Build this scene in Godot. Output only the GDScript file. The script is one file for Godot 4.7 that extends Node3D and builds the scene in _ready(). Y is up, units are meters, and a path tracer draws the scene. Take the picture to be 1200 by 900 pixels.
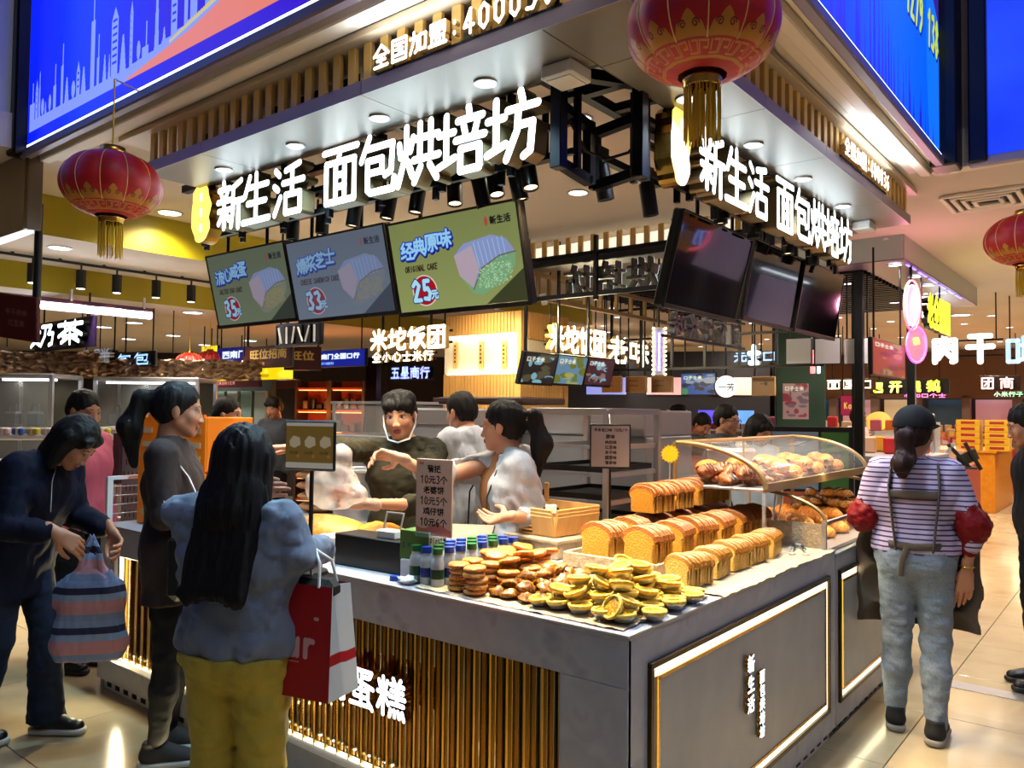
extends Node3D

# ---------------------------------------------------------------- camera maths (photo treated as 1200 x 900)
const CAM := Vector3(1.18908, 1.55, 2.02354)
const FOCAL := 930.0
var VIEW := Basis(Vector3(0.77882723, 0.01049774, -0.62715065), Vector3(0.01281188, 0.99938509, 0.03263893), Vector3(0.62710764, -0.03345506, 0.77821383))
var M := {}
var used := {}
var cache := {}
var rng := RandomNumberGenerator.new()

func ray(px: float, py: float) -> Vector3:
	return VIEW * Vector3((px - 600.0) / FOCAL, -(py - 450.0) / FOCAL, -1.0)
func on_x(px: float, py: float, x: float) -> Vector3:
	var r := ray(px, py)
	return CAM + r * ((x - CAM.x) / r.x)
func on_y(px: float, py: float, y: float) -> Vector3:
	var r := ray(px, py)
	return CAM + r * ((y - CAM.y) / r.y)
func on_z(px: float, py: float, z: float) -> Vector3:
	var r := ray(px, py)
	return CAM + r * ((z - CAM.z) / r.z)
func on_d(px: float, py: float, d: float) -> Vector3:
	return CAM + ray(px, py) * d

# ---------------------------------------------------------------- naming and tagging
func numbered(called: String) -> String:
	if not used.has(called):
		used[called] = 0
		return called
	used[called] += 1
	return "%s_%03d" % [called, used[called]]
func tag(o: Node, label: String, category: String, group := "") -> Node:
	o.set_meta("label", label)
	o.set_meta("category", category)
	if group != "":
		o.set_meta("group", group)
	return o
func thing(called: String, label: String, category: String, at := Vector3.ZERO, turn := 0.0, group := "") -> Node3D:
	var o := Node3D.new()
	o.name = numbered(called)
	add_child(o)
	o.position = at
	o.rotation.y = turn
	tag(o, label, category, group)
	return o
func structure(called: String, at := Vector3.ZERO) -> Node3D:
	var o := Node3D.new()
	o.name = numbered(called)
	add_child(o)
	o.position = at
	o.set_meta("kind", "structure")
	return o
func part(called: String, mesh: Mesh, mat: Material, parent: Node, at := Vector3.ZERO, rot := Vector3.ZERO) -> MeshInstance3D:
	var o := MeshInstance3D.new()
	if parent == self:
		o.name = numbered(called)
	else:
		o.name = called
	o.mesh = mesh
	o.material_override = mat
	parent.add_child(o, true)
	o.position = at
	o.rotation = rot
	return o
func copy(o: Node3D, at: Vector3, basis: Basis, label := "") -> Node3D:
	var c: Node3D = o.duplicate()
	var base: String = o.get_meta("base_name") if o.has_meta("base_name") else String(o.name)
	c.name = numbered(base)
	add_child(c)
	c.transform = Transform3D(basis, at)
	if label != "":
		c.set_meta("label", label)
	return c

# ---------------------------------------------------------------- materials
func mat(key: String, color: Color, rough := 0.6, metal := 0.0) -> StandardMaterial3D:
	if M.has(key):
		return M[key]
	var m := StandardMaterial3D.new()
	m.resource_name = key
	m.albedo_color = color
	m.roughness = rough
	m.metallic = metal
	M[key] = m
	return m
func glow(key: String, color: Color, energy: float, base := Color(0.8, 0.8, 0.8)) -> StandardMaterial3D:
	if M.has(key):
		return M[key]
	var m := mat(key, base, 0.4)
	m.emission_enabled = true
	m.emission = color
	m.emission_energy_multiplier = energy
	return m
func noise_tex(freq: float, ramp: Array, seed_ := 1, octaves := 4, size := 256, kind := FastNoiseLite.TYPE_SIMPLEX_SMOOTH) -> NoiseTexture2D:
	var n := FastNoiseLite.new()
	n.noise_type = kind
	n.frequency = freq
	n.seed = seed_
	n.fractal_octaves = octaves
	var t := NoiseTexture2D.new()
	t.width = size
	t.height = size
	t.seamless = true
	t.noise = n
	var g := Gradient.new()
	var offs := PackedFloat32Array()
	var cols := PackedColorArray()
	for i in ramp.size():
		offs.append(float(i) / max(1, ramp.size() - 1))
		cols.append(ramp[i])
	g.offsets = offs
	g.colors = cols
	t.color_ramp = g
	return t
func noisy(key: String, ramp: Array, freq: float, scale: Vector3, rough := 0.6, metal := 0.0, bump := 0.0, seed_ := 1, world := false) -> StandardMaterial3D:
	if M.has(key):
		return M[key]
	var m := mat(key, Color.WHITE, rough, metal)
	m.albedo_texture = noise_tex(freq, ramp, seed_)
	m.uv1_triplanar = true
	m.uv1_world_triplanar = world
	m.uv1_scale = scale
	if bump > 0.0:
		m.heightmap_enabled = true
		if not cache.has("relief"):
			cache["relief"] = noise_tex(0.03, [Color.BLACK, Color.WHITE], 8)
		m.heightmap_texture = cache["relief"]
		m.heightmap_scale = bump
	return m
func pane(key: String, color: Color, alpha: float) -> StandardMaterial3D:
	if M.has(key):
		return M[key]
	var m := mat(key, Color(color.r, color.g, color.b, alpha), 0.03)
	m.metallic_specular = 0.22
	m.transparency = BaseMaterial3D.TRANSPARENCY_ALPHA
	return m

# ---------------------------------------------------------------- mesh building
class MB:
	var v := PackedVector3Array()
	var n := PackedVector3Array()
	var uv := PackedVector2Array()
	var col := PackedColorArray()
	var ix := PackedInt32Array()
	var tint := Color.WHITE
	var xf := Transform3D.IDENTITY
	func vert(p: Vector3, nn: Vector3, t := Vector2.ZERO) -> int:
		v.append(xf * p)
		n.append((xf.basis * nn).normalized())
		uv.append(t)
		col.append(tint)
		return v.size() - 1
	# corners counter-clockwise seen from outside
	func quad(a: Vector3, b: Vector3, c: Vector3, d: Vector3) -> void:
		var nn := (b - a).cross(d - a).normalized()
		if nn == Vector3.ZERO:
			nn = (c - b).cross(d - b).normalized()
		var i := vert(a, nn, Vector2(0, 1))
		vert(b, nn, Vector2(1, 1))
		vert(c, nn, Vector2(1, 0))
		vert(d, nn, Vector2(0, 0))
		ix.append_array([i, i + 2, i + 1, i, i + 3, i + 2])
	func tri(a: Vector3, b: Vector3, c: Vector3) -> void:
		var nn := (b - a).cross(c - a).normalized()
		var i := vert(a, nn)
		vert(b, nn)
		vert(c, nn)
		ix.append_array([i, i + 2, i + 1])
	func poly(pts: PackedVector3Array) -> void:
		var nn := Vector3.ZERO
		for i in range(1, pts.size() - 1):
			nn += (pts[i] - pts[0]).cross(pts[i + 1] - pts[0])
		nn = nn.normalized()
		var b := v.size()
		for p in pts:
			vert(p, nn)
		for i in range(1, pts.size() - 1):
			ix.append_array([b, b + i + 1, b + i])
	func box(c: Vector3, s: Vector3, bev := 0.0) -> void:
		var h := s * 0.5
		if bev <= 0.0:
			for axis in 3:
				for sg in [-1.0, 1.0]:
					var e := Vector3.ZERO
					e[axis] = sg
					var u := Vector3.ZERO
					u[(axis + 1) % 3] = 1.0
					var w := Vector3.ZERO
					w[(axis + 2) % 3] = sg
					quad(c + (e - u - w) * h, c + (e + u - w) * h, c + (e + u + w) * h, c + (e - u + w) * h)
			return
		bev = minf(bev, minf(h.x, minf(h.y, h.z)) * 0.95)
		var k := h - Vector3.ONE * bev
		for axis in 3:
			for sg in [-1.0, 1.0]:
				var e := Vector3.ZERO
				e[axis] = sg
				var u := Vector3.ZERO
				u[(axis + 1) % 3] = 1.0
				var w := Vector3.ZERO
				w[(axis + 2) % 3] = sg
				quad(c + e * h + (-u - w) * k, c + e * h + (u - w) * k, c + e * h + (u + w) * k, c + e * h + (-u + w) * k)
		for axis in 3:
			var b1 := (axis + 1) % 3
			var b2 := (axis + 2) % 3
			for s1 in [-1.0, 1.0]:
				for s2 in [-1.0, 1.0]:
					var e1 := Vector3.ZERO
					e1[b1] = s1
					var e2 := Vector3.ZERO
					e2[b2] = s2
					var l := Vector3.ZERO
					l[axis] = s1 * s2
					var p1 := c + e1 * h + e2 * k
					var p2 := c + e1 * k + e2 * h
					quad(p1 + l * k, p2 + l * k, p2 - l * k, p1 - l * k)
		for sx in [-1.0, 1.0]:
			for sy in [-1.0, 1.0]:
				for sz in [-1.0, 1.0]:
					var a := c + Vector3(sx * h.x, sy * k.y, sz * k.z)
					var b := c + Vector3(sx * k.x, sy * h.y, sz * k.z)
					var d := c + Vector3(sx * k.x, sy * k.y, sz * h.z)
					if sx * sy * sz > 0:
						tri(a, b, d)
					else:
						tri(a, d, b)
	func bar(a: Vector3, b: Vector3, w: float, t := -1.0) -> void:
		if t < 0:
			t = w
		var d := (b - a)
		var z := d.normalized()
		var up := Vector3.UP if absf(z.y) < 0.9 else Vector3.RIGHT
		var x := up.cross(z).normalized()
		var y := z.cross(x)
		var old := xf
		xf = xf * Transform3D(Basis(x, y, z), (a + b) * 0.5)
		box(Vector3.ZERO, Vector3(w, t, d.length()))
		xf = old
	# rows of rings: smooth shaded grid; wrap closes each ring
	func surf(rows: Array, wrap := true, uvs := Vector2.ONE) -> void:
		var base := v.size()
		var nr := rows.size()
		var nc: int = rows[0].size()
		var acc := PackedVector3Array()
		acc.resize(nr * nc)
		var lc := nc if wrap else nc - 1
		for i in nr - 1:
			var r0: PackedVector3Array = rows[i]
			var r1: PackedVector3Array = rows[i + 1]
			for j in lc:
				var j2 := (j + 1) % nc
				var nn := (r0[j2] - r0[j]).cross(r1[j] - r0[j]) + (r1[j] - r1[j2]).cross(r0[j2] - r1[j2])
				acc[i * nc + j] += nn
				acc[i * nc + j2] += nn
				acc[(i + 1) * nc + j] += nn
				acc[(i + 1) * nc + j2] += nn
		for i in nr:
			for j in nc:
				vert(rows[i][j], acc[i * nc + j], Vector2(float(j) / lc * uvs.x, float(i) / (nr - 1) * uvs.y))
		for i in nr - 1:
			for j in lc:
				var j2 := (j + 1) % nc
				var a := base + i * nc + j
				var b := base + i * nc + j2
				var c := base + (i + 1) * nc + j2
				var d := base + (i + 1) * nc + j
				ix.append_array([a, c, b, a, d, c])
	func lathe(prof: Array, sides := 20, squash := Vector3.ONE) -> void:   # prof: Vector2(radius, y) from bottom to top
		var rows := []
		for p in prof:
			var r := PackedVector3Array()
			for j in sides:
				var a := -TAU * j / sides
				r.append(Vector3(cos(a) * p.x, p.y, -sin(a) * -p.x) * squash)
			rows.append(r)
		surf(rows)
	func tube(path: PackedVector3Array, radius, sides := 8, cap := true, flat := 1.0) -> void:
		var rows := []
		var prev := Vector3.ZERO
		for i in path.size():
			var d: Vector3 = (path[mini(i + 1, path.size() - 1)] - path[maxi(i - 1, 0)]).normalized()
			var x: Vector3
			if prev == Vector3.ZERO:
				var up := Vector3.UP if absf(d.y) < 0.9 else Vector3.RIGHT
				x = up.cross(d).normalized()
			else:
				x = (prev - d * prev.dot(d)).normalized()
			prev = x
			var y := d.cross(x)
			var rr: float = radius if not radius is Array else radius[i]
			var r := PackedVector3Array()
			for j in sides:
				var a := TAU * j / sides
				r.append(path[i] + x * cos(a) * rr + y * sin(a) * rr * flat)
			rows.append(r)
		surf(rows)
		if cap:
			var f: PackedVector3Array = rows[0].duplicate()
			f.reverse()
			poly(f)
			poly(rows[-1])
	func prism(pts: PackedVector2Array, z0: float, z1: float, sides := true, caps := true) -> void:   # outline counter-clockwise in xy
		if caps:
			var t := Geometry2D.triangulate_polygon(pts)
			for q in range(0, t.size(), 3):
				var a := pts[t[q]]
				var b := pts[t[q + 1]]
				var c := pts[t[q + 2]]
				if (b - a).cross(c - a) < 0:
					var sw := b
					b = c
					c = sw
				tri(Vector3(a.x, a.y, z1), Vector3(b.x, b.y, z1), Vector3(c.x, c.y, z1))
				tri(Vector3(a.x, a.y, z0), Vector3(c.x, c.y, z0), Vector3(b.x, b.y, z0))
		if sides:
			for i in pts.size():
				var a := pts[i]
				var b := pts[(i + 1) % pts.size()]
				quad(Vector3(a.x, a.y, z0), Vector3(b.x, b.y, z0), Vector3(b.x, b.y, z1), Vector3(a.x, a.y, z1))
	func done() -> ArrayMesh:
		var arr := []
		arr.resize(Mesh.ARRAY_MAX)
		arr[Mesh.ARRAY_VERTEX] = v
		arr[Mesh.ARRAY_NORMAL] = n
		arr[Mesh.ARRAY_TEX_UV] = uv
		arr[Mesh.ARRAY_COLOR] = col
		arr[Mesh.ARRAY_INDEX] = ix
		var m := ArrayMesh.new()
		m.add_surface_from_arrays(Mesh.PRIMITIVE_TRIANGLES, arr)
		return m

func box_mesh(s: Vector3, bev := 0.0) -> Mesh:
	var key := "b%.4f,%.4f,%.4f,%.4f" % [s.x, s.y, s.z, bev]
	if not cache.has(key):
		var b := MB.new()
		b.box(Vector3.ZERO, s, bev)
		cache[key] = b.done()
	return cache[key]
func box(called: String, s: Vector3, at: Vector3, m: Material, parent: Node, bev := 0.0, rot := Vector3.ZERO) -> MeshInstance3D:
	return part(called, box_mesh(s, bev), m, parent, at, rot)
func span(called: String, a: Vector3, b: Vector3, m: Material, parent: Node, bev := 0.0) -> MeshInstance3D:
	return box(called, (b - a).abs(), (a + b) * 0.5, m, parent, bev)
func cyl_mesh(r0: float, r1: float, h: float, sides := 20) -> Mesh:   # stands on y = 0
	var key := "c%.4f,%.4f,%.4f,%d" % [r0, r1, h, sides]
	if not cache.has(key):
		var b := MB.new()
		b.lathe([Vector2(0.0001, 0), Vector2(r0, 0), Vector2(r0, 0.0001), Vector2(r1, h - 0.0001), Vector2(r1, h), Vector2(0.0001, h)], sides)
		cache[key] = b.done()
	return cache[key]
func rod(called: String, a: Vector3, b: Vector3, r: float, m: Material, parent: Node, sides := 8) -> MeshInstance3D:
	var k := MB.new()
	k.tube(PackedVector3Array([a, b]), r, sides)
	return part(called, k.done(), m, parent)
func wire(called: String, pts: Array, r: float, m: Material, parent: Node, sides := 8) -> MeshInstance3D:
	var k := MB.new()
	k.tube(PackedVector3Array(pts), r, sides)
	return part(called, k.done(), m, parent)
func screen_quad(w: float, h: float) -> Mesh:   # faces +z, centre origin
	var key := "q%.4f,%.4f" % [w, h]
	if not cache.has(key):
		var b := MB.new()
		b.quad(Vector3(-w / 2, -h / 2, 0), Vector3(w / 2, -h / 2, 0), Vector3(w / 2, h / 2, 0), Vector3(-w / 2, h / 2, 0))
		cache[key] = b.done()
	return cache[key]

# ---------------------------------------------------------------- lamps
func omni(at: Vector3, color: Color, energy: float, size := 0.05, parent: Node = self) -> OmniLight3D:
	var l := OmniLight3D.new()
	l.name = "lamp_glow"
	l.light_color = color
	l.light_energy = energy
	l.light_size = size
	l.omni_range = 30.0
	l.omni_attenuation = 2.0
	l.shadow_enabled = true
	parent.add_child(l, true)
	l.position = at
	return l
func spot(at: Vector3, towards: Vector3, color: Color, energy: float, angle: float, size := 0.03, parent: Node = self) -> SpotLight3D:
	var l := SpotLight3D.new()
	l.name = "lamp_beam"
	l.light_color = color
	l.light_energy = energy
	l.spot_angle = angle
	l.spot_angle_attenuation = 0.8
	l.light_size = size
	l.spot_range = 30.0
	l.spot_attenuation = 2.0
	l.shadow_enabled = true
	parent.add_child(l, true)
	var up := Vector3.UP if absf(towards.normalized().y) < 0.95 else Vector3.RIGHT
	l.transform = Transform3D(Basis.looking_at(towards, up), at)
	return l
func area(at: Vector3, towards: Vector3, w: float, h: float, color: Color, energy: float, parent: Node = self) -> AreaLight3D:
	var l := AreaLight3D.new()
	l.name = "panel_glow"
	l.light_color = color
	l.light_energy = energy
	l.area_size = Vector2(w, h)
	l.area_range = 30.0
	l.shadow_enabled = true
	parent.add_child(l, true)
	var up := Vector3.UP if absf(towards.normalized().y) < 0.95 else Vector3.RIGHT
	l.transform = Transform3D(Basis.looking_at(towards, up), at)
	return l
func V(x: float, y: float, z: float) -> Vector3:
	return Vector3(x, y, z)
func C(r: float, g: float, b: float, a := 1.0) -> Color:
	return Color(r, g, b, a)
# ---------------------------------------------------------------- brush strokes of the written characters, on a 100 x 100 square, y down
const EAR := [[20,8,20,76],[4,34,36,34],[3,82,38,72]]
const FIRE := [[8,30,12,50],[40,24,34,44],[25,6,25,45,6,94],[28,60,40,84]]
const WATER := [[10,12,22,22],[6,40,18,48],[8,92,26,62]]
const HAND := [[4,28,36,28],[22,6,22,88,12,92],[4,62,38,50]]
const FOOD := [[24,6,6,36],[18,24,42,24,38,34],[22,36,22,90,40,76]]
const MAN := [[28,6,6,46],[18,32,18,94]]
const GRASS := [[6,16,94,16],[32,6,32,28],[68,6,68,28]]
var INK := {
	"新": [[25,3,28,11],[8,17,48,17],[17,24,21,34],[39,24,34,34],[5,40,50,40],[8,58,48,58],[28,40,28,92],[22,66,8,82],[36,66,46,78],[88,8,60,18],[60,18,60,60,54,92],[60,45,96,45],[80,45,80,96]],
	"生": [[28,8,12,42],[20,28,88,28],[22,58,82,58],[50,5,50,92],[6,92,94,92]],
	"活": WATER + [[84,8,42,16],[34,38,96,38],[62,14,62,60],[42,60,86,60,86,92,42,92,42,60]],
	"面": [[5,8,95,8],[50,8,44,28],[12,28,88,28,88,94,12,94,12,28],[38,28,38,94],[62,28,62,94],[38,50,62,50],[38,70,62,70]],
	"包": [[30,4,10,40],[22,22,88,22,84,66,70,70],[26,42,62,42,62,62,26,62],[26,42,26,88,34,94,90,94,92,78]],
	"烘": FIRE + [[56,6,56,58],[80,6,80,58],[44,28,96,28],[42,60,98,60],[58,72,44,94],[78,72,94,94]],
	"培": EAR + [[66,3,68,14],[44,20,94,20],[56,28,60,42],[84,26,78,44],[40,48,98,48],[50,62,88,62,88,94,50,94,50,62]],
	"坊": EAR + [[66,4,70,18],[42,26,97,26],[62,28,60,56,40,94],[60,50,88,50,84,88,72,94]],
	"坨": EAR + [[66,4,68,14],[46,34,46,22,94,22,92,34],[88,44,58,60],[56,40,56,88,64,94,92,92,94,78]],
	"全": [[50,4,6,44],[50,4,94,44],[24,46,76,46],[26,66,74,66],[50,46,50,92],[10,92,90,92]],
	"国": [[10,8,90,8,90,94,10,94,10,8],[28,28,72,28],[30,48,70,48],[26,72,76,72],[50,28,50,72],[62,56,68,66]],
	"加": [[6,30,48,30,44,84,34,90],[26,8,26,40,6,92],[60,24,92,24,92,84,60,84,60,24]],
	"盟": [[12,8,40,8,40,44,12,44,12,8],[12,26,40,26],[58,8,58,40,50,52],[58,8,88,8,88,50],[58,22,88,22],[58,36,88,36],[18,58,82,58,82,90,18,90,18,58],[40,58,40,90],[60,58,60,90],[4,92,96,92]],
	"经": [[30,6,10,30,32,32,10,56,38,50],[6,84,40,74],[50,12,86,12,48,48],[66,26,94,46],[52,58,92,58],[72,58,72,90],[46,92,98,92]],
	"典": [[18,20,82,20,82,64],[18,20,18,64],[38,6,38,64],[62,6,62,64],[18,42,82,42],[4,66,96,66],[34,74,12,94],[66,74,90,94]],
	"原": [[12,10,94,10],[14,10,14,60,4,94],[60,14,48,24],[34,26,80,26,80,56,34,56,34,26],[34,41,80,41],[57,56,57,90,48,94],[40,66,28,84],[74,66,88,84]],
	"味": [[6,24,34,24,34,70,6,70,6,24],[48,26,92,26],[42,48,98,48],[70,6,70,96],[68,50,42,84],[72,50,96,82]],
	"爆": FIRE + [[50,8,86,8,86,32,50,32,50,8],[50,20,86,20],[42,44,96,44],[56,36,56,60],[80,36,80,60],[40,60,98,60],[69,62,69,94],[52,74,44,90],[84,74,94,90]],
	"浆": [[10,14,20,24],[6,44,24,34],[30,6,30,50],[56,6,42,28],[50,18,88,18,60,48],[50,52,50,92,42,94],[14,62,40,62,8,90],[86,58,62,70],[54,58,94,94]],
	"芝": [[6,20,94,20],[32,8,32,32],[68,8,68,32],[48,36,54,44],[18,52,80,52,20,84],[10,80,30,94,94,94]],
	"士": [[6,40,94,40],[50,6,50,90],[16,90,84,90]],
	"流": WATER + [[66,4,68,14],[40,20,96,20],[62,22,46,44,86,42],[76,32,90,48],[48,54,48,70,38,94],[66,54,66,92],[84,54,84,88,98,90,98,80]],
	"心": [[16,40,10,74],[34,24,36,84,50,92,76,90,80,70],[52,10,62,28],[82,34,94,62]],
	"咸": [[10,22,92,22],[14,22,14,60,4,94],[26,40,50,40],[28,54,50,54,50,78,28,78,28,54],[62,4,68,60,90,94,97,76],[88,44,60,84],[80,6,90,14]],
	"蛋": [[14,8,88,8,82,20],[52,8,52,38],[52,22,78,22],[34,18,34,30,8,46],[34,34,94,46],[24,54,76,54,76,72,24,72,24,54],[50,46,50,92],[10,92,88,90],[78,80,92,96]],
	"元": [[20,14,80,14],[6,40,94,40],[38,40,34,70,6,94],[62,40,62,88,70,92,92,90,94,72]],
	"葡": [[6,14,94,14],[32,4,32,24],[68,4,68,24],[26,28,8,52],[20,36,90,36,88,90,76,94],[28,50,78,50],[32,62,74,62,74,90],[32,62,32,94],[32,76,74,76],[52,42,52,94]],
	"挞": HAND + [[56,18,94,18],[74,6,70,40,54,60],[72,34,92,56],[46,14,52,24],[44,44,52,44,52,74,42,88],[46,84,60,92,98,92]],
	"老": [[20,20,76,20],[46,6,46,42],[6,42,94,42],[84,8,10,80],[44,62,80,54],[40,52,40,86,48,92,86,90,88,76]],
	"婆": [[8,10,18,18],[4,28,16,34],[6,56,20,42],[30,16,92,16,86,26],[30,16,30,36,22,56],[60,4,60,32],[34,32,80,32,40,56],[44,38,90,56],[6,68,94,68],[44,56,24,84,84,96],[72,68,58,84,18,96]],
	"饼": FOOD + [[56,6,62,20],[86,4,78,20],[46,24,96,24],[44,54,98,54],[60,24,60,58,48,94],[82,24,82,94]],
	"饭": FOOD + [[88,8,54,16],[56,16,56,50,44,92],[56,38,90,38,48,94],[60,50,96,92]],
	"个": [[50,6,6,52],[50,6,94,52],[50,40,50,96]],
	"鸡": [[6,20,38,20,6,84],[10,40,40,84],[70,4,62,14],[52,14,86,14,84,44],[52,14,52,60,94,60,92,90,80,94],[66,28,72,36],[46,76,82,76]],
	"仔": MAN + [[44,16,88,16,68,36],[68,36,68,88,56,94],[36,52,96,52]],
	"糕": [[8,16,14,32],[38,14,32,32],[4,42,42,42],[23,6,23,94],[22,46,4,80],[26,48,42,68],[58,4,64,14],[84,4,78,14],[50,18,94,18],[52,32,92,32],[72,18,72,60],[46,46,98,46],[50,62,94,62],[50,78,46,94],[62,78,64,92],[76,78,80,92],[90,78,96,94]],
	"米": [[20,12,32,34],[80,12,68,34],[6,46,94,46],[50,4,50,96],[46,48,8,88],[54,48,92,88]],
	"团": [[10,8,90,8,90,94,10,94,10,8],[26,36,78,36],[58,20,58,76,48,82],[58,38,28,72]],
	"奶": [[4,34,42,34],[24,6,12,60,40,88],[36,34,30,64,6,92],[50,12,86,12,76,44,94,44,90,86,78,92],[64,12,62,50,46,92]],
	"茶": GRASS + [[50,30,8,62],[50,30,92,62],[24,64,76,64],[50,50,50,94],[44,68,18,88],[56,68,82,88]],
	"小": [[50,6,50,88,38,92],[28,32,10,70],[72,32,92,68]],
	"胖": [[10,10,10,66,4,92],[10,10,36,10,36,88,28,92],[10,32,36,32],[10,54,36,54],[54,12,60,28],[90,10,82,28],[46,38,98,38],[42,60,98,60],[70,6,70,96]],
	"西": [[6,12,94,12],[10,32,90,32,90,92,10,92,10,32],[38,12,38,50,24,66],[62,12,62,56,80,58]],
	"南": [[6,18,94,18],[50,4,50,32],[10,94,10,34,90,34,90,92,80,94],[36,40,42,52],[64,40,58,52],[26,56,74,56],[22,74,78,74],[50,56,50,94]],
	"门": [[16,6,26,16],[12,24,12,94],[36,12,88,12,88,92,76,94]],
	"旺": [[6,18,36,18,36,84,6,84,6,18],[6,50,36,50],[48,14,94,14],[52,50,90,50],[70,14,70,88],[44,90,98,90]],
	"位": MAN + [[64,6,68,20],[40,28,96,28],[50,40,56,78],[86,38,76,84],[36,90,98,90]],
	"招": HAND + [[46,10,90,10,88,42,78,46],[66,10,62,30,46,48],[52,56,90,56,90,92,52,92,52,56]],
	"商": [[50,4,52,14],[6,18,94,18],[34,22,40,34],[66,22,60,34],[12,94,12,38,88,38,88,92,80,94],[44,42,30,56],[56,42,70,56],[36,62,66,62,66,82,36,82,36,62]],
	"五": [[14,12,86,12],[46,12,38,90],[20,46,76,46,74,90],[6,90,94,90]],
	"星": [[26,6,76,6,76,40,26,40,26,6],[26,23,76,23],[26,44,10,66],[22,54,86,54],[22,72,78,72],[50,44,50,92],[6,92,94,92]],
	"行": [[30,6,8,30],[34,30,6,58],[22,46,22,94],[48,16,92,16],[42,42,98,42],[74,42,74,90,62,94]],
	"肉": [[12,94,12,24,88,24,88,90,78,94],[50,4,46,30,26,52],[50,34,76,50],[48,52,24,82],[50,58,76,80]],
	"干": [[14,14,86,14],[6,48,94,48],[50,14,50,96]],
	"开": [[10,14,90,14],[4,48,96,48],[32,14,32,50,14,94],[68,14,68,96]],
	"烧": FIRE + [[48,18,88,14],[58,4,72,36,94,42],[92,22,56,44],[48,54,94,54],[62,54,58,74,44,94],[78,54,78,88,96,90,97,78]],
	"鹅": [[34,8,10,16],[4,34,46,34],[24,14,24,84,14,88],[4,62,44,52],[34,10,40,70,50,84],[76,4,70,12],[60,14,90,14,88,42],[60,14,60,60,95,60,93,90,84,94],[56,76,84,76]],
	"一": [[6,50,94,50]],
	"芳": GRASS + [[50,32,54,42],[8,48,92,48],[44,50,40,70,14,94],[42,64,80,64,76,90,64,94]],
	"手": [[78,6,18,16],[16,34,84,34],[6,56,94,56],[52,12,52,88,38,92]],
	"口": [[14,18,86,18,86,88,14,88,14,18]],
	"红": [[30,6,10,30,32,32,8,56],[6,84,40,74],[50,18,92,18],[70,18,70,86],[46,88,98,88]],
	"豆": [[14,10,86,10],[24,28,76,28,76,54,24,54,24,28],[32,62,38,80],[70,62,62,82],[6,92,94,92]],
	"松": [[4,30,42,30],[23,6,23,94],[22,34,4,72],[60,10,46,50],[76,10,98,48],[66,52,50,88,86,84],[80,66,94,94]],
	"子": [[18,12,80,12,52,36],[52,36,52,88,40,94],[6,52,94,52]],
	"0": [[50,4,20,24,20,76,50,96,80,76,80,24,50,4]], "1": [[26,24,54,4,54,96]], "2": [[18,24,50,4,80,26,18,96,84,96]], "3": [[20,10,60,4,78,24,50,46,82,70,60,94,18,90]],
	"4": [[62,96,62,4,12,68,88,68]], "5": [[76,6,30,6,26,46,60,42,80,66,60,94,20,90]], "6": [[72,6,34,26,20,66,46,96,78,76,68,50,24,60]], "7": [[16,6,82,6,42,96]],
	"8": [[50,48,24,26,50,4,76,26,50,48,20,72,50,96,80,72,50,48]], "9": [[78,38,36,52,22,26,50,4,78,24,70,70,34,96]], ":": [[50,28,50,34],[50,70,50,76]], "/": [[80,4,20,96]],
	"A": [[14,96,50,4,86,96],[28,62,72,62]], "C": [[82,22,54,4,22,28,22,72,54,96,82,78]], "D": [[20,4,20,96,56,92,82,60,80,34,54,6,20,4]], "E": [[80,4,22,4,22,96,82,96],[22,48,72,48]], "G": [[82,20,52,4,20,30,20,72,54,96,82,76,82,54,56,54]],
	"H": [[20,4,20,96],[80,4,80,96],[20,50,80,50]], "I": [[50,4,50,96]], "K": [[22,4,22,96],[80,4,24,54],[40,44,82,96]], "L": [[24,4,24,96,82,96]], "N": [[20,96,20,4,80,96,80,4]], "O": [[50,4,18,28,18,72,50,96,82,72,82,28,50,4]],
	"R": [[22,96,22,4,64,6,80,28,62,50,22,52],[50,52,82,96]], "S": [[78,18,48,4,22,26,50,48,80,70,52,96,20,82]], "T": [[10,4,90,4],[50,4,50,96]], "W": [[8,4,28,96,50,30,72,96,92,4]], "Y": [[14,4,50,48,86,4],[50,48,50,96]], "P": [[24,96,24,4,66,6,82,28,66,52,24,54]], "F": [[78,4,22,4,22,96],[22,48,70,48]],
	"a": [[78,44,40,40,22,68,40,94,76,88],[80,40,80,96]], "c": [[80,50,50,38,24,66,50,96,82,84]], "i": [[50,42,50,96],[50,14,50,20]], "l": [[50,4,50,96]], "o": [[50,38,22,66,50,96,78,66,50,38]], "r": [[30,40,30,96],[30,60,52,40,78,42]], "s": [[76,46,44,38,28,54,72,78,54,96,22,90]], "t": [[46,14,46,88,70,94],[20,40,76,40]], "u": [[24,40,26,84,52,96,78,80],[80,40,80,96]],
}
# text laid out as polylines in metres (or pixels): returns [[Vector2...], ...], y down, height h, top left at the origin
func script_lines(text: String, h: float, pitch := 1.08, narrow := 0.62, slant := 0.0) -> Array:
	var out := []
	var x := 0.0
	for ch in text:
		if ch == " ":
			x += h * 0.5
			continue
		var wide: float = 1.0 if ch.unicode_at(0) > 255 else narrow
		if INK.has(ch):
			for s in INK[ch]:
				var p := PackedVector2Array()
				for k in range(0, s.size(), 2):
					p.append(Vector2(x + s[k] / 100.0 * h * wide + (1.0 - s[k + 1] / 100.0) * h * slant, s[k + 1] / 100.0 * h))
				out.append(p)
		x += h * wide * pitch
	return out
func text_width(text: String, h: float, pitch := 1.08, narrow := 0.62) -> float:
	var x := 0.0
	for ch in text:
		x += h * 0.5 if ch == " " else h * (1.0 if ch.unicode_at(0) > 255 else narrow) * pitch
	return x
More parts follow.
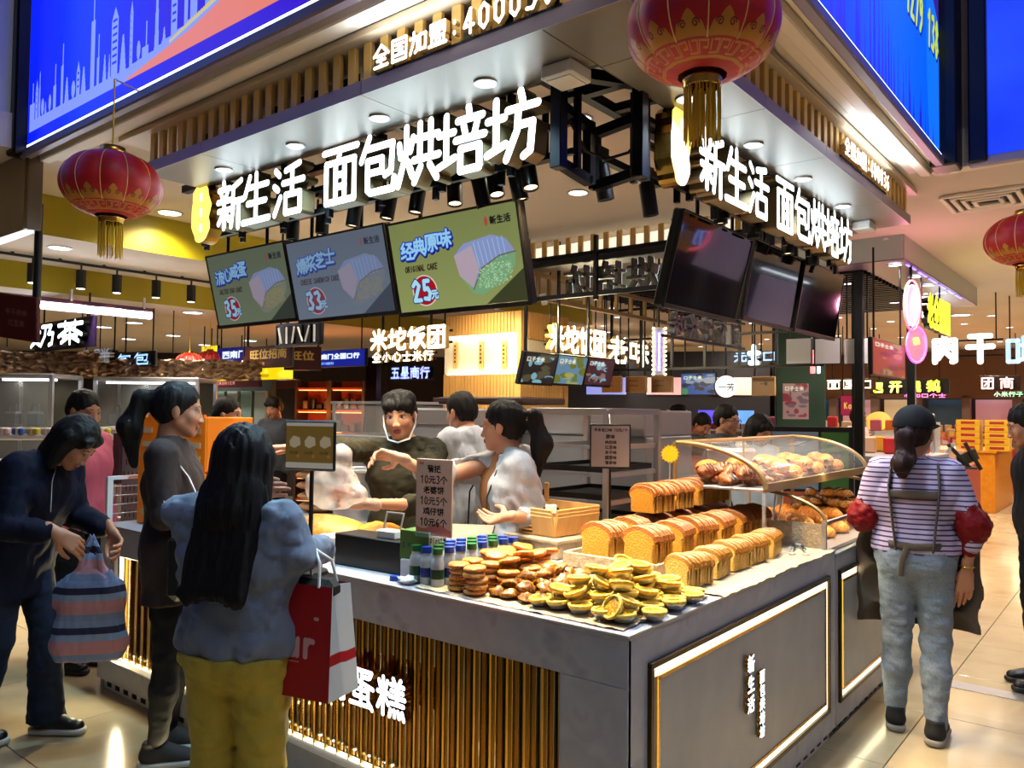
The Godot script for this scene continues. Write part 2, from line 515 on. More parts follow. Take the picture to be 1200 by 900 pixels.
# raised strokes: front faces into one mesh, flanks into another; y up, front at z = depth
func stroke_meshes(lines: Array, r: float, depth: float) -> Array:
	var face := MB.new()
	var flank := MB.new()
	for p in lines:
		for i in p.size() - 1:
			var a := Vector2(p[i].x, -p[i].y)
			var b := Vector2(p[i + 1].x, -p[i + 1].y)
			var d := (b - a).normalized()
			var nn := Vector2(-d.y, d.x)
			var ring := PackedVector2Array()
			for k in 7:
				var t := -PI / 2 + PI * k / 6.0
				ring.append(b + (d * cos(t) + nn * sin(t)) * r)
			for k in 7:
				var t := PI / 2 + PI * k / 6.0
				ring.append(a + (d * cos(t) + nn * sin(t)) * r)
			var pts := PackedVector3Array()
			for q in ring:
				pts.append(Vector3(q.x, q.y, depth))
			face.poly(pts)
			flank.prism(ring, 0.0, depth * 0.97, true, false)
			var bk := PackedVector3Array()
			for k in range(ring.size() - 1, -1, -1):
				bk.append(Vector3(ring[k].x, ring[k].y, 0.0))
			flank.poly(bk)
	return [face.done(), flank.done()]
# ---------------------------------------------------------------- flat print
func ink(im: Image, lines: Array, at: Vector2, r: float, c: Color) -> void:
	var w := im.get_width()
	var h := im.get_height()
	for p in lines:
		for i in p.size() - 1:
			var a: Vector2 = p[i] + at
			var b: Vector2 = p[i + 1] + at
			var d := b - a
			var l2 := maxf(d.length_squared(), 0.0001)
			for y in range(maxi(0, int(minf(a.y, b.y) - r - 1)), mini(h, int(maxf(a.y, b.y) + r + 2))):
				for x in range(maxi(0, int(minf(a.x, b.x) - r - 1)), mini(w, int(maxf(a.x, b.x) + r + 2))):
					var q := Vector2(x + 0.5, y + 0.5)
					var t := clampf((q - a).dot(d) / l2, 0.0, 1.0)
					var e := r + 0.5 - q.distance_to(a + d * t)
					if e > 0.0:
						var o := im.get_pixel(x, y)
						im.set_pixel(x, y, o.lerp(c, minf(e, 1.0)))
func print_text(im: Image, text: String, at: Vector2, h: float, r: float, c: Color, narrow := 0.62, slant := 0.0, centred := false, pitch := 1.08) -> void:
	var off := Vector2(text_width(text, h, pitch, narrow) / 2, 0) if centred else Vector2.ZERO
	ink(im, script_lines(text, h, pitch, narrow, slant), at - off, r, c)
func fill_poly(im: Image, pts: Array, c: Color) -> void:
	var pp := PackedVector2Array(pts)
	var lo := pp[0]
	var hi := pp[0]
	for q in pp:
		lo = lo.min(q)
		hi = hi.max(q)
	for y in range(maxi(0, int(lo.y)), mini(im.get_height(), int(hi.y) + 1)):
		var xs := []
		for i in pp.size():
			var a := pp[i]
			var b := pp[(i + 1) % pp.size()]
			if (a.y <= y + 0.5) != (b.y <= y + 0.5):
				xs.append(a.x + (y + 0.5 - a.y) / (b.y - a.y) * (b.x - a.x))
		xs.sort()
		for k in range(0, xs.size() - 1, 2):
			var x0 := maxi(0, int(round(xs[k])))
			var x1 := mini(im.get_width(), int(round(xs[k + 1])))
			if x1 > x0:
				im.fill_rect(Rect2i(x0, y, x1 - x0, 1), c)
func fill_disc(im: Image, at: Vector2, rx: float, ry: float, c: Color) -> void:
	var pts := []
	for k in 28:
		pts.append(at + Vector2(cos(TAU * k / 28.0) * rx, sin(TAU * k / 28.0) * ry))
	fill_poly(im, pts, c)
func canvas(w: int, h: int, c: Color) -> Image:
	var im := Image.create(w, h, false, Image.FORMAT_RGBA8)
	im.fill(c)
	return im
func printed(key: String, im: Image, lit := 0.0, rough := 0.5) -> StandardMaterial3D:
	var m := mat(key, Color.WHITE, rough)
	var t := ImageTexture.create_from_image(im)
	if lit > 0.0:
		m.albedo_color = Color(0.03, 0.03, 0.035)
		m.emission_enabled = true
		m.emission = Color.BLACK
		m.emission_operator = BaseMaterial3D.EMISSION_OP_ADD
		m.emission_texture = t
		m.emission_energy_multiplier = lit
	else:
		m.albedo_texture = t
	return m
# ---------------------------------------------------------------- camera, sky, large lights
func setup() -> void:
	var cam := Camera3D.new()
	cam.name = "camera"
	cam.fov = rad_to_deg(2.0 * atan(450.0 / FOCAL))
	cam.near = 0.05
	cam.far = 100.0
	add_child(cam)
	cam.transform = Transform3D(VIEW, CAM)
	cam.current = true
	var we := WorldEnvironment.new()
	we.name = "world"
	var e := Environment.new()
	e.background_mode = Environment.BG_COLOR
	e.background_color = C(0.05, 0.06, 0.09)
	e.tonemap_mode = Environment.TONE_MAPPER_LINEAR
	e.tonemap_exposure = 1.35
	e.sdfgi_enabled = true
	e.ssao_enabled = true
	e.ssil_enabled = true
	we.environment = e
	add_child(we)
	# added unseen fill light below the atrium roof, then the glow of the blue boards
	area(V(3.1, 6.9, 1.4), Vector3.DOWN, 3.0, 3.0, C(0.82, 0.9, 1.0), 11.0)
	area(V(-1.6, 3.75, 0.32), V(0, 0, 1), 3.6, 1.3, C(0.3, 0.4, 1.0), 0.7)
	area(V(0.31, 3.75, -1.4), V(1, 0, 0), 3.2, 1.3, C(0.25, 0.4, 1.0), 0.7)
	area(V(2.2, 3.75, -3.04), V(0, 0, 1), 3.4, 1.3, C(0.25, 0.35, 1.0), 0.6)
	area(V(-3.7, 3.75, 2.4), V(1, 0, 0), 3.6, 1.3, C(0.4, 0.5, 1.0), 0.5)

func materials() -> void:
	noisy("stone_grey", [C(0.5, 0.51, 0.56), C(0.61, 0.62, 0.67), C(0.58, 0.59, 0.64), C(0.64, 0.65, 0.7)], 0.012, V(1.3, 1.3, 1.3), 0.32, 0.0, 0.0, 3)
	noisy("tile_beige", [C(0.62, 0.55, 0.42), C(0.7, 0.63, 0.5), C(0.66, 0.59, 0.46)], 0.006, V(0.9, 0.9, 0.9), 0.16, 0.0, 0.0, 5, true)
	mat("grout", C(0.2, 0.17, 0.13), 0.9)
	noisy("plaster", [C(0.78, 0.73, 0.66), C(0.82, 0.77, 0.7)], 0.004, V(0.5, 0.5, 0.5), 0.8, 0.0, 0.0, 9, true)
	mat("plaster_white", C(0.78, 0.77, 0.74), 0.7)
	mat("cornice_white", C(0.86, 0.82, 0.75), 0.5)
	mat("dark_steel", C(0.035, 0.04, 0.055), 0.38, 0.5)
	mat("black", C(0.015, 0.015, 0.018), 0.4)
	mat("black_matte", C(0.02, 0.02, 0.022), 0.8)
	mat("gold", C(0.83, 0.63, 0.28), 0.22, 1.0)
	mat("gold_satin", C(0.9, 0.74, 0.42), 0.45, 0.1)
	mat("brass_dark", C(0.3, 0.24, 0.14), 0.3, 0.9)
	mat("bronze_mirror", C(0.66, 0.6, 0.5), 0.05, 1.0)
	mat("soffit_metal", C(0.5, 0.48, 0.44), 0.36, 0.5)
	mat("fascia_mauve", C(0.6, 0.55, 0.58), 0.4, 0.1)
	mat("steel", C(0.72, 0.72, 0.73), 0.3, 0.75)
	mat("steel_dull", C(0.62, 0.63, 0.65), 0.42, 0.55)
	mat("aluminium", C(0.75, 0.75, 0.76), 0.35, 0.9)
	mat("white", C(0.85, 0.85, 0.83), 0.5)
	mat("white_card", C(0.86, 0.84, 0.8), 0.7)
	mat("red_silk", C(0.62, 0.02, 0.03), 0.32)
	mat("gold_print", C(0.75, 0.5, 0.12), 0.4, 0.3)
	mat("tassel", C(0.85, 0.68, 0.12), 0.9)
	mat("letter_flank", C(0.5, 0.44, 0.32), 0.35, 0.6)
	glow("letter_white", C(0.93, 0.97, 1.0), 2.4)
	glow("lamp_white", C(0.95, 0.97, 1.0), 3.2)
	glow("lamp_warm", C(1.0, 0.88, 0.66), 3.0)
	glow("led_warm", C(1.0, 0.95, 0.78), 1.9)
	glow("led_white", C(0.85, 0.95, 1.0), 2.0)
	glow("logo_yellow", C(1.0, 0.84, 0.32), 1.35)
	glow("tube_white", C(0.9, 0.95, 1.0), 2.4)
	noisy("wood_light", [C(0.74, 0.55, 0.3), C(0.82, 0.64, 0.38), C(0.78, 0.59, 0.34)], 0.02, V(2, 0.3, 2), 0.5, 0.0, 0.0, 21)
	noisy("wood_dark", [C(0.16, 0.09, 0.05), C(0.24, 0.14, 0.08)], 0.02, V(0.4, 2, 2), 0.5, 0.0, 0.0, 22)
	mat("kraft", C(0.66, 0.52, 0.34), 0.8)
	pane("glass", C(0.95, 0.98, 1.0), 0.06)
	pane("acrylic", C(0.95, 0.95, 0.95), 0.15)

# ---------------------------------------------------------------- floor, ceiling, walls
const CEIL := 3.0
func shell() -> void:
	var f := structure("floor")
	span("slab", V(-24, -0.12, -32), V(10, -0.008, 10), M.grout, f)
	var tile := box_mesh(V(0.796, 0.008, 0.796), 0.002)
	for i in range(-7, 6):
		for j in range(-13, 5):
			var c := V(0.25 + 0.8 * i + 0.4, -0.004, -1.8 + 0.8 * j + 0.4)
			part("tile", tile, M.tile_beige, f, c)
	var far := mat("floor_far", C(0.66, 0.6, 0.48), 0.18)
	span("far_paving", V(-24, -0.008, -32), V(10, 0, -12.2), far, f)
	span("side_paving", V(-24, -0.008, -12.2), V(-5.35, 0, 10), far, f)
	span("near_paving", V(-5.35, -0.008, 2.2), V(10, 0, 10), far, f)
	span("east_paving", V(5.05, -0.008, -12.2), V(10, 0, 2.2), far, f)
	span("threshold_strip", V(0.15, 0.0, -3.25), V(10, 0.004, -3.12), M.aluminium, f)
	var c := structure("ceiling")
	span("slab_over_stalls", V(-24, CEIL, -32), V(0.24, CEIL + 0.2, 0.25), M.plaster, c)
	span("slab_over_aisle", V(0.24, CEIL, -32), V(10, CEIL + 0.2, -3.1), M.plaster, c)
	span("slab_beside", V(-24, CEIL, 0.25), V(-3.8, CEIL + 0.2, 10), M.plaster, c)
	span("atrium_roof", V(-4.2, 7.0, -3.5), V(10, 7.2, 10), M.plaster_white, c)
	var w := structure("wall_back")
	span("wall_panel", V(-24, 0, -32.2), V(10, 3.2, -32), M.plaster, w)
	w = structure("wall_left")
	span("wall_panel", V(-24.2, 0, -32), V(-24, 3.2, 10), M.plaster, w)
	w = structure("wall_right")
	span("wall_panel", V(10, 0, -32), V(10.2, 7.2, 10), M.plaster, w)
	w = structure("wall_front")
	span("wall_panel", V(-24, 0, 10), V(10, 7.2, 10.2), M.plaster, w)
	w = structure("wall_atrium")
	span("parapet_panel", V(-3.8, CEIL, 0.1), V(0.1, 7.2, 0.22), M.plaster_white, w)
	span("parapet_panel", V(0.1, CEIL, -3.2), V(0.22, 7.2, 0.22), M.plaster_white, w)
	span("parapet_panel", V(0.22, CEIL, -3.3), V(10, 7.2, -3.16), M.plaster_white, w)
	span("parapet_panel", V(-3.95, CEIL, 0.22), V(-3.83, 7.2, 10), M.plaster_white, w)
	# cornice under the light boxes: stepped moulding all round the opening
	var t := structure("trim_1")
	for s in [[0.10, 0.16, 0.022], [0.165, 0.225, 0.05], [0.23, 0.262, 0.012], [0.262, 0.3, 0.035]]:
		span("moulding", V(-3.76, CEIL - s[2], s[0]), V(s[1] - 0.02, CEIL + 0.002, s[1]), M.cornice_white, t, 0.006)
		span("moulding", V(s[0] - 0.02, CEIL - s[2], -3.09), V(s[1] - 0.02, CEIL + 0.002, s[1]), M.cornice_white, t, 0.006)
	span("moulding", V(0.2, CEIL - 0.03, -3.2), V(10, CEIL + 0.002, -3.09), M.cornice_white, t, 0.006)
	# bulkhead box at the left corner of the opening
	var b := structure("wall_bulkhead")
	span("cladding", V(-7.5, 2.55, 0.2), V(-3.76, CEIL, 0.285), mat("cladding", C(0.42, 0.36, 0.3), 0.22, 0.3), b, 0.004)
	span("corner_bead", V(-3.765, 2.55, 0.28), V(-3.75, CEIL, 0.295), M.brass_dark, b)
	var g := structure("baseboard_aisle")
	span("kerb", V(-24, 0, -31.99), V(10, 0.12, -31.9), M.steel_dull, g)

# ---------------------------------------------------------------- the blue light boxes round the opening
func skyline_print(w: int, h: int) -> Image:
	# 3.96 m wide, 1.6 m high: left board, x runs with the wall
	var im := canvas(w, h, C(0.06, 0.1, 1.0))
	for y in h:
		for x in w:
			var u := float(x) / w
			var k := float(y) / h
			var c := C(0.02, 0.12, 1.0).lerp(C(0.2, 0.02, 0.78), smoothstep(0.12, 0.5, u))
			c = c.lerp(C(0.05, 0.3, 1.0), 0.45 * exp(-pow((u - 0.17) / 0.09, 2.0)) * (1.0 - k * 0.4))
			im.set_pixel(x, y, c)
	var pale := C(0.5, 0.58, 0.98)
	var r := RandomNumberGenerator.new()
	r.seed = 12
	var xs := 6.0
	while xs < w * 0.7:
		var ground: float = h - 40.0 - 70.0 * pow(clampf((xs / w - 0.28) / 0.4, 0, 1), 1.5)
		var bw := r.randf_range(7, 20)
		var bh := r.randf_range(24, 120) if r.randf() < 0.6 else r.randf_range(10, 36)
		var kind := r.randi() % 4
		if kind == 0:
			fill_poly(im, [Vector2(xs, ground + 8), Vector2(xs + bw * 0.4, ground - bh), Vector2(xs + bw * 0.6, ground - bh), Vector2(xs + bw, ground + 8)], pale)
		elif kind == 1:
			fill_poly(im, [Vector2(xs, ground + 8), Vector2(xs, ground - bh), Vector2(xs + bw / 2, ground - bh - 16), Vector2(xs + bw, ground - bh), Vector2(xs + bw, ground + 8)], pale)
			for q in range(0, int(bh / 9)):
				im.fill_rect(Rect2i(int(xs + 3), int(ground - bh + q * 9), int(bw - 6), 3), C(0.12, 0.14, 0.9))
		elif kind == 2:
			im.fill_rect(Rect2i(int(xs), int(ground - bh), int(bw), int(bh + 8)), pale)
			im.fill_rect(Rect2i(int(xs + bw / 2), int(ground - bh - 30), 3, 30), pale)
		else:
			fill_disc(im, Vector2(xs + bw / 2, ground - 12), bw * 0.6, 12, pale)
		im.fill_rect(Rect2i(int(xs), int(ground), int(bw + 17), 16), pale)
		xs += bw + r.randf_range(1, 16)
	# orange and yellow sweep rising to the right under the skyline
	fill_poly(im, [Vector2(w * 0.3, h - 27), Vector2(w * 0.45, h - 46), Vector2(w * 0.7, h - 104), Vector2(w, h - 200), Vector2(w, h - 24), Vector2(w * 0.3, h - 24)], C(0.86, 0.48, 0.36))
	fill_poly(im, [Vector2(w * 0.4, h - 46), Vector2(w * 0.7, h - 112), Vector2(w, h - 215), Vector2(w, h - 195), Vector2(w * 0.7, h - 100), Vector2(w * 0.4, h - 42)], C(0.78, 0.72, 0.4))
	print_text(im, "15", Vector2(w * 0.25, h * 0.28), h * 0.22, 9, pale, 0.55)
	return im
func spike_print(w: int, h: int) -> Image:
	# right board: x runs from the corner (near) to the far end
	var im := canvas(w, h, C(0.0, 0.25, 1.0))
	for y in h:
		for x in w:
			var u := float(x) / w
			im.set_pixel(x, y, C(0.06, 0.14, 0.98).lerp(C(0.0, 0.37, 1.0), smoothstep(0.2, 0.7, u)))
	fill_disc(im, Vector2(w * 1.02, h * 0.62), w * 0.16, h * 0.75, C(0.05, 0.45, 1.0))
	var r := RandomNumberGenerator.new()
	r.seed = 5
	for k in 60:
		var x := r.randf_range(0.15, 0.93) * w
		var hh := h * r.randf_range(0.12, 0.5) * (1.1 - x / w)
		var bw := r.randf_range(3, 12)
		var c := C(0.22, 0.08, 0.78).lerp(C(0.05, 0.12, 0.9), r.randf() * 0.7)
		fill_poly(im, [Vector2(x, h), Vector2(x + bw * 0.3, h - hh), Vector2(x + bw * 0.5, h - hh - 24), Vector2(x + bw * 0.6, h - hh), Vector2(x + bw, h)], c)
	for q in 2:
		print_text(im, "1279 1388", Vector2(740 + 3 - q * 3, 262 + 3 - q * 3), 64, 5.5 + (1 - q) * 2, [C(0.05, 0.15, 0.6), C(0.75, 0.85, 0.3)][q], 0.42, 0.1)
	fill_poly(im, [Vector2(w * 0.86, h * 0.4), Vector2(w * 0.99, h * 0.4), Vector2(w * 0.98, h * 0.56)], C(0.2, 0.12, 0.6))
	return im
func third_print(w: int, h: int) -> Image:
	var im := canvas(w, h, C(0.05, 0.14, 0.92))
	var n := FastNoiseLite.new()
	n.frequency = 0.01
	n.seed = 4
	for y in h:
		for x in w:
			var k := 0.5 + 0.5 * n.get_noise_2d(x * 0.5, y)
			im.set_pixel(x, y, C(0.08, 0.2, 0.9).lerp(C(0.16, 0.32, 1.0), k))
	fill_poly(im, [Vector2(w * 0.17, h * 0.42), Vector2(w * 0.25, h * 0.3), Vector2(w * 0.25, h * 0.46)], C(0.85, 0.1, 0.12))
	for k in 6:
		print_text(im, "口", Vector2(w * 0.165, h * (0.5 + k * 0.035)), 12, 1.2, C(0.03, 0.06, 0.4))
	return im
func boards() -> void:
	var top := 4.6
	var specs := [
		["left", V(-1.79, (CEIL + top) / 2, 0.275), 0.0, 3.95, skyline_print(1024, 414), "blue backlit board with pale skyline over the lantern and canopy", true],
		["right", V(0.265, (CEIL + top) / 2, -1.42), PI / 2, 3.3, spike_print(1024, 496), "blue backlit board with yellow digits above the narrow canopy side", true],
		["aisle", V(2.35, (CEIL + top) / 2, -3.08), 0.0, 3.8, third_print(512, 216), "plain blue backlit board with a red mark over the aisle vent", false],
		["side", V(-3.755, (CEIL + top) / 2, 2.5), PI / 2, 4.0, canvas(16, 16, C(0.35, 0.5, 0.9)), "pale blue backlit board above the cladding box", false]]
	for s in specs:
		var t := thing("light_box_board", s[5], "sign", s[1], s[2])
		var w: float = s[3]
		var h := top - CEIL
		part("print", screen_quad(w, h), printed("board_" + s[0], s[4], 0.82, 0.25), t, V(0, 0, 0.012))
		box("case", V(w + 0.02, h, 0.02), V(0, 0, -0.004), M.black, t)
		var fr := mat("board_frame", C(0.48, 0.43, 0.48), 0.4, 0.2)
		box("frame", V(w + 0.1, 0.05, 0.05), V(0, -h / 2 - 0.022, 0.01), fr, t, 0.008)
		if s[6]:
			box("light_strip", V(w - 0.05, 0.012, 0.01), V(0, -h / 2 + 0.012, 0.018), M.tube_white, t)
		var pillar := mat("board_pillar", C(0.02, 0.025, 0.04), 0.35, 0.4)
		if s[0] == "right":
			box("frame_post", V(0.17, h + 0.1, 0.14), V(w / 2 - 0.06, 0.0, 0.03), pillar, t, 0.01)
		elif s[0] == "left":
			box("frame_post", V(0.12, h + 0.06, 0.1), V(-w / 2 - 0.06, 0.0, 0.03), pillar, t, 0.01)
		else:
			box("frame_post", V(0.09, h + 0.06, 0.08), V(-w / 2 + (0.0 if s[0] == "aisle" else 0.06), 0, 0.02), pillar, t, 0.008)
# ---------------------------------------------------------------- the bakery kiosk: canopy
func downlight(at: Vector3, label: String, energy: float, color: Color, group: String, r := 0.05, down := 60.0) -> void:
	var t := thing("downlight", label, "light", at, 0.0, group)
	part("rim", ring_mesh(r, r * 1.22, 0.006), M.aluminium, t, V(0, -0.006, 0))
	part("lens", cyl_mesh(r, r, 0.004, 20), M.lamp_white, t, V(0, -0.005, 0))
	if energy > 0.0:
		spot(V(0, -0.02, 0), Vector3.DOWN, color, energy, down, r, t)
func ring_mesh(r0: float, r1: float, h: float) -> Mesh:
	var key := "ring%.4f,%.4f,%.4f" % [r0, r1, h]
	if not cache.has(key):
		var b := MB.new()
		b.lathe([Vector2(r0, 0), Vector2(r1, 0), Vector2(r1, h), Vector2(r0, h), Vector2(r0, 0)], 24)
		cache[key] = b.done()
	return cache[key]
func canopy() -> void:
	var t := thing("kiosk_canopy", "mauve and gold slatted canopy round the bakery kiosk", "canopy")
	var seam := 0.0015
	# soffit and fascia in panels with open joints, front side along x and right side along z
	var xs := [-2.85, -2.3, -1.15, -0.29]
	for k in xs.size() - 1:
		span("soffit_panel", V(xs[k] + seam, 2.75, -0.26), V(xs[k + 1] - seam, 2.765, 0.055), M.soffit_metal, t)
	var zs := [-0.29, -1.0, -1.75, -2.75, -3.41]
	for k in zs.size() - 1:
		span("soffit_panel", V(-0.29, 2.75, zs[k + 1] + seam), V(0.016, 2.765, zs[k] - seam), M.soffit_metal, t)
	span("soffit_panel", V(-0.287, 2.75, -0.287), V(0.016, 2.765, 0.055), M.soffit_metal, t)
	var fx := [-2.85, -2.3, -1.15, 0.02]
	for k in fx.size() - 1:
		span("fascia_panel", V(fx[k] + seam, 2.75, 0.055), V(fx[k + 1] - seam, 2.806, 0.06), M.fascia_mauve, t)
	var fz := [0.06, -1.0, -1.75, -2.75, -3.41]
	for k in fz.size() - 1:
		span("fascia_panel", V(0.016, 2.75, fz[k + 1] + seam), V(0.021, 2.806, fz[k] - seam), M.fascia_mauve, t)
	span("end_panel", V(-2.855, 2.75, -0.26), V(-2.85, 2.806, 0.06), M.fascia_mauve, t)
	span("end_panel", V(-0.29, 2.75, -3.415), V(0.021, 2.806, -3.41), M.fascia_mauve, t)
	span("lower_deck", V(-2.85, 2.768, -0.26), V(0.015, 2.785, 0.05), M.wood_dark, t)
	span("lower_deck", V(-0.29, 2.768, -3.41), V(0.015, 2.785, -0.26), M.wood_dark, t)
	# upper plate under the ceiling
	span("top_plate", V(-3.08, 2.955, -0.3), V(0.05, 2.985, 0.092), mat("plate_tan", C(0.76, 0.68, 0.57), 0.4, 0.1), t, 0.003)
	span("top_plate", V(-0.3, 2.955, -3.5), V(0.045, 2.985, -0.3), M.plate_tan, t, 0.003)
	# gold slats
	var slat := box_mesh(V(0.044, 0.15, 0.02), 0.002)
	var x := -2.8
	while x < 0.0:
		part("slat", slat, M.gold_satin, t, V(x, 2.881, 0.035))
		x += 0.0925
	var slat2 := box_mesh(V(0.02, 0.15, 0.044), 0.002)
	var z := -0.03
	while z > -3.38:
		part("slat", slat2, M.gold_satin, t, V(-0.003, 2.881, z))
		z -= 0.0925
	# light grey plates and dark gaps glimpsed between the slats
	for k in 20:
		span("back_plate", V(-2.75 + k * 0.14, 2.79, -0.12), V(-2.63 + k * 0.14, 2.95, -0.115), [M.plaster_white, M.dark_steel][k % 2], t)
	# back and left sides of the same canopy, seen from inside
	span("soffit_panel", V(-3.3, 2.75, -3.5), V(-0.3, 2.765, -3.2), M.soffit_metal, t)
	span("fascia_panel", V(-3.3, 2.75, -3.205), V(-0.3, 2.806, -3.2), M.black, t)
	var zb := -3.24
	x = -3.2
	while x < -0.4:
		part("slat", slat, M.gold_satin, t, V(x, 2.881, zb))
		x += 0.12
	span("rear_ceiling_glow", V(-3.2, 2.8, -3.42), V(-0.4, 2.95, -3.41), glow("lit_ceiling_glow", C(1.0, 0.95, 0.85), 0.75), t)  # glowing sheet stands in for the lit ceiling beyond the rear slats
	span("rear_rail", V(-3.25, 2.79, -3.19), V(-0.35, 2.81, -3.17), M.dark_steel, t)
	for k in [-0.694, -1.269, -1.837, -2.433]:
		downlight(V(k, 2.749, -0.14), "round white downlight in the wide canopy soffit", 1.6, C(0.75, 0.92, 1.0), "downlights in the canopy soffit over the glass front", 0.036)
	for k in [-0.72, -1.376, -2.028, -2.698]:
		downlight(V(-0.18, 2.749, k), "round white downlight in the narrow canopy soffit", 1.6, C(0.85, 0.93, 1.0), "downlights in the canopy soffit over the framed panels", 0.036)
	var ex := thing("emergency_light", "white box fixture under the canopy corner beside the black post", "light", V(-0.39, 2.75, -0.22))
	box("body", V(0.13, 0.05, 0.13), V(0, -0.025, 0), M.white, ex, 0.006)
	box("cover", V(0.1, 0.006, 0.1), V(0, -0.052, 0), M.white_card, ex)
	ex = thing("emergency_light", "white box fixture at the far end of the narrow canopy", "light", V(-0.2, 2.75, -3.2))
	box("body", V(0.11, 0.05, 0.14), V(0, -0.025, 0), M.white, ex, 0.006)
	# letters standing on the fascia
	for side in 2:
		var o: Node3D
		if side == 0:
			o = thing("fascia_sign", "white lit franchise letters and phone digits before the gold slats of the wide side", "sign", V(-1.06, 2.9, 0.058))
		else:
			o = thing("fascia_sign", "white lit franchise letters before the gold slats of the narrow side", "sign", V(0.022, 2.905, -1.96), PI / 2)
		var u := 0.0
		for ch in "全国加盟:400036":
			var hh := 0.088
			var lines := script_lines(ch, hh, 1.0, 0.62)
			var ms := stroke_meshes(lines, 0.0062, 0.022)
			var l := part("letter", ms[1], M.gold_satin, o, V(u, 0, 0))
			part("lit_face", ms[0], M.letter_white, l)
			u += hh * (1.1 if ch.unicode_at(0) > 255 else 0.75)
		box("mounting_rail", V(u, 0.008, 0.008), V(u / 2, -0.095, 0.0), M.dark_steel, o)
		area(V(u / 2, -0.02, 0.05), V(0, 0.75, 0.65), u, 0.08, C(0.9, 0.95, 1.0), 0.28, o)

# ---------------------------------------------------------------- sign letters and the dark steel frame behind them
func logo_outline() -> PackedVector2Array:
	var p := PackedVector2Array()
	for k in 30:
		var a := TAU * k / 30.0
		var y := sin(a)
		var wob := 1.0 + 0.07 * sin(a * 9.0)
		var w := 0.37 * pow(maxf(0.0, 1.0 - pow(absf(y), 2.6)), 0.45)
		p.append(Vector2(w * (1.0 if cos(a) > 0 else -1.0) * wob + 0.03 * sin(y * 7.0), y * 0.5))
	return p
func main_sign(label: String, origin: Vector3, turn: float, us: Array, logo_u: float, logo_w: float, h: float) -> void:
	var t := thing("bakery_sign", label, "sign", origin, turn)
	var text := "新生活面包烘培坊"
	for k in 8:
		var lines := script_lines(text[k], h, 1.0)
		for i in lines.size():
			for j in lines[i].size():
				lines[i][j].x *= 0.95
		var ms := stroke_meshes(lines, 0.0158, 0.075)
		var l := part("letter", ms[1], M.letter_flank, t, V(us[k], h, 0))
		part("lit_face", ms[0], M.letter_white, l)
	var b := MB.new()
	var ol := PackedVector2Array()
	for q in logo_outline():
		ol.append(Vector2(q.x * logo_w * 1.25, q.y * 0.325))
	b.prism(ol, 0.0, 0.075)
	var lg := part("emblem", b.done(), M.gold, t, V(logo_u, h * 0.5, 0))
	b = MB.new()
	b.prism(ol, 0.075, 0.079)
	part("lit_face", b.done(), M.logo_yellow, lg)
	for k in 3:
		box("lit_mark", V(0.014, 0.042, 0.004), V(0.004, 0.085 - k * 0.085, 0.08), M.letter_white, lg, 0.001)
	area(V((us[0] + us[7]) / 2, h / 2, 0.1), V(0, 0, 1), 2.3, 0.26, C(0.78, 0.93, 1.0), 0.16, t)
	# rails that carry the letters
	var u0: float = logo_u - 0.15
	var u1: float = us[7] + 0.34
	for yy in [0.03, 0.14, 0.24]:
		box("rail", V(u1 - u0, 0.022, 0.022), V((u0 + u1) / 2, yy, -0.03), M.dark_steel, t)
	for k in 8:
		box("upright", V(0.022, 0.36, 0.022), V(lerpf(u0, u1, k / 7.0), 0.15, -0.05), M.dark_steel, t)
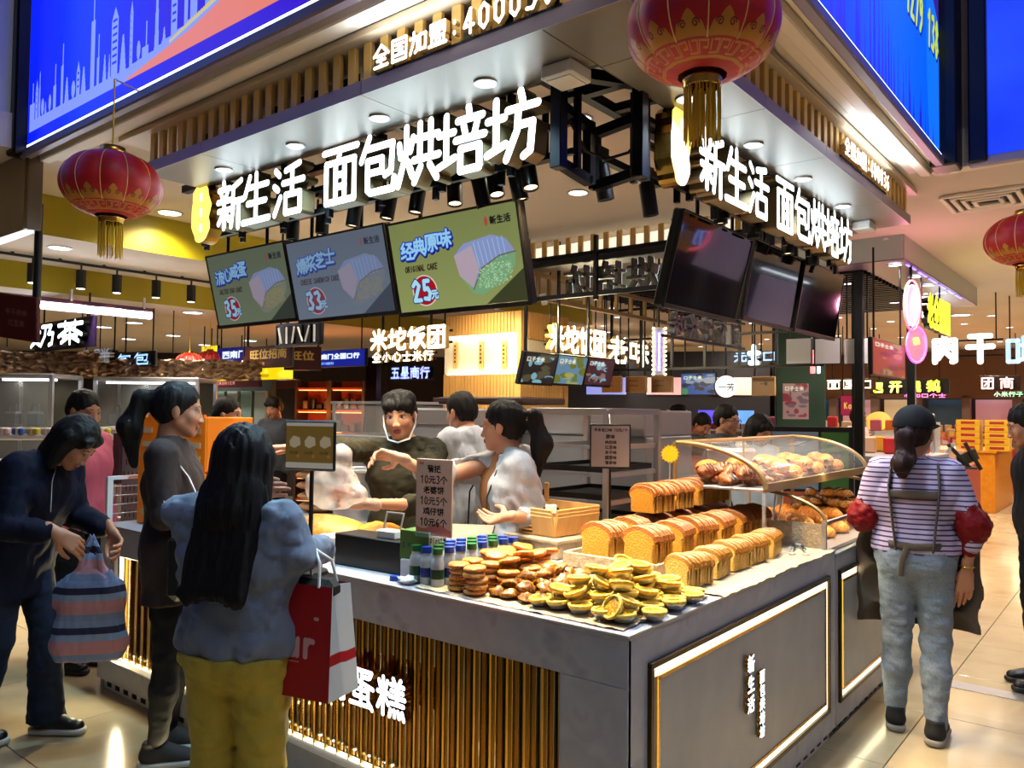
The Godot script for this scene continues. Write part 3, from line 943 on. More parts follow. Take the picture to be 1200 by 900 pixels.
func truss() -> void:
	var t := thing("steel_truss", "dark steel tube frame hung from the ceiling inside the canopy", "frame")
	var d: Material = M.dark_steel
	# corner posts with square brackets
	for s in 2:
		var p := V(-0.477, 0, -0.3) if s == 0 else V(-0.3, 0, -0.577)
		span("post", p + V(-0.024, 2.43, -0.024), p + V(0.024, 3.0, 0.024), d, t, 0.003)
		var a := V(0.0, 0, -1) if s == 0 else V(-1, 0, 0.0)
		var q := p + a * 0.03
		for e in [[2.45, 2.45, 0.0, 0.17], [2.66, 2.6, 0.0, 0.17]]:
			var b := MB.new()
			b.bar(q + Vector3.UP * e[0], q + a * e[3] + Vector3.UP * (e[0] - 0.02), 0.036)
			part("bracket_arm", b.done(), d, t)
		var b2 := MB.new()
		b2.bar(q + a * 0.17 + Vector3.UP * 2.42, q + a * 0.17 + Vector3.UP * 2.66, 0.036)
		part("bracket_upright", b2.done(), d, t)
	# overhead ladder rails
	for z in [-0.3, -0.52]:
		span("overhead_rail", V(-3.1, 2.77, z - 0.02), V(-0.28, 2.81, z + 0.02), d, t)
	for x in [-0.3, -0.52]:
		span("overhead_rail", V(x - 0.02, 2.77, -3.4), V(x + 0.02, 2.81, -0.28), d, t)
	for k in 7:
		span("rung", V(-2.98 + k * 0.4, 2.772, -0.52), V(-2.95 + k * 0.4, 2.806, -0.3), d, t)
		span("rung", V(-0.52, 2.772, -0.75 - k * 0.4), V(-0.3, 2.806, -0.72 - k * 0.4), d, t)
		span("drop_tube", V(-2.97 + k * 0.37, 2.46, -0.36), V(-2.945 + k * 0.37, 2.78, -0.335), d, t)
		span("drop_tube", V(-0.36, 2.46, -0.72 - k * 0.38), V(-0.335, 2.78, -0.695 - k * 0.38), d, t)
	var b3 := MB.new()
	b3.bar(V(-0.477, 2.79, -0.3), V(-0.3, 2.79, -0.577), 0.04)
	part("corner_brace", b3.done(), d, t)
	# lamp rails and screen rails
	span("lamp_rail", V(-3.0, 2.545, -0.52), V(-0.6, 2.575, -0.49), d, t)
	span("lamp_rail", V(-0.41, 2.545, -3.3), V(-0.38, 2.575, -1.1), d, t)
	span("lamp_rail", V(-0.52, 2.545, -1.1), V(-0.49, 2.575, -0.5), d, t)
	for k in 6:
		span("lamp_hanger", V(-2.95 + k * 0.45, 2.57, -0.515), V(-2.93 + k * 0.45, 2.78, -0.495), d, t)
		span("lamp_hanger", V(-0.41, 2.57, -1.15 - k * 0.4), V(-0.39, 2.78, -1.13 - k * 0.4), d, t)
	wire("cable", [V(-0.46, 2.62, -0.34), V(-0.44, 2.52, -0.42), V(-0.4, 2.5, -0.5), V(-0.34, 2.53, -0.56), V(-0.31, 2.56, -0.57)], 0.006, M.black_matte, t)
	# rear frame with the backs of the signs facing away
	for side in 1:
		var r := thing("bakery_sign", "bakery sign seen from behind in reverse under the rear canopy", "sign", V(-0.75, 2.46, -3.13), PI)
		var u := 0.3
		for ch in "面包烘培坊":
			var ms := stroke_meshes(script_lines(ch, 0.25, 1.0), 0.0125, 0.06)
			var l := part("letter", ms[1], mat("letter_back", C(0.3, 0.29, 0.26), 0.4, 0.6), r, V(u, 0.25, 0.02))
			part("lit_face", ms[0], M.letter_white, l)
			u += 0.29
		for yy in [0.0, 0.27]:
			box("rail", V(2.4, 0.035, 0.03), V(1.0, yy, -0.01), d, r)
		for k in 4:
			box("upright", V(0.03, 0.5, 0.03), V(0.02 + k * 0.68, 0.2, -0.02), d, r)
func spotlights() -> void:
	var warm := C(1.0, 0.86, 0.62)
	var aims := [
		# [lamp position, aim point, energy]
		[V(-0.77, 2.52, -0.5), V(-0.35, 0.9, -0.35), 3.0], [V(-0.95, 2.52, -0.5), V(-0.5, 0.95, -0.35), 2.9], [V(-1.18, 2.52, -0.5), V(-0.9, 0.95, -0.3), 2.9],
		[V(-1.06, 2.5, -0.54), V(-0.9, 1.0, -0.9), 0.0], [V(-1.41, 2.52, -0.5), V(-1.5, 0.9, -0.3), 1.3], [V(-1.6, 2.52, -0.5), V(-1.75, 0.95, -0.3), 1.8],
		[V(-1.85, 2.52, -0.5), V(-2.0, 0.95, -0.35), 2.0], [V(-2.1, 2.52, -0.5), V(-2.2, 0.95, -0.5), 0.0], [V(-2.35, 2.52, -0.5), V(-2.4, 0.95, -0.5), 0.0],
		[V(-0.86, 2.5, -0.54), V(-0.6, 0.9, -0.8), 2.5],
		[V(-0.49, 2.46, -0.62), V(-0.35, 0.95, -0.9), 2.5], [V(-0.47, 2.46, -0.95), V(-0.35, 0.95, -1.2), 2.6],
		[V(-0.395, 2.52, -1.5), V(-0.35, 1.0, -1.6), 2.3], [V(-0.395, 2.52, -1.9), V(-0.35, 1.0, -2.0), 2.3], [V(-0.395, 2.52, -2.4), V(-0.35, 1.0, -2.4), 2.3], [V(-0.395, 2.52, -2.8), V(-0.35, 1.0, -2.9), 2.1]]
	for a in aims:
		var p: Vector3 = a[0]
		var d: Vector3 = (a[1] - p).normalized()
		var on: bool = a[2] > 0.0
		var t := thing("spotlight", "black cylinder spotlight %s on the rail behind the bakery sign" % ("glowing warm white" if on else "switched off"), "light", p, 0.0, "track spotlights behind the sign" if on else "unlit spotlights behind the sign")
		var bs := Basis.looking_at(d, V(0.3, 0, 1).normalized())
		var body := MB.new()
		body.xf = Transform3D(bs * Basis(Vector3.RIGHT, -PI / 2), Vector3.ZERO)
		body.lathe([Vector2(0.001, -0.07), Vector2(0.03, -0.07), Vector2(0.034, -0.06), Vector2(0.034, 0.075), Vector2(0.029, 0.075), Vector2(0.027, 0.055)], 18)
		part("housing", body.done(), M.black, t)
		body = MB.new()
		body.xf = Transform3D(bs * Basis(Vector3.RIGHT, -PI / 2), Vector3.ZERO)
		body.lathe([Vector2(0.001, 0.066), Vector2(0.0285, 0.066)], 18)
		part("lens", body.done(), M.lamp_warm if on else M.steel_dull, t)
		rod("stem", -d * 0.06, -d * 0.06 + V(0, 0.06, 0), 0.008, M.black, t)
		box("driver", V(0.03, 0.03, 0.08), -d * 0.06 + V(0, 0.06, 0), M.black, t)
		if on:
			spot(d * 0.085, d, warm, a[2], 32.0, 0.028, t)

# ---------------------------------------------------------------- hanging screens
func dot_bg(im: Image, a: Color, b: Color) -> void:
	var h := im.get_height()
	var w := im.get_width()
	for y in h:
		im.fill_rect(Rect2i(0, y, w, 1), a.lerp(b, float(y) / h))
func cake_print(title: String, sub: String, price: String, bg: Color, crumb: Color, dim: float) -> Image:
	var im := canvas(512, 288, bg)
	dot_bg(im, bg * 0.9, bg * 1.06)
	for j in range(0, 12):
		for i in range(0, 30):
			im.fill_rect(Rect2i(90 + i * 13 + (j % 2) * 6, 3 + j * 8, 2, 2), bg * 0.86)
	fill_poly(im, [Vector2(355, 288), Vector2(512, 190), Vector2(512, 288)], bg * 0.45)
	# cake block with lilac blue crust and pale crumb
	var crust := C(0.5, 0.62, 0.85).lerp(C(0.72, 0.62, 0.7), 0.3)
	fill_poly(im, [Vector2(258, 128), Vector2(300, 96), Vector2(410, 82), Vector2(462, 100), Vector2(490, 140), Vector2(484, 180), Vector2(440, 220), Vector2(350, 256), Vector2(318, 250), Vector2(270, 190)], crumb * 0.9)
	fill_poly(im, [Vector2(258, 128), Vector2(300, 96), Vector2(410, 82), Vector2(462, 100), Vector2(490, 140), Vector2(430, 146), Vector2(360, 176), Vector2(318, 232), Vector2(270, 190)], crust)
	fill_poly(im, [Vector2(258, 128), Vector2(330, 104), Vector2(350, 172), Vector2(318, 232), Vector2(270, 190)], C(0.74, 0.66, 0.72))
	for k in 7:
		ink(im, [PackedVector2Array([Vector2(340 + k * 18, 98 - k), Vector2(352 + k * 17, 168 - k * 3)])], Vector2.ZERO, 1.6, C(0.6, 0.78, 0.98))
	ink(im, [PackedVector2Array([Vector2(490, 140), Vector2(430, 146), Vector2(360, 176), Vector2(318, 236)])], Vector2.ZERO, 2.0, C(0.45, 0.4, 0.35))
	var r := RandomNumberGenerator.new()
	r.seed = price.hash()
	for k in 240:
		var q := Vector2(r.randf_range(340, 470), r.randf_range(165, 235))
		if q.y > 250 - (q.x - 330) * 0.42 - 60 and q.y < 262 - (q.x - 330) * 0.34:
			fill_disc(im, q, 3, 2, crumb.lerp(C(0.72, 0.62, 0.2) if title != "经典原味" else C(0.75, 0.9, 0.72), r.randf()))
	for q in 3:
		var u := 34.0
		for k in 4:
			var hh := 58.0
			var l := script_lines(title[k], hh, 1.0, 0.62, 0.08)
			var at := Vector2(u + k * 54, 62 - k * 7)
			ink(im, l, at + Vector2(2, 3) * (1.0 if q == 0 else 0.0), [9.0, 7.5, 4.2][q], [C(0.1, 0.12, 0.5), C(0.12, 0.25, 0.75), C(0.62, 0.85, 1.0)][q])
	print_text(im, sub, Vector2(44, 140), 19, 1.7, C(0.2, 0.12, 0.12), 0.62, 0.15, false, 0.92)
	fill_disc(im, Vector2(118, 222), 54, 50, C(0.9, 0.85, 0.8))
	fill_disc(im, Vector2(118, 222), 49, 46, C(0.72, 0.08, 0.1))
	for q in 2:
		print_text(im, price, Vector2(62, 188), 66, [10.0, 7.0][q], [C(0.12, 0.2, 0.5), C(0.72, 0.92, 1.0)][q], 0.62)
		print_text(im, "元", Vector2(142, 222), 30, [5.0, 3.0][q], [C(0.12, 0.2, 0.5), C(0.72, 0.92, 1.0)][q])
	print_text(im, "新生活", Vector2(412, 30), 24, 1.8, C(0.08, 0.08, 0.1))
	fill_disc(im, Vector2(398, 42), 6, 14, C(0.7, 0.3, 0.25))
	if dim < 1.0:
		for y in 288:
			for x in 512:
				var c := im.get_pixel(x, y)
				im.set_pixel(x, y, c.lerp(C(0.45, 0.5, 0.62), 1.0 - dim))
	return im
func tv(label: String, tl: Vector3, turn: float, tilt: float, print_: Material, w := 0.8, depth := 0.05) -> Node3D:
	var h := w * 9.0 / 16.0
	var t := thing("hanging_screen", label, "screen", tl, turn)
	var bs := Basis(Vector3.RIGHT, tilt)
	# local frame: top left corner at the origin, panel hangs down and leans away at the bottom
	var c := bs * V(w / 2, -h / 2, 0)
	box("back_case", V(w, h, depth), c + bs * V(0, 0, -depth / 2 - 0.004), M.black, t, 0.008, V(tilt, 0, 0))
	var bz := w * 0.014
	for e in [[V(0, h / 2 - bz / 2, 0), V(w, bz, 0.012)], [V(0, -h / 2 + bz, 0), V(w, bz * 2, 0.012)], [V(-w / 2 + bz / 2, 0, 0), V(bz, h, 0.012)], [V(w / 2 - bz / 2, 0, 0), V(bz, h, 0.012)]]:
		box("bezel", e[1], c + bs * e[0], M.black, t, 0.002, V(tilt, 0, 0))
	part("display", screen_quad(w - bz * 2, h - bz * 2.5), print_, t, c + bs * V(0, bz * 0.4, 0.0015), V(tilt, 0, 0))
	return t
func screens() -> void:
	var a := printed("screen_a", cake_print("流心咸蛋", "SALTED EGG CAKE", "35", C(0.46, 0.5, 0.36), C(0.62, 0.62, 0.5), 0.8), 0.43, 0.12)
	var b := printed("screen_b", cake_print("爆浆芝士", "CHEESE SANDWICH CAKE", "33", C(0.46, 0.5, 0.54), C(0.58, 0.6, 0.6), 0.62), 0.46, 0.12)
	var c := printed("screen_c", cake_print("经典原味", "ORIGINAL CAKE", "25", C(0.56, 0.6, 0.36), C(0.55, 0.75, 0.55), 1.0), 0.6, 0.12)
	var tilt := -deg_to_rad(13.4)
	var set_ := [[V(-3.311, 2.473, -0.556), a, "hanging menu screen advertising salted egg cake at 35"], [V(-2.498, 2.456, -0.554), b, "hanging menu screen advertising cheese cake at 33"], [V(-1.656, 2.436, -0.535), c, "hanging menu screen advertising original cake at 25"]]
	for s in set_:
		var t := tv(s[2], s[0], 0.0, -tilt, s[1])
		rod("hanger", V(0.2, -0.02, -0.03), V(0.2, 0.34, -0.03), 0.01, M.dark_steel, t)
		rod("hanger", V(0.6, -0.02, -0.03), V(0.6, 0.34, -0.03), 0.01, M.dark_steel, t)
		area(Basis(Vector3.RIGHT, tilt * -1.0) * V(0.4, -0.22, 0.03), Basis(Vector3.RIGHT, tilt * -1.0) * V(0, 0, 1), 0.75, 0.4, C(0.8, 0.9, 0.9), 0.1, t)
	var off := mat("screen_off", C(0.03, 0.035, 0.06), 0.08)
	off.clearcoat_enabled = true
	off.clearcoat = 0.8
	off.clearcoat_roughness = 0.03
	var set2 := [[V(-0.434, 2.466, -1.205), "dark hanging screen nearest the corner post, mirroring the aisle"], [V(-0.465, 2.501, -2.109), "dark hanging screen between two others under the narrow sign"], [V(-0.453, 2.501, -2.874), "dark hanging screen at the far end of the narrow sign"]]
	for k in 3:
		var s = set2[k]
		var t := tv(s[1], s[0], PI / 2, deg_to_rad([13.6, 9.6, 9.5][k]), off)
		rod("hanger", V(0.2, -0.02, -0.03), V(0.2, 0.3, -0.03), 0.01, M.dark_steel, t)
		rod("hanger", V(0.6, -0.02, -0.03), V(0.6, 0.3, -0.03), 0.01, M.dark_steel, t)
# ---------------------------------------------------------------- lanterns
func lantern_print() -> Image:
	var w := 1024
	var h := 256
	var im := canvas(w, h, C(0.62, 0.02, 0.03))
	var n := FastNoiseLite.new()
	n.frequency = 0.02
	for y in h:
		for x in w:
			var k := 0.5 + 0.5 * n.get_noise_2d(x * 0.25, y * 2.0)
			im.set_pixel(x, y, C(0.6, 0.01, 0.02).lerp(C(0.76, 0.03, 0.035), k))
	var g := C(0.72, 0.46, 0.1)
	# v = 0 is the bottom of the body
	im.fill_rect(Rect2i(0, 16, w, 6), g)
	im.fill_rect(Rect2i(0, 54, w, 10), g)
	for k in 16:
		var x := k * 64
		for s in [[0, 26, 0, 48, 26, 48, 26, 36, 14, 36], [32, 26, 58, 26, 58, 48, 44, 48], [36, 32, 36, 48]]:
			var p := PackedVector2Array()
			for q in range(0, s.size(), 2):
				p.append(Vector2(x + s[q], s[q + 1]))
			ink(im, [p], Vector2.ZERO, 2.2, g)
	for k in 12:
		var x := k * w / 12.0 + 42
		fill_poly(im, [Vector2(x - 38, 64), Vector2(x - 30, 78), Vector2(x - 16, 84), Vector2(x - 6, 96), Vector2(x, 100), Vector2(x + 6, 96), Vector2(x + 16, 84), Vector2(x + 30, 78), Vector2(x + 38, 64)], g)
		for s in [-1, 1]:
			var sp := PackedVector2Array()
			for q in 12:
				var a := q * 0.75
				sp.append(Vector2(x + s * 15 + cos(a) * (9 - q * 0.65) * s, 76 + sin(a) * (8 - q * 0.55)))
			ink(im, [sp], Vector2.ZERO, 1.2, C(0.42, 0.05, 0.02))
	return im
func lantern(label: String, at: Vector3, r: float, turn: float, cord_top: float, group := "", hook := Vector3.ZERO) -> void:
	var t := thing("red_lantern", label, "lantern", at, turn, group)
	if not M.has("lantern_silk"):
		printed("lantern_silk", lantern_print(), 0.0, 0.5)
	var sides := 96
	var rows := []
	var hh := r * 0.68
	for i in 25:
		var v := i / 24.0
		var th := lerpf(-1.32, 1.32, v)
		var row := PackedVector3Array()
		for j in sides + 1:
			var a := -TAU * j / sides
			var seg := fposmod(float(j) / sides * 12.0, 1.0)
			var lobe := 1.0 - 0.035 * pow(absf(seg - 0.5) * 2.0, 2.0)
			var cr := pow(cos(th), 0.82) * r * lobe
			row.append(V(cos(a) * cr, sin(th) * hh, sin(a) * cr))
		rows.append(row)
	var b := MB.new()
	b.surf(rows, false)
	part("silk_body", b.done(), M.lantern_silk, t)
	for k in 12:
		var pts := []
		for i in 15:
			var th := lerpf(-0.78, 1.32, i / 14.0)
			var a := -TAU * k / 12.0
			var cr := pow(cos(th), 0.82) * r * 0.968
			pts.append(V(cos(a) * cr, sin(th) * hh, sin(a) * cr))
		wire("rib", pts, r * 0.009, M.gold_satin, t, 6)
	var cr2 := r * 0.245
	var col := MB.new()
	col.lathe([Vector2(cr2 * 0.9, -hh * 1.2), Vector2(cr2, -hh * 1.18), Vector2(cr2, -hh * 1.1), Vector2(cr2 * 1.06, -hh * 1.08), Vector2(cr2 * 1.06, -hh * 1.02), Vector2(cr2, -hh * 1.0), Vector2(cr2, -hh * 0.92)], 24)
	part("lower_collar", col.done(), M.gold, t)
	col = MB.new()
	col.lathe([Vector2(cr2, hh * 0.93), Vector2(cr2, hh * 1.0), Vector2(cr2 * 1.06, hh * 1.02), Vector2(cr2 * 1.06, hh * 1.08), Vector2(cr2, hh * 1.1), Vector2(cr2, hh * 1.18), Vector2(0.001, hh * 1.2)], 24)
	part("upper_collar", col.done(), M.gold, t)
	var ts := MB.new()
	var g := RandomNumberGenerator.new()
	g.seed = 9
	for k in 90:
		var a := TAU * k / 90.0 * 3.0
		var q: float = cr2 * [0.95, 0.8, 0.6][k % 3]
		var p := V(cos(a) * q, 0, sin(a) * q)
		var bot := -hh * 1.15 - r * 0.72 - g.randf() * r * 0.04
		ts.tube(PackedVector3Array([p + V(0, -hh * 1.12, 0), p * 1.02 + V(g.randf_range(-1, 1) * 0.003, (bot - hh * 1.12) / 2, g.randf_range(-1, 1) * 0.003), p * 1.0 + V(0, bot, 0)]), 0.0022, 4, false)
	var tp := part("tassel", ts.done(), M.tassel, t)
	tp.set_meta("kind", "stuff")
	rod("cord", V(0, hh * 1.15, 0), V(0, cord_top - at.y, 0), 0.0035, M.tassel, t, 6)
	if hook != Vector3.ZERO:
		rod("hook", V(0, cord_top - at.y, 0), Basis(Vector3.UP, -turn) * (hook - at), 0.004, M.steel, t, 6)

# ---------------------------------------------------------------- counters
func lit_letters(parent: Node, text: String, at: Vector3, turn: float, h: float, r: float, depth: float, vertical := false, pitch := 1.08, face := "letter_white", flank := "gold") -> void:
	var u := 0.0
	for ch in text:
		var ms := stroke_meshes(script_lines(ch, h, 1.0), r, depth)
		var off := V(0, -u, 0) if vertical else V(u, 0, 0)
		var l := part("letter", ms[1], M[flank], parent, at + Basis(Vector3.UP, turn) * off, V(0, turn, 0))
		part("lit_face", ms[0], M[face], l)
		u += h * pitch * (1.0 if ch.unicode_at(0) > 255 else 0.65)
func framed_panel(t: Node, z0: float, z1: float, y0: float, y1: float) -> void:
	# front at x = 0 facing +x; z0 near end, z1 far end
	var fr := 0.014
	var q := 0.05
	for e in [[y0, y0 + 0.02, z0, z1], [y1 - 0.02, y1, z0, z1], [y0 + 0.02, y1 - 0.02, z0, z0 - 0.02], [y0 + 0.02, y1 - 0.02, z1 + 0.02, z1]]:
		span("frame_bar", V(-0.002, e[0], e[2]), V(fr, e[1], e[3]), M.brass_dark, t, 0.002)
	var a := 0.022
	for e in [[y0 + a, y0 + q, z0 - a, z1 + a], [y1 - q, y1 - a, z0 - a, z1 + a], [y0 + q, y1 - q, z0 - a, z0 - q * 0.7], [y0 + q, y1 - q, z1 + q, z1 + a]]:
		span("light_strip", V(-0.001, e[0], e[2]), V(0.004, e[1], e[3]), M.led_warm, t)
	for e in [[y0 + q, y0 + q + 0.012, z0 - q, z1 + q], [y1 - q - 0.012, y1 - q, z0 - q, z1 + q], [y0 + q, y1 - q, z0 - q, z0 - q - 0.012], [y0 + q, y1 - q, z1 + q + 0.012, z1 + q]]:
		span("gold_edge", V(0.0, e[0], e[2]), V(0.01, e[1], e[3]), M.gold, t)
	span("centre_panel", V(-0.002, y0 + q + 0.012, z0 - q - 0.012), V(0.006, y1 - q - 0.012, z1 + q + 0.012), noisy("panel_grey", [C(0.58, 0.59, 0.6), C(0.63, 0.64, 0.65)], 0.01, V(1.5, 1.5, 1.5), 0.4, 0.1, 0.0, 31), t)
	for e in [[(y1 - 0.036), 0.0], [(y0 + 0.036), 0.0]]:
		area(V(0.012, e[0], (z0 + z1) / 2), V(1, 0, 0), absf(z1 - z0) - 0.1, 0.03, C(1.0, 0.93, 0.75), 0.1, t)
func counters() -> void:
	var st: Material = M.stone_grey
	var t := thing("bakery_counter", "grey stone bakery counter with gold fluted mirror front", "counter")
	# slabs of the front, window of gold bars between them
	span("front_band", V(-3.36, 0.745, -0.02), V(0.0, 0.897, 0.0), st, t, 0.002)
	span("front_stile", V(-3.36, 0.06, -0.02), V(-3.194, 0.745, 0.0), st, t, 0.002)
	span("front_stile", V(-0.241, 0.06, -0.02), V(0.0, 0.745, 0.0), st, t, 0.002)
	span("front_sill", V(-3.194, 0.06, -0.02), V(-0.241, 0.178, 0.0), st, t, 0.002)
	span("sill_cap", V(-3.194, 0.178, -0.05), V(-0.241, 0.184, 0.012), M.white, t)
	span("carcass", V(-3.355, 0.0, -0.6), V(-0.62, 0.87, -0.08), M.stone_grey, t)
	span("end_panel", V(-3.36, 0.0, -0.6), V(-3.34, 0.897, -0.02), st, t)
	span("worktop", V(-3.36, 0.885, -0.62), V(0.004, 0.9, 0.004), st, t, 0.002)
	span("edge_trim", V(-3.36, 0.896, 0.0045), V(0.006, 0.9015, 0.007), M.aluminium, t)
	span("plinth", V(-3.34, 0.0, -0.06), V(-0.02, 0.06, -0.03), M.white, t)
	for k in 34:
		span("vent_slot", V(-3.3 + k * 0.095, 0.015, -0.031), V(-3.25 + k * 0.095, 0.045, -0.0285), M.black_matte, t)
	span("mirror_back", V(-3.194, 0.178, -0.078), V(-0.241, 0.745, -0.06), M.bronze_mirror, t)
	var bar := box_mesh(V(0.01, 0.565, 0.026), 0.003)
	var thin := box_mesh(V(0.004, 0.565, 0.008), 0.001)
	var x := -3.139
	while x < -0.25:
		part("gold_bar", bar, M.gold, t, V(x, 0.4615, -0.042))
		part("gold_fillet", thin, M.brass_dark, t, V(x - 0.036, 0.4615, -0.055))
		x += 0.072
	span("light_strip", V(-3.19, 0.184, -0.05), V(-0.9, 0.192, -0.03), M.led_warm, t)
	var led := box_mesh(V(0.012, 0.006, 0.006), 0.001)
	for k in 52:
		part("led_bead", led, M.led_white, t, V(-3.15 + k * 0.0565 * 0.76, 0.215, -0.057))
	span("light_strip", V(-3.192, 0.19, -0.05), V(-3.175, 0.74, -0.03), M.led_warm, t)
	span("light_strip", V(-3.108, 0.19, -0.058), V(-3.098, 0.74, -0.05), M.led_warm, t)
	area(V(-2.1, 0.2, -0.02), V(0, 0.8, 0.25), 2.2, 0.03, C(1.0, 0.92, 0.7), 0.5, t)
	area(V(-3.15, 0.46, -0.015), V(0.4, 0, 1), 0.03, 0.5, C(1.0, 0.93, 0.75), 0.5, t)
	var s := thing("egg_cake_sign", "white lit characters fixed on the gold fluted counter front", "sign", V(-1.36, 0.585, 0.004))
	lit_letters(s, "鸡蛋糕", Vector3.ZERO, 0.0, 0.15, 0.0085, 0.03)
	area(V(0.24, -0.07, 0.045), V(0, 0, 1), 0.45, 0.14, C(0.95, 0.97, 1.0), 0.12, s)
	# right hand counter
	t = thing("bakery_counter", "grey stone counter with light framed panel under bread loaves", "counter")
	span("front_face", V(-0.02, 0.06, -1.93), V(0.0, 0.897, -0.003), st, t, 0.002)
	span("carcass", V(-0.6, 0.0, -1.93), V(-0.06, 0.88, -0.08), st, t)
	span("worktop", V(-0.95, 0.885, -1.93), V(0.004, 0.9, -0.62), st, t, 0.002)
	span("edge_trim", V(0.0045, 0.896, -1.93), V(0.007, 0.9015, 0.0), M.aluminium, t)
	span("plinth", V(-0.06, 0.0, -1.93), V(-0.03, 0.06, -0.02), M.white, t)
	for k in 20:
		span("vent_slot", V(-0.031, 0.015, -0.1 - k * 0.092), V(-0.0285, 0.045, -0.15 - k * 0.092), M.black_matte, t)
	framed_panel(t, -0.116, -1.821, 0.164, 0.796)
	s = thing("counter_sign", "white backlit characters in two columns on the grey framed panel", "sign", V(0.012, 0, 0))
	lit_letters(s, "新生活", V(0, 0.655, -0.815), PI / 2, 0.062, 0.0042, 0.014, true, 1.18)
	lit_letters(s, "面包烘培坊", V(0, 0.575, -0.93), PI / 2, 0.046, 0.0034, 0.014, true, 1.12)
	area(V(0.03, 0.5, -0.9), V(1, 0, 0), 0.15, 0.3, C(0.8, 0.9, 1.0), 0.05, s)
	t = thing("bakery_counter", "grey counter with light framed panel under the glass bread case", "counter")
	span("front_face", V(-0.02, 0.06, -3.25), V(0.0, 0.86, -1.935), st, t, 0.002)
	span("carcass", V(-0.6, 0.0, -3.25), V(-0.03, 0.86, -1.935), st, t)
	span("worktop", V(-0.62, 0.86, -3.25), V(0.004, 0.88, -1.935), M.steel_dull, t, 0.002)
	span("plinth", V(-0.06, 0.0, -3.25), V(-0.03, 0.06, -1.935), M.white, t)
	for k in 14:
		span("vent_slot", V(-0.031, 0.015, -1.98 - k * 0.092), V(-0.0285, 0.045, -2.03 - k * 0.092), M.black_matte, t)
	framed_panel(t, -1.975, -3.2, 0.164, 0.796)

# ---------------------------------------------------------------- bread and cakes
func crust(key: String, a: Color, b: Color, c: Color, sc := 9.0, rough := 0.5, bump := 0.25) -> StandardMaterial3D:
	var m := noisy(key, [a, b, c, b], 0.02, V(sc, sc, sc), rough, 0.0, bump, key.hash() % 100)
	m.clearcoat_enabled = true
	m.clearcoat = 0.1
	m.clearcoat_roughness = 0.35
	return m
func blob(sx: float, sy: float, sz: float, wob: float, seed_: int, sides := 14, rings := 9, flat_bottom := 0.35) -> ArrayMesh:
	var n := FastNoiseLite.new()
	n.seed = seed_
	n.frequency = 1.1
	var rows := []
	for i in rings + 1:
		var th := lerpf(-PI / 2, PI / 2, float(i) / rings)
		var row := PackedVector3Array()
		for j in sides:
			var a := -TAU * j / sides
			var d := V(cos(th) * cos(a), sin(th), cos(th) * sin(a))
			var k := 1.0 + wob * n.get_noise_3dv(d * 1.3)
			var y := d.y * k
			if y < 0:
				y *= flat_bottom
			row.append(V(d.x * sx * k, (y + flat_bottom) * sy, d.z * sz * k))
		rows.append(row)
	var b := MB.new()
	b.surf(rows)
	return b.done()
func make_tart() -> Node3D:
	var t := thing("egg_tart", "golden egg tart in a foil cup heaped at the counter corner", "pastry", Vector3.ZERO, 0.0, "egg tarts heaped at the counter corner")
	var b := MB.new()
	b.lathe([Vector2(0.0011, 0.0000), Vector2(0.0269, 0.0000), Vector2(0.0370, 0.0146), Vector2(0.0375, 0.0168)], 18)
	part("foil_cup", b.done(), M.aluminium, t)
	b = MB.new()
	b.lathe([Vector2(0.0364, 0.0140), Vector2(0.0409, 0.0202), Vector2(0.0409, 0.0252), Vector2(0.0381, 0.0286), Vector2(0.0330, 0.0280), Vector2(0.0302, 0.0224)], 18)
	part("crust", b.done(), crust("tart_crust", C(0.86, 0.62, 0.1), C(0.92, 0.74, 0.2), C(0.94, 0.8, 0.34), 14.0), t)
	b = MB.new()
	b.lathe([Vector2(0.0319, 0.0218), Vector2(0.0224, 0.0230), Vector2(0.0011, 0.0237)], 14)
	part("custard", b.done(), crust("custard", C(0.88, 0.6, 0.04), C(0.95, 0.74, 0.1), C(0.62, 0.33, 0.04), 16.0, 0.25, 0.1), t)
	return t
func pile(proto: Node3D, spots: Array, tilt: float, seed_: int, label := "") -> void:
	var g := RandomNumberGenerator.new()
	g.seed = seed_
	proto.set_meta("base_name", String(proto.name))
	for i in spots.size():
		var bs := Basis(Vector3.UP, g.randf() * TAU) * Basis(Vector3.RIGHT, g.randf_range(-1, 1) * tilt * (0.25 if spots[i].y < 0.915 else 1.0))
		if i == 0:
			proto.transform = Transform3D(bs, spots[i])
			if label != "":
				proto.set_meta("label", label)
		else:
			copy(proto, spots[i], bs, label)
func heap(x0: float, x1: float, z0: float, z1: float, y: float, pitch: float, layer: float, layers: int, seed_: int, jit := 0.2) -> Array:
	var g := RandomNumberGenerator.new()
	g.seed = seed_
	var out := []
	for l in layers:
		var inset := l * pitch * 0.55
		var zz := z0 - inset
		var row := 0
		while zz > z1 + inset:
			var xx := x0 + inset + (pitch * 0.5 if row % 2 else 0.0)
			while xx < x1 - inset:
				out.append(V(xx + g.randf_range(-1, 1) * pitch * jit, y + l * layer + g.randf() * 0.004, zz + g.randf_range(-1, 1) * pitch * jit))
				xx += pitch
			zz -= pitch * 0.9
			row += 1
	return out
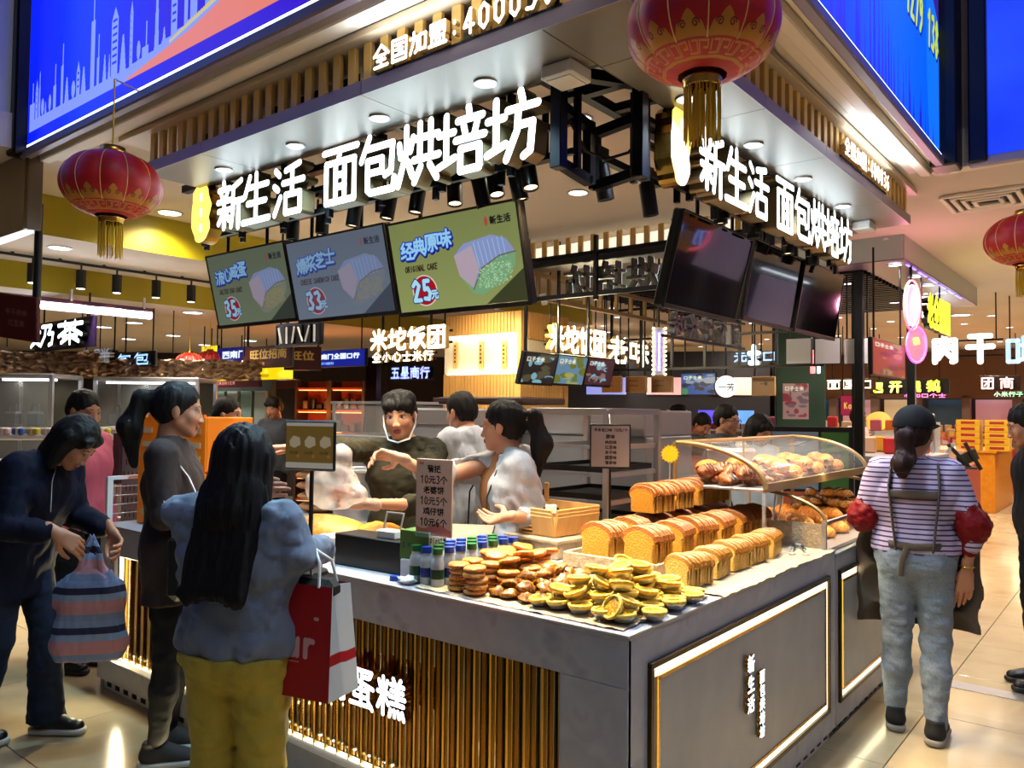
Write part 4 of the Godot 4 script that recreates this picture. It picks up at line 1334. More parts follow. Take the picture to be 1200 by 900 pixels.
# a sliced loaf: every slice a piece of its own, crust and crumb told apart by vertex colour
func slice_mesh(w: float, h: float, dz: float, seed_: int, top: Color, side: Color, crumb: Color) -> ArrayMesh:
	var g := RandomNumberGenerator.new()
	g.seed = seed_
	var b := MB.new()
	var prof := []
	for k in 3:
		prof.append(Vector2(w * 0.45, h * (0.02 + 0.29 * k)))
	for k in 9:
		var a := PI * k / 8.0
		prof.append(Vector2(cos(a) * w * 0.53, h * 0.64 + sin(a) * h * 0.36 * (1.0 + 0.05 * sin(a * 3.0 + seed_))))
	for k in 3:
		prof.append(Vector2(-w * 0.45, h * (0.6 - 0.29 * k)))
	var sc := [0.86, 0.97, 1.0, 0.97, 0.86]
	for q in 4:
		var z0: float = dz * (0.46 - q * 0.23)
		var z1: float = z0 - dz * 0.23
		for i in prof.size() - 1:
			b.tint = top if i >= 2 and i <= 10 else side
			var a: Vector2 = prof[i]
			var c: Vector2 = prof[i + 1]
			var s0: float = sc[q]
			var s1: float = sc[q + 1]
			b.quad(V(a.x * s0, a.y * s0, z0), V(a.x * s1, a.y * s1, z1), V(c.x * s1, c.y * s1, z1), V(c.x * s0, c.y * s0, z0))
	b.tint = crumb
	var f := PackedVector3Array()
	var bk := PackedVector3Array()
	for i in prof.size():
		f.append(V(prof[i].x * 0.86, prof[i].y * 0.86, dz * 0.46))
		var r: Vector2 = prof[prof.size() - 1 - i]
		bk.append(V(r.x * 0.86, r.y * 0.86, -dz * 0.46))
	b.poly(f)
	b.poly(bk)
	return b.done()
func make_loaf(label: String, group: String, w: float, h: float, l: float, seed_: int, hue: int) -> Node3D:
	var t := thing("sliced_loaf", label, "bread", Vector3.ZERO, 0.0, group)
	var m := crust("toast", C(0.72, 0.72, 0.72), C(1, 1, 1), C(0.86, 0.86, 0.86), 12.0)
	m.vertex_color_use_as_albedo = true
	var top := lin([C(0.55, 0.31, 0.04), C(0.62, 0.41, 0.08)][hue])
	var side := lin([C(0.85, 0.62, 0.22), C(0.86, 0.7, 0.36)][hue])
	var crumb := lin([C(0.86, 0.62, 0.2), C(0.9, 0.74, 0.38)][hue])
	var n := 9
	var ms := []
	for k in 3:
		ms.append(slice_mesh(w, h, l / n, seed_ + k, top, side, crumb))
	var g := RandomNumberGenerator.new()
	g.seed = seed_
	for k in n:
		var o := part("slice", ms[k % 3], m, t, V(g.randf_range(-1, 1) * 0.003, 0, l * ((k + 0.5) / n - 0.5)), V(g.randf_range(-0.03, 0.06), 0, 0))
		o.scale = Vector3.ONE * g.randf_range(0.96, 1.04)
	return t
func breads() -> void:
	# sheets of baking paper
	var paper := noisy("paper", [C(0.6, 0.52, 0.4), C(0.68, 0.6, 0.48), C(0.64, 0.56, 0.44)], 0.02, V(4, 4, 4), 0.7, 0.0, 0.4, 41)
	var sh := thing("paper_sheet", "crumpled baking paper under the egg tarts and cookies", "paper", Vector3.ZERO)
	part("sheet", crumple(V(-0.92, 0.902, -0.03), V(-0.035, 0.902, -0.62), 46, 28, 0.004, 3), paper, sh)
	sh = thing("paper_sheet", "crumpled baking paper under the front row of loaves", "paper", Vector3.ZERO)
	part("sheet", crumple(V(-0.42, 0.903, -0.64), V(0.015, 0.903, -1.86), 20, 40, 0.006, 8), paper, sh)
	sh = thing("wooden_board", "thin wooden board sticking out under the loaf paper", "board", V(-0.2, 0.9012, -1.1))
	box("board", V(0.41, 0.003, 0.9), Vector3.ZERO, M.wood_light, sh)
	# egg tarts
	pile(make_tart(), heap(-0.4, -0.02, -0.11, -0.58, 0.908, 0.083, 0.032, 4, 4, 0.12), 0.5, 6)
	var tipped := copy(get_node("egg_tart"), V(-0.1, 0.94, -0.1), Basis(V(1, 0, 0.3).normalized(), 1.0), "egg tart tipped over to show its foil base at the heap's edge")
	tipped.set_meta("group", "egg tarts heaped at the counter corner")
	# brown chicken biscuits
	var c := thing("brown_biscuit", "small glossy brown biscuit in the heap beside the egg tarts", "biscuit", Vector3.ZERO, 0.0, "brown biscuits heaped on the paper")
	part("dough", blob(0.034, 0.019, 0.028, 0.6, 5), crust("biscuit_brown", C(0.56, 0.33, 0.05), C(0.74, 0.5, 0.1), C(0.38, 0.18, 0.02), 14.0, 0.3), c)
	pile(c, heap(-0.6, -0.39, -0.12, -0.5, 0.907, 0.066, 0.028, 3, 14, 0.12), 0.7, 16)
	# round pastries in stacks
	var p := thing("wife_cake", "flat round sesame pastry in the stacks beside the milk bottles", "pastry", Vector3.ZERO, 0.0, "round pastries stacked on the paper")
	var b := MB.new()
	b.lathe([Vector2(0.001, 0), Vector2(0.036, 0.0), Vector2(0.041, 0.006), Vector2(0.0405, 0.013), Vector2(0.034, 0.0175), Vector2(0.018, 0.0195), Vector2(0.001, 0.02)], 20)
	part("pastry", b.done(), crust("pastry_gold", C(0.72, 0.45, 0.12), C(0.82, 0.58, 0.22), C(0.6, 0.3, 0.06), 10.0, 0.4), p)
	var spots := []
	var g := RandomNumberGenerator.new()
	g.seed = 3
	for q in [[-0.755, -0.1, 5], [-0.665, -0.085, 5], [-0.77, -0.19, 5], [-0.68, -0.18, 5], [-0.6, -0.19, 4], [-0.765, -0.28, 6], [-0.675, -0.275, 5], [-0.59, -0.3, 4], [-0.76, -0.375, 6], [-0.67, -0.37, 5], [-0.585, -0.39, 4], [-0.75, -0.46, 6], [-0.66, -0.46, 5]]:
		for k in q[2]:
			spots.append(V(q[0] + g.randf_range(-1, 1) * 0.005, 0.907 + k * 0.0195, q[1] + g.randf_range(-1, 1) * 0.005))
	pile(p, spots, 0.08, 23)
	for k in 7:
		copy(p, V(-0.62 - 0.1 * (k % 2), 1.0 + 0.006 * (k % 3), -0.22 - k * 0.04), Basis(V(sin(k * 2.0), 0, cos(k * 3.0)).normalized(), 0.25 + 0.06 * (k % 4)), "flat round sesame pastry leaning on top of the stacks")
	# loaves on the counter edge
	var rows := [
		["sliced loaf with pale sides in the front row on paper", "front row of sliced loaves", 0.12, 0.12, 0.165, 1, V(-0.17, 0.907, -0.74), V(-0.004, 0, -0.2), 5],
		["golden sliced loaf standing in the paper lined tray", "middle rows of sliced loaves", 0.155, 0.145, 0.165, 0, V(-0.41, 0.945, -0.86), V(0.004, 0, -0.2), 6],
		["golden sliced loaf in the tray behind the middle row", "rear tray row of sliced loaves", 0.155, 0.145, 0.165, 0, V(-0.6, 0.945, -0.84), V(0.0, 0, -0.2), 6],
		["golden sliced loaf stacked on top of the tray loaves", "upper row of sliced loaves", 0.15, 0.13, 0.165, 0, V(-0.58, 1.1, -1.2), V(0.0, 0, -0.2), 4]]
	for q in rows:
		var lp := make_loaf(q[0], q[1], q[2], q[3], q[4], 7 + int(q[8]), q[5])
		lp.set_meta("base_name", "sliced_loaf")
		for k in int(q[8]):
			var bs := Basis(Vector3.UP, 0.16 * sin(k * 2.3 + q[8])) * Basis(Vector3.RIGHT, 0.03 * sin(k * 5.0))
			if k == 0:
				lp.transform = Transform3D(bs, q[6])
			else:
				copy(lp, q[6] + q[7] * k, bs)
	var tr := thing("bread_tray", "paper lined tray under the golden loaves", "tray", V(-0.52, 0.905, -1.35))
	box("base", V(0.42, 0.012, 1.25), V(0, 0.02, 0), M.steel_dull, tr)
	for e in [[V(-0.21, 0.03, 0), V(0.01, 0.06, 1.26)], [V(0.21, 0.03, 0), V(0.01, 0.05, 1.26)], [V(0, 0.03, 0.63), V(0.43, 0.06, 0.01)], [V(0, 0.03, -0.63), V(0.43, 0.06, 0.01)]]:
		box("paper_rim", e[1], e[0], M.paper, tr, 0.003)
	# orange cheese crisps in a wrapper
	var oc := thing("shredded_bread", "orange shredded topping bread at the end of the front loaves", "bread", V(-0.24, 0.905, -1.66), 0.5)
	part("loaf", blob(0.06, 0.05, 0.12, 0.25, 3), crust("bread_orange", C(0.85, 0.36, 0.08), C(0.92, 0.5, 0.14), C(0.75, 0.22, 0.04), 10.0), oc)
	var st := MB.new()
	g.seed = 31
	for k in 60:
		var q := V(g.randf_range(-0.05, 0.05), 0.045, g.randf_range(-0.1, 0.1))
		st.bar(q, q + V(g.randf_range(-0.025, 0.025), g.randf_range(0.005, 0.02), g.randf_range(-0.025, 0.025)), 0.003)
	var sp := part("shreds", st.done(), M.bread_orange, oc)
	sp.set_meta("kind", "stuff")
	# tongs
	var tg := thing("bread_tongs", "steel bread tongs with black grips lying on the paper", "tongs", V(-0.1, 0.912, -1.72), 0.35)
	for s in [-1, 1]:
		var bb := MB.new()
		bb.tube(PackedVector3Array([V(0.012 * s, 0, -0.12), V(0.028 * s, 0.004, 0.02), V(0.03 * s, 0.004, 0.1)]), 0.006, 6, true, 0.4)
		part("arm", bb.done(), M.steel, tg)
		box("grip", V(0.016, 0.014, 0.1), V(0.022 * s, 0.003, -0.07), M.black, tg, 0.004, V(0, 0.1 * s, 0))
		part("claw", ring_mesh(0.012, 0.018, 0.006), M.steel, tg, V(0.03 * s, 0, 0.115))
	part("hinge", ring_mesh(0.006, 0.014, 0.01), M.steel, tg, V(0, 0, -0.135))
func crumple(a: Vector3, b: Vector3, nx: int, nz: int, amp: float, seed_: int) -> ArrayMesh:
	var n := FastNoiseLite.new()
	n.seed = seed_
	n.frequency = 9.0
	var rows := []
	for i in nz + 1:
		var row := PackedVector3Array()
		for j in nx + 1:
			var u := float(j) / nx
			var v := float(i) / nz
			var e := 1.0 - smoothstep(0.0, 0.06, minf(minf(u, 1 - u), minf(v, 1 - v)))
			var x := lerpf(a.x, b.x, u) + n.get_noise_2d(v * 2.0, 7.0) * 0.012 * e
			var z := lerpf(a.z, b.z, v) + n.get_noise_2d(u * 2.0, 3.0) * 0.012 * e
			row.append(V(x, a.y + absf(n.get_noise_2d(x, z)) * amp * (1.0 + e * 1.5), z))
		rows.append(row)
	var m := MB.new()
	m.surf(rows, false)
	return m.done()
# ---------------------------------------------------------------- continuous bodies: distance fields meshed as surface nets
class Field:
	var lo: Vector3
	var cell: float
	var nx: int
	var ny: int
	var nz: int
	var g := PackedFloat32Array()
	func _init(a: Vector3, b: Vector3, c: float) -> void:
		lo = a
		cell = c
		nx = int((b.x - a.x) / c) + 2
		ny = int((b.y - a.y) / c) + 2
		nz = int((b.z - a.z) / c) + 2
		g.resize(nx * ny * nz)
		g.fill(0.5)
	func bone(a: Vector3, b: Vector3, ra: float, rb: float, k := 0.03, sq := Vector3.ONE, cut := false) -> void:
		var m := maxf(ra, rb)
		var s := minf(sq.x, minf(sq.y, sq.z))
		var pad := sq * m + Vector3.ONE * (k + cell * 2.5)
		var l := (a.min(b) - pad - lo) / cell
		var h := (a.max(b) + pad - lo) / cell
		var i0 := maxi(0, int(l.x))
		var i1 := mini(nx - 1, int(h.x) + 1)
		var j0 := maxi(0, int(l.y))
		var j1 := mini(ny - 1, int(h.y) + 1)
		var k0 := maxi(0, int(l.z))
		var k1 := mini(nz - 1, int(h.z) + 1)
		var inv := Vector3.ONE / sq
		var sa := a * inv
		var ab := b * inv - sa
		var l2 := maxf(ab.length_squared(), 1e-9)
		for kk in range(k0, k1 + 1):
			for j in range(j0, j1 + 1):
				var at := (kk * ny + j) * nx
				for i in range(i0, i1 + 1):
					var p := (lo + Vector3(i, j, kk) * cell) * inv - sa
					var t := clampf(p.dot(ab) / l2, 0.0, 1.0)
					var d := ((p - ab * t).length() - lerpf(ra, rb, t)) * s
					var o := g[at + i]
					if cut:
						g[at + i] = maxf(o, -d)
					else:
						var hh := maxf(k - absf(o - d), 0.0)
						g[at + i] = minf(o, d) - (hh * hh / (4.0 * k) if k > 0.0 else 0.0)
	func ball(c: Vector3, r: Vector3, k := 0.02, cut := false) -> void:
		var m := maxf(r.x, maxf(r.y, r.z))
		bone(c, c, m, m, k, r / m, cut)
	func clip(p: Vector3, n: Vector3) -> void:   # removes the side n points to
		for kk in nz:
			for j in ny:
				var at := (kk * ny + j) * nx
				for i in nx:
					if g[at + i] > 0.1:
						continue
					var d := (lo + Vector3(i, j, kk) * cell - p).dot(n)
					if d > g[at + i]:
						g[at + i] = d
	func wrinkle(n: FastNoiseLite, amp: float, sc: Vector3) -> void:
		for kk in nz:
			for j in ny:
				var at := (kk * ny + j) * nx
				for i in nx:
					if absf(g[at + i]) < 0.05:
						g[at + i] += amp * 0.55 * n.get_noise_3dv((lo + Vector3(i, j, kk) * cell) * sc)
	func mesh_into(mb: MB, lips := false, skin := Color.WHITE, lip := Color.WHITE) -> void:
		var idx := PackedInt32Array()
		idx.resize(nx * ny * nz)
		idx.fill(-1)
		var lim := cell * 2.2
		var sy := nx
		var sz := nx * ny
		var done := PackedInt32Array()
		for kk in nz - 1:
			for j in ny - 1:
				var at := (kk * ny + j) * nx
				for i in nx - 1:
					var q := at + i
					var v0 := g[q]
					if v0 > lim or v0 < -lim:
						continue
					var v1 := g[q + 1]
					var v2 := g[q + sy]
					var v3 := g[q + sy + 1]
					var v4 := g[q + sz]
					var v5 := g[q + sz + 1]
					var v6 := g[q + sz + sy]
					var v7 := g[q + sz + sy + 1]
					var neg := int(v0 < 0) + int(v1 < 0) + int(v2 < 0) + int(v3 < 0) + int(v4 < 0) + int(v5 < 0) + int(v6 < 0) + int(v7 < 0)
					if neg == 0 or neg == 8:
						continue
					var s := Vector3.ZERO
					var n := 0
					if (v0 < 0) != (v1 < 0): s += Vector3(v0 / (v0 - v1), 0, 0); n += 1
					if (v2 < 0) != (v3 < 0): s += Vector3(v2 / (v2 - v3), 1, 0); n += 1
					if (v4 < 0) != (v5 < 0): s += Vector3(v4 / (v4 - v5), 0, 1); n += 1
					if (v6 < 0) != (v7 < 0): s += Vector3(v6 / (v6 - v7), 1, 1); n += 1
					if (v0 < 0) != (v2 < 0): s += Vector3(0, v0 / (v0 - v2), 0); n += 1
					if (v1 < 0) != (v3 < 0): s += Vector3(1, v1 / (v1 - v3), 0); n += 1
					if (v4 < 0) != (v6 < 0): s += Vector3(0, v4 / (v4 - v6), 1); n += 1
					if (v5 < 0) != (v7 < 0): s += Vector3(1, v5 / (v5 - v7), 1); n += 1
					if (v0 < 0) != (v4 < 0): s += Vector3(0, 0, v0 / (v0 - v4)); n += 1
					if (v1 < 0) != (v5 < 0): s += Vector3(1, 0, v1 / (v1 - v5)); n += 1
					if (v2 < 0) != (v6 < 0): s += Vector3(0, 1, v2 / (v2 - v6)); n += 1
					if (v3 < 0) != (v7 < 0): s += Vector3(1, 1, v3 / (v3 - v7)); n += 1
					var p := lo + (Vector3(i, j, kk) + s / n) * cell
					var nn := Vector3(v1 + v3 + v5 + v7 - v0 - v2 - v4 - v6, v2 + v3 + v6 + v7 - v0 - v1 - v4 - v5, v4 + v5 + v6 + v7 - v0 - v1 - v2 - v3)
					if lips:
						mb.tint = lip if p.z > 0.076 and absf(p.x) < 0.022 and p.y < -0.061 and p.y > -0.085 else skin
					idx[q] = mb.vert(p, nn)
					done.append(q)
		for q in done:
			var a := g[q] < 0
			if a != (g[q + 1] < 0):
				_quad(mb, a, idx[q], idx[q - sz], idx[q - sz - sy], idx[q - sy])
			if a != (g[q + sy] < 0):
				_quad(mb, a, idx[q], idx[q - 1], idx[q - 1 - sz], idx[q - sz])
			if a != (g[q + sz] < 0):
				_quad(mb, a, idx[q], idx[q - sy], idx[q - sy - 1], idx[q - 1])
	func _quad(mb: MB, flip: bool, a: int, b: int, c: int, d: int) -> void:
		if a < 0 or b < 0 or c < 0 or d < 0:
			return
		if flip:
			mb.ix.append_array([a, b, c, a, c, d])
		else:
			mb.ix.append_array([a, c, b, a, d, c])

var SKIN := Color(0.62, 0.4, 0.28)
func lin(c: Color) -> Color:
	return c.srgb_to_linear()
func cloth(key: String, a: Color, b: Color, sc := 12.0, rough := 0.85) -> StandardMaterial3D:
	if M.has(key):
		return M[key]
	if not cache.has("weave"):
		cache["weave"] = noise_tex(0.05, [Color(0.78, 0.78, 0.78), Color(1, 1, 1), Color(0.88, 0.88, 0.88)], 4)
	var m := mat(key, a.lerp(b, 0.65).linear_to_srgb(), rough)
	m.albedo_texture = cache["weave"]
	m.uv1_triplanar = true
	m.uv1_scale = Vector3.ONE * sc
	if b.get_luminance() > 0.04:
		m.rim_enabled = true
		m.rim = 0.2
		m.rim_tint = 0.7
	else:
		m.metallic_specular = 0.3
	return m
func hair_mat(key := "hair_black", c := Color(0.045, 0.038, 0.036)) -> StandardMaterial3D:
	if M.has(key):
		return M[key]
	var m := noisy(key, [c, c * 2.0, c], 0.05, Vector3(40, 2, 40), 0.62)
	m.metallic_specular = 0.3
	return m
func skin_mat() -> StandardMaterial3D:
	if M.has("skin"):
		return M.skin
	var m := mat("skin", Color.WHITE, 0.5)
	m.vertex_color_use_as_albedo = true
	m.subsurf_scatter_enabled = true
	m.subsurf_scatter_strength = 0.08
	return m
func head_into(mb: MB, xf: Transform3D, cell: float, skin: Color, female: bool) -> void:
	var old := mb.xf
	mb.xf = xf
	var f := Field.new(Vector3(-0.11, -0.19, -0.13), Vector3(0.11, 0.14, 0.13), cell)
	f.ball(Vector3(0, 0.035, -0.012), Vector3(0.073, 0.083, 0.09))
	f.ball(Vector3(0, -0.028, 0.024), Vector3(0.058, 0.074, 0.06), 0.03)
	var jw := 0.044 if female else 0.05
	for s in [-1.0, 1.0]:
		f.bone(Vector3(jw * s, -0.055, 0.005), Vector3(0.008 * s, -0.096, 0.052), 0.022, 0.019, 0.025)
		f.ball(Vector3(0.034 * s, -0.03, 0.056), Vector3(0.025, 0.024, 0.022), 0.02)
		f.ball(Vector3(0.077 * s, -0.008, -0.008), Vector3(0.009, 0.031, 0.018), 0.006)
		f.ball(Vector3(0.0105 * s, -0.046, 0.09), Vector3(0.009, 0.008, 0.01), 0.006)
	f.bone(Vector3(-0.032, 0.016, 0.07), Vector3(0.032, 0.016, 0.07), 0.012, 0.012, 0.012)
	f.bone(Vector3(0, 0.0, 0.079), Vector3(0, -0.042, 0.093), 0.0075, 0.0105, 0.012)
	for s in [-1.0, 1.0]:
		f.ball(Vector3(0.031 * s, -0.003, 0.09), Vector3(0.017, 0.011, 0.014), 0.0, true)
	f.bone(Vector3(-0.017, -0.068, 0.079), Vector3(0.017, -0.068, 0.079), 0.0065, 0.0065, 0.006)
	f.bone(Vector3(-0.013, -0.0775, 0.078), Vector3(0.013, -0.0775, 0.078), 0.0068, 0.0068, 0.006)
	f.bone(Vector3(0, -0.06, -0.03), Vector3(0, -0.19, -0.045), 0.05, 0.054, 0.03)
	var lip := Color(0.58, 0.29, 0.25)
	f.mesh_into(mb, true, lin(skin), lin(lip))
	# eyes, lids and brows
	for s in [-1.0, 1.0]:
		for e in [[Vector3(0.031 * s, -0.003, 0.0765), Vector3(0.0135, 0.0085, 0.006), Color(0.75, 0.72, 0.7)], [Vector3(0.031 * s, -0.003, 0.0805), Vector3(0.0062, 0.0066, 0.004), Color(0.03, 0.02, 0.018)]]:
			mb.tint = lin(e[2])
			mb.xf = xf * Transform3D(Basis.from_scale(e[1]), e[0])
			mb.lathe([Vector2(0.001, -1), Vector2(0.7, -0.7), Vector2(1, 0), Vector2(0.7, 0.7), Vector2(0.001, 1)], 10)
		mb.xf = xf
		mb.tint = lin(Color(0.04, 0.03, 0.028))
		mb.tube(PackedVector3Array([Vector3(0.012 * s, 0.019, 0.083), Vector3(0.03 * s, 0.024, 0.081), Vector3(0.047 * s, 0.018, 0.07)]), [0.003, 0.0035, 0.0015], 6)
		mb.tube(PackedVector3Array([Vector3(0.018 * s, 0.003, 0.0815), Vector3(0.031 * s, 0.0065, 0.083), Vector3(0.045 * s, 0.001, 0.076)]), [0.0014, 0.0018, 0.001], 5)
	mb.xf = old
# wrist at the origin, fingers along +y, palm towards +z, thumb on the +x side (side = 1) or -x (side = -1)
func hand_into(mb: MB, xf: Transform3D, side: float, curls: Array, skin: Color, cell := 0.0045, thumb_in := 0.3) -> void:
	var old := mb.xf
	mb.xf = xf
	var f := Field.new(Vector3(-0.09, -0.09, -0.05), Vector3(0.09, 0.21, 0.11), cell)
	f.bone(Vector3(0, -0.05, 0), Vector3(0, 0.015, 0), 0.026, 0.026, 0.015, Vector3(1, 1, 0.8))
	var xs := [0.03, 0.0105, -0.0095, -0.028]
	var lens := [[0.042, 0.025, 0.02], [0.046, 0.029, 0.021], [0.042, 0.027, 0.02], [0.033, 0.02, 0.018]]
	var ys := [0.088, 0.092, 0.087, 0.078]
	for k in 4:
		var b := Vector3(xs[k] * side, ys[k], 0)
		f.bone(Vector3(xs[k] * 0.6 * side, 0.015, 0), b, 0.014, 0.0115, 0.012, Vector3(1, 1, 0.9))
		var ang := 0.0
		var p := b
		for q in 3:
			ang += curls[k] * [0.9, 1.1, 0.7][q]
			var d := Vector3(xs[k] * side * 0.9, cos(ang), sin(ang)).normalized() if q == 0 else Vector3(0, cos(ang), sin(ang))
			var e: Vector3 = p + d * lens[k][q]
			f.bone(p, e, [0.0095, 0.0085, 0.0078][q], [0.0085, 0.0078, 0.0066][q], 0.004)
			p = e
	var t0 := Vector3(0.022 * side, 0.022, 0.006)
	var t1 := t0 + Vector3(0.026 * side, 0.024, 0.014)
	var t2 := t1 + Vector3(0.014 * side * (1.0 - thumb_in), 0.03, 0.014 * thumb_in * 2.0)
	var t3 := t2 + Vector3(0.004 * side * (1.0 - thumb_in * 3.0), 0.024, 0.01 * thumb_in * 2.0)
	f.bone(t0, t1, 0.015, 0.012, 0.012)
	f.bone(t1, t2, 0.0115, 0.0095, 0.004)
	f.bone(t2, t3, 0.0095, 0.0075, 0.004)
	mb.tint = lin(skin)
	f.mesh_into(mb)
	mb.xf = old
func aim_hand(wrist: Vector3, fingers: Vector3, palm: Vector3) -> Transform3D:
	var y := fingers.normalized()
	var z := (palm - y * palm.dot(y)).normalized()
	return Transform3D(Basis(y.cross(z), y, z), wrist)

# default joints of a standing adult 1.65 m tall facing +z (left is +x)
func joints() -> Dictionary:
	return {"pelvis": Vector3(0, 0.92, 0), "chest": Vector3(0, 1.22, 0), "neck": Vector3(0, 1.385, -0.015), "head": Vector3(0, 1.535, 0.02),
		"hl": Vector3(0.085, 0.89, 0), "hr": Vector3(-0.085, 0.89, 0), "kl": Vector3(0.09, 0.49, 0.015), "kr": Vector3(-0.09, 0.49, 0.015), "al": Vector3(0.09, 0.085, -0.02), "ar": Vector3(-0.09, 0.085, -0.02),
		"sl": Vector3(0.165, 1.34, -0.015), "sr": Vector3(-0.165, 1.34, -0.015), "el": Vector3(0.215, 1.08, -0.04), "er": Vector3(-0.215, 1.08, -0.04), "wl": Vector3(0.21, 0.84, 0.04), "wr": Vector3(-0.21, 0.84, 0.04)}
func bend_upper(j: Dictionary, ang: float) -> void:
	var p: Vector3 = j.pelvis
	for k in ["chest", "neck", "head", "sl", "sr", "el", "er", "wl", "wr"]:
		j[k] = p + Basis(Vector3.RIGHT, ang) * (j[k] - p)
func limbs(f: Field, j: Dictionary, what: String, add: float, fat := 1.0, reach := 1.0) -> void:
	# what: torso, arms, legs
	if what == "torso":
		var p: Vector3 = j.pelvis
		var c: Vector3 = j.chest
		var sq := Vector3(1, 1, 0.78)
		f.bone(p + Vector3(-0.055, 0.0, 0), p + Vector3(0.055, 0.0, 0), 0.118 * fat + add, 0.118 * fat + add, 0.05, sq)
		f.bone(p.lerp(c, 0.3), p.lerp(c, 0.75), 0.128 * fat + add, 0.13 * fat + add, 0.06, Vector3(1.08, 1, 0.76))
		f.bone(c + Vector3(-0.07, 0.0, 0), c + Vector3(0.07, 0.0, 0), 0.112 * fat + add, 0.112 * fat + add, 0.05, Vector3(1, 1, 0.86))
		f.bone(j.sl.lerp(j.neck, 0.15), j.neck + Vector3(0, -0.01, 0), 0.05 * fat + add * 0.7, 0.05, 0.05)
		f.bone(j.sr.lerp(j.neck, 0.15), j.neck + Vector3(0, -0.01, 0), 0.05 * fat + add * 0.7, 0.05, 0.05)
		f.bone(c, j.neck + Vector3(0, -0.05, 0), 0.1 * fat + add, 0.07 + add, 0.05, Vector3(1, 1, 0.8))
	elif what == "arms":
		for s in ["l", "r"]:
			var a: Vector3 = j["s" + s]
			var b: Vector3 = j["e" + s]
			var c: Vector3 = j["w" + s]
			f.bone(a, b, 0.05 * fat + add, 0.041 * fat + add, 0.035)
			f.bone(b, b.lerp(c, reach), 0.041 * fat + add, lerpf(0.041, 0.028, reach) * fat + add, 0.02)
	elif what == "legs":
		for s in ["l", "r"]:
			var a: Vector3 = j["h" + s]
			var b: Vector3 = j["k" + s]
			var c: Vector3 = j["a" + s]
			f.bone(a, b, 0.086 * fat + add, 0.058 * fat + add, 0.03)
			f.bone(b.lerp(c, 0.08), b.lerp(c, 0.4), 0.056 * fat + add, 0.055 * fat + add, 0.03)
			f.bone(b.lerp(c, 0.4), b.lerp(c, reach), 0.055 * fat + add, lerpf(0.055, 0.036, reach) * fat + add, 0.03)
func bounds(j: Dictionary, keys: Array, pad: float) -> Array:
	var lo: Vector3 = j[keys[0]]
	var hi := lo
	for k in keys:
		lo = lo.min(j[k])
		hi = hi.max(j[k])
	return [lo - Vector3.ONE * pad, hi + Vector3.ONE * pad]
const TOPS := ["pelvis", "chest", "neck", "sl", "sr", "el", "er", "wl", "wr"]
const LOWS := ["pelvis", "hl", "hr", "kl", "kr", "al", "ar"]
func fold_noise(seed_: int) -> FastNoiseLite:
	var n := FastNoiseLite.new()
	n.seed = seed_
	n.frequency = 8.0
	n.fractal_type = FastNoiseLite.FRACTAL_RIDGED
	n.fractal_octaves = 2
	return n
func body_part(t: Node3D, j: Dictionary, skin: Color, headxf: Transform3D, female: bool, hands := [], cell := 0.026, headcell := 0.006) -> void:
	var mb := MB.new()
	mb.tint = lin(skin)
	var bb := bounds(j, TOPS + LOWS, 0.16)
	var f := Field.new(bb[0], bb[1], cell)
	limbs(f, j, "torso", -0.012)
	limbs(f, j, "arms", -0.004)
	limbs(f, j, "legs", -0.008)
	f.bone(j.neck + Vector3(0, -0.04, 0), headxf * Vector3(0, -0.1, -0.03), 0.052, 0.048, 0.02)
	f.mesh_into(mb)
	head_into(mb, headxf, headcell, skin, female)
	for h in hands:
		hand_into(mb, h[0], h[1], h[2], skin, h[3] if h.size() > 3 else 0.0045)
	part("body", mb.done(), skin_mat(), t)
func shirt_part(t: Node3D, j: Dictionary, m: Material, opt := {}) -> MeshInstance3D:
	var bb := bounds(j, TOPS, 0.22)
	bb[0].y -= opt.get("drop", 0.1)
	var f := Field.new(bb[0], bb[1], opt.get("cell", 0.014))
	var fat: float = opt.get("fat", 1.0)
	limbs(f, j, "torso", opt.get("add", 0.012), fat)
	limbs(f, j, "arms", opt.get("arm_add", 0.012), 1.0, opt.get("sleeve", 0.95))
	if opt.has("skirt"):   # lower edge of a long garment
		var y: float = opt.skirt
		f.bone(Vector3(j.pelvis.x - 0.05, j.pelvis.y, j.pelvis.z), Vector3(j.pelvis.x - 0.06, y, j.pelvis.z), 0.12 * fat, 0.13 * fat, 0.05, Vector3(1, 1, 0.8))
		f.bone(Vector3(j.pelvis.x + 0.05, j.pelvis.y, j.pelvis.z), Vector3(j.pelvis.x + 0.06, y, j.pelvis.z), 0.12 * fat, 0.13 * fat, 0.05, Vector3(1, 1, 0.8))
	for e in opt.get("extra", []):
		f.bone(e[0], e[1], e[2], e[3], 0.03, e[4] if e.size() > 4 else Vector3.ONE)
	f.wrinkle(fold_noise(opt.get("seed", 3)), opt.get("fold", 0.012), opt.get("fold_scale", Vector3(1.0, 0.6, 1.0)))
	f.clip(Vector3(0, opt.get("hem", 0.85), 0), Vector3.DOWN)
	# neckline
	var c: Vector3 = j.neck + Vector3(0, opt.get("collar", 0.035), 0.0)
	if opt.get("scoop", true):
		f.bone(c + Vector3(0, 0.03, 0.01), c + Vector3(0, 0.3, 0.06), 0.062, 0.14, 0.0, Vector3.ONE, true)
	else:
		f.clip(c, Vector3.UP)
	var mb := MB.new()
	f.mesh_into(mb)
	return part(opt.get("name", "shirt"), mb.done(), m, t)
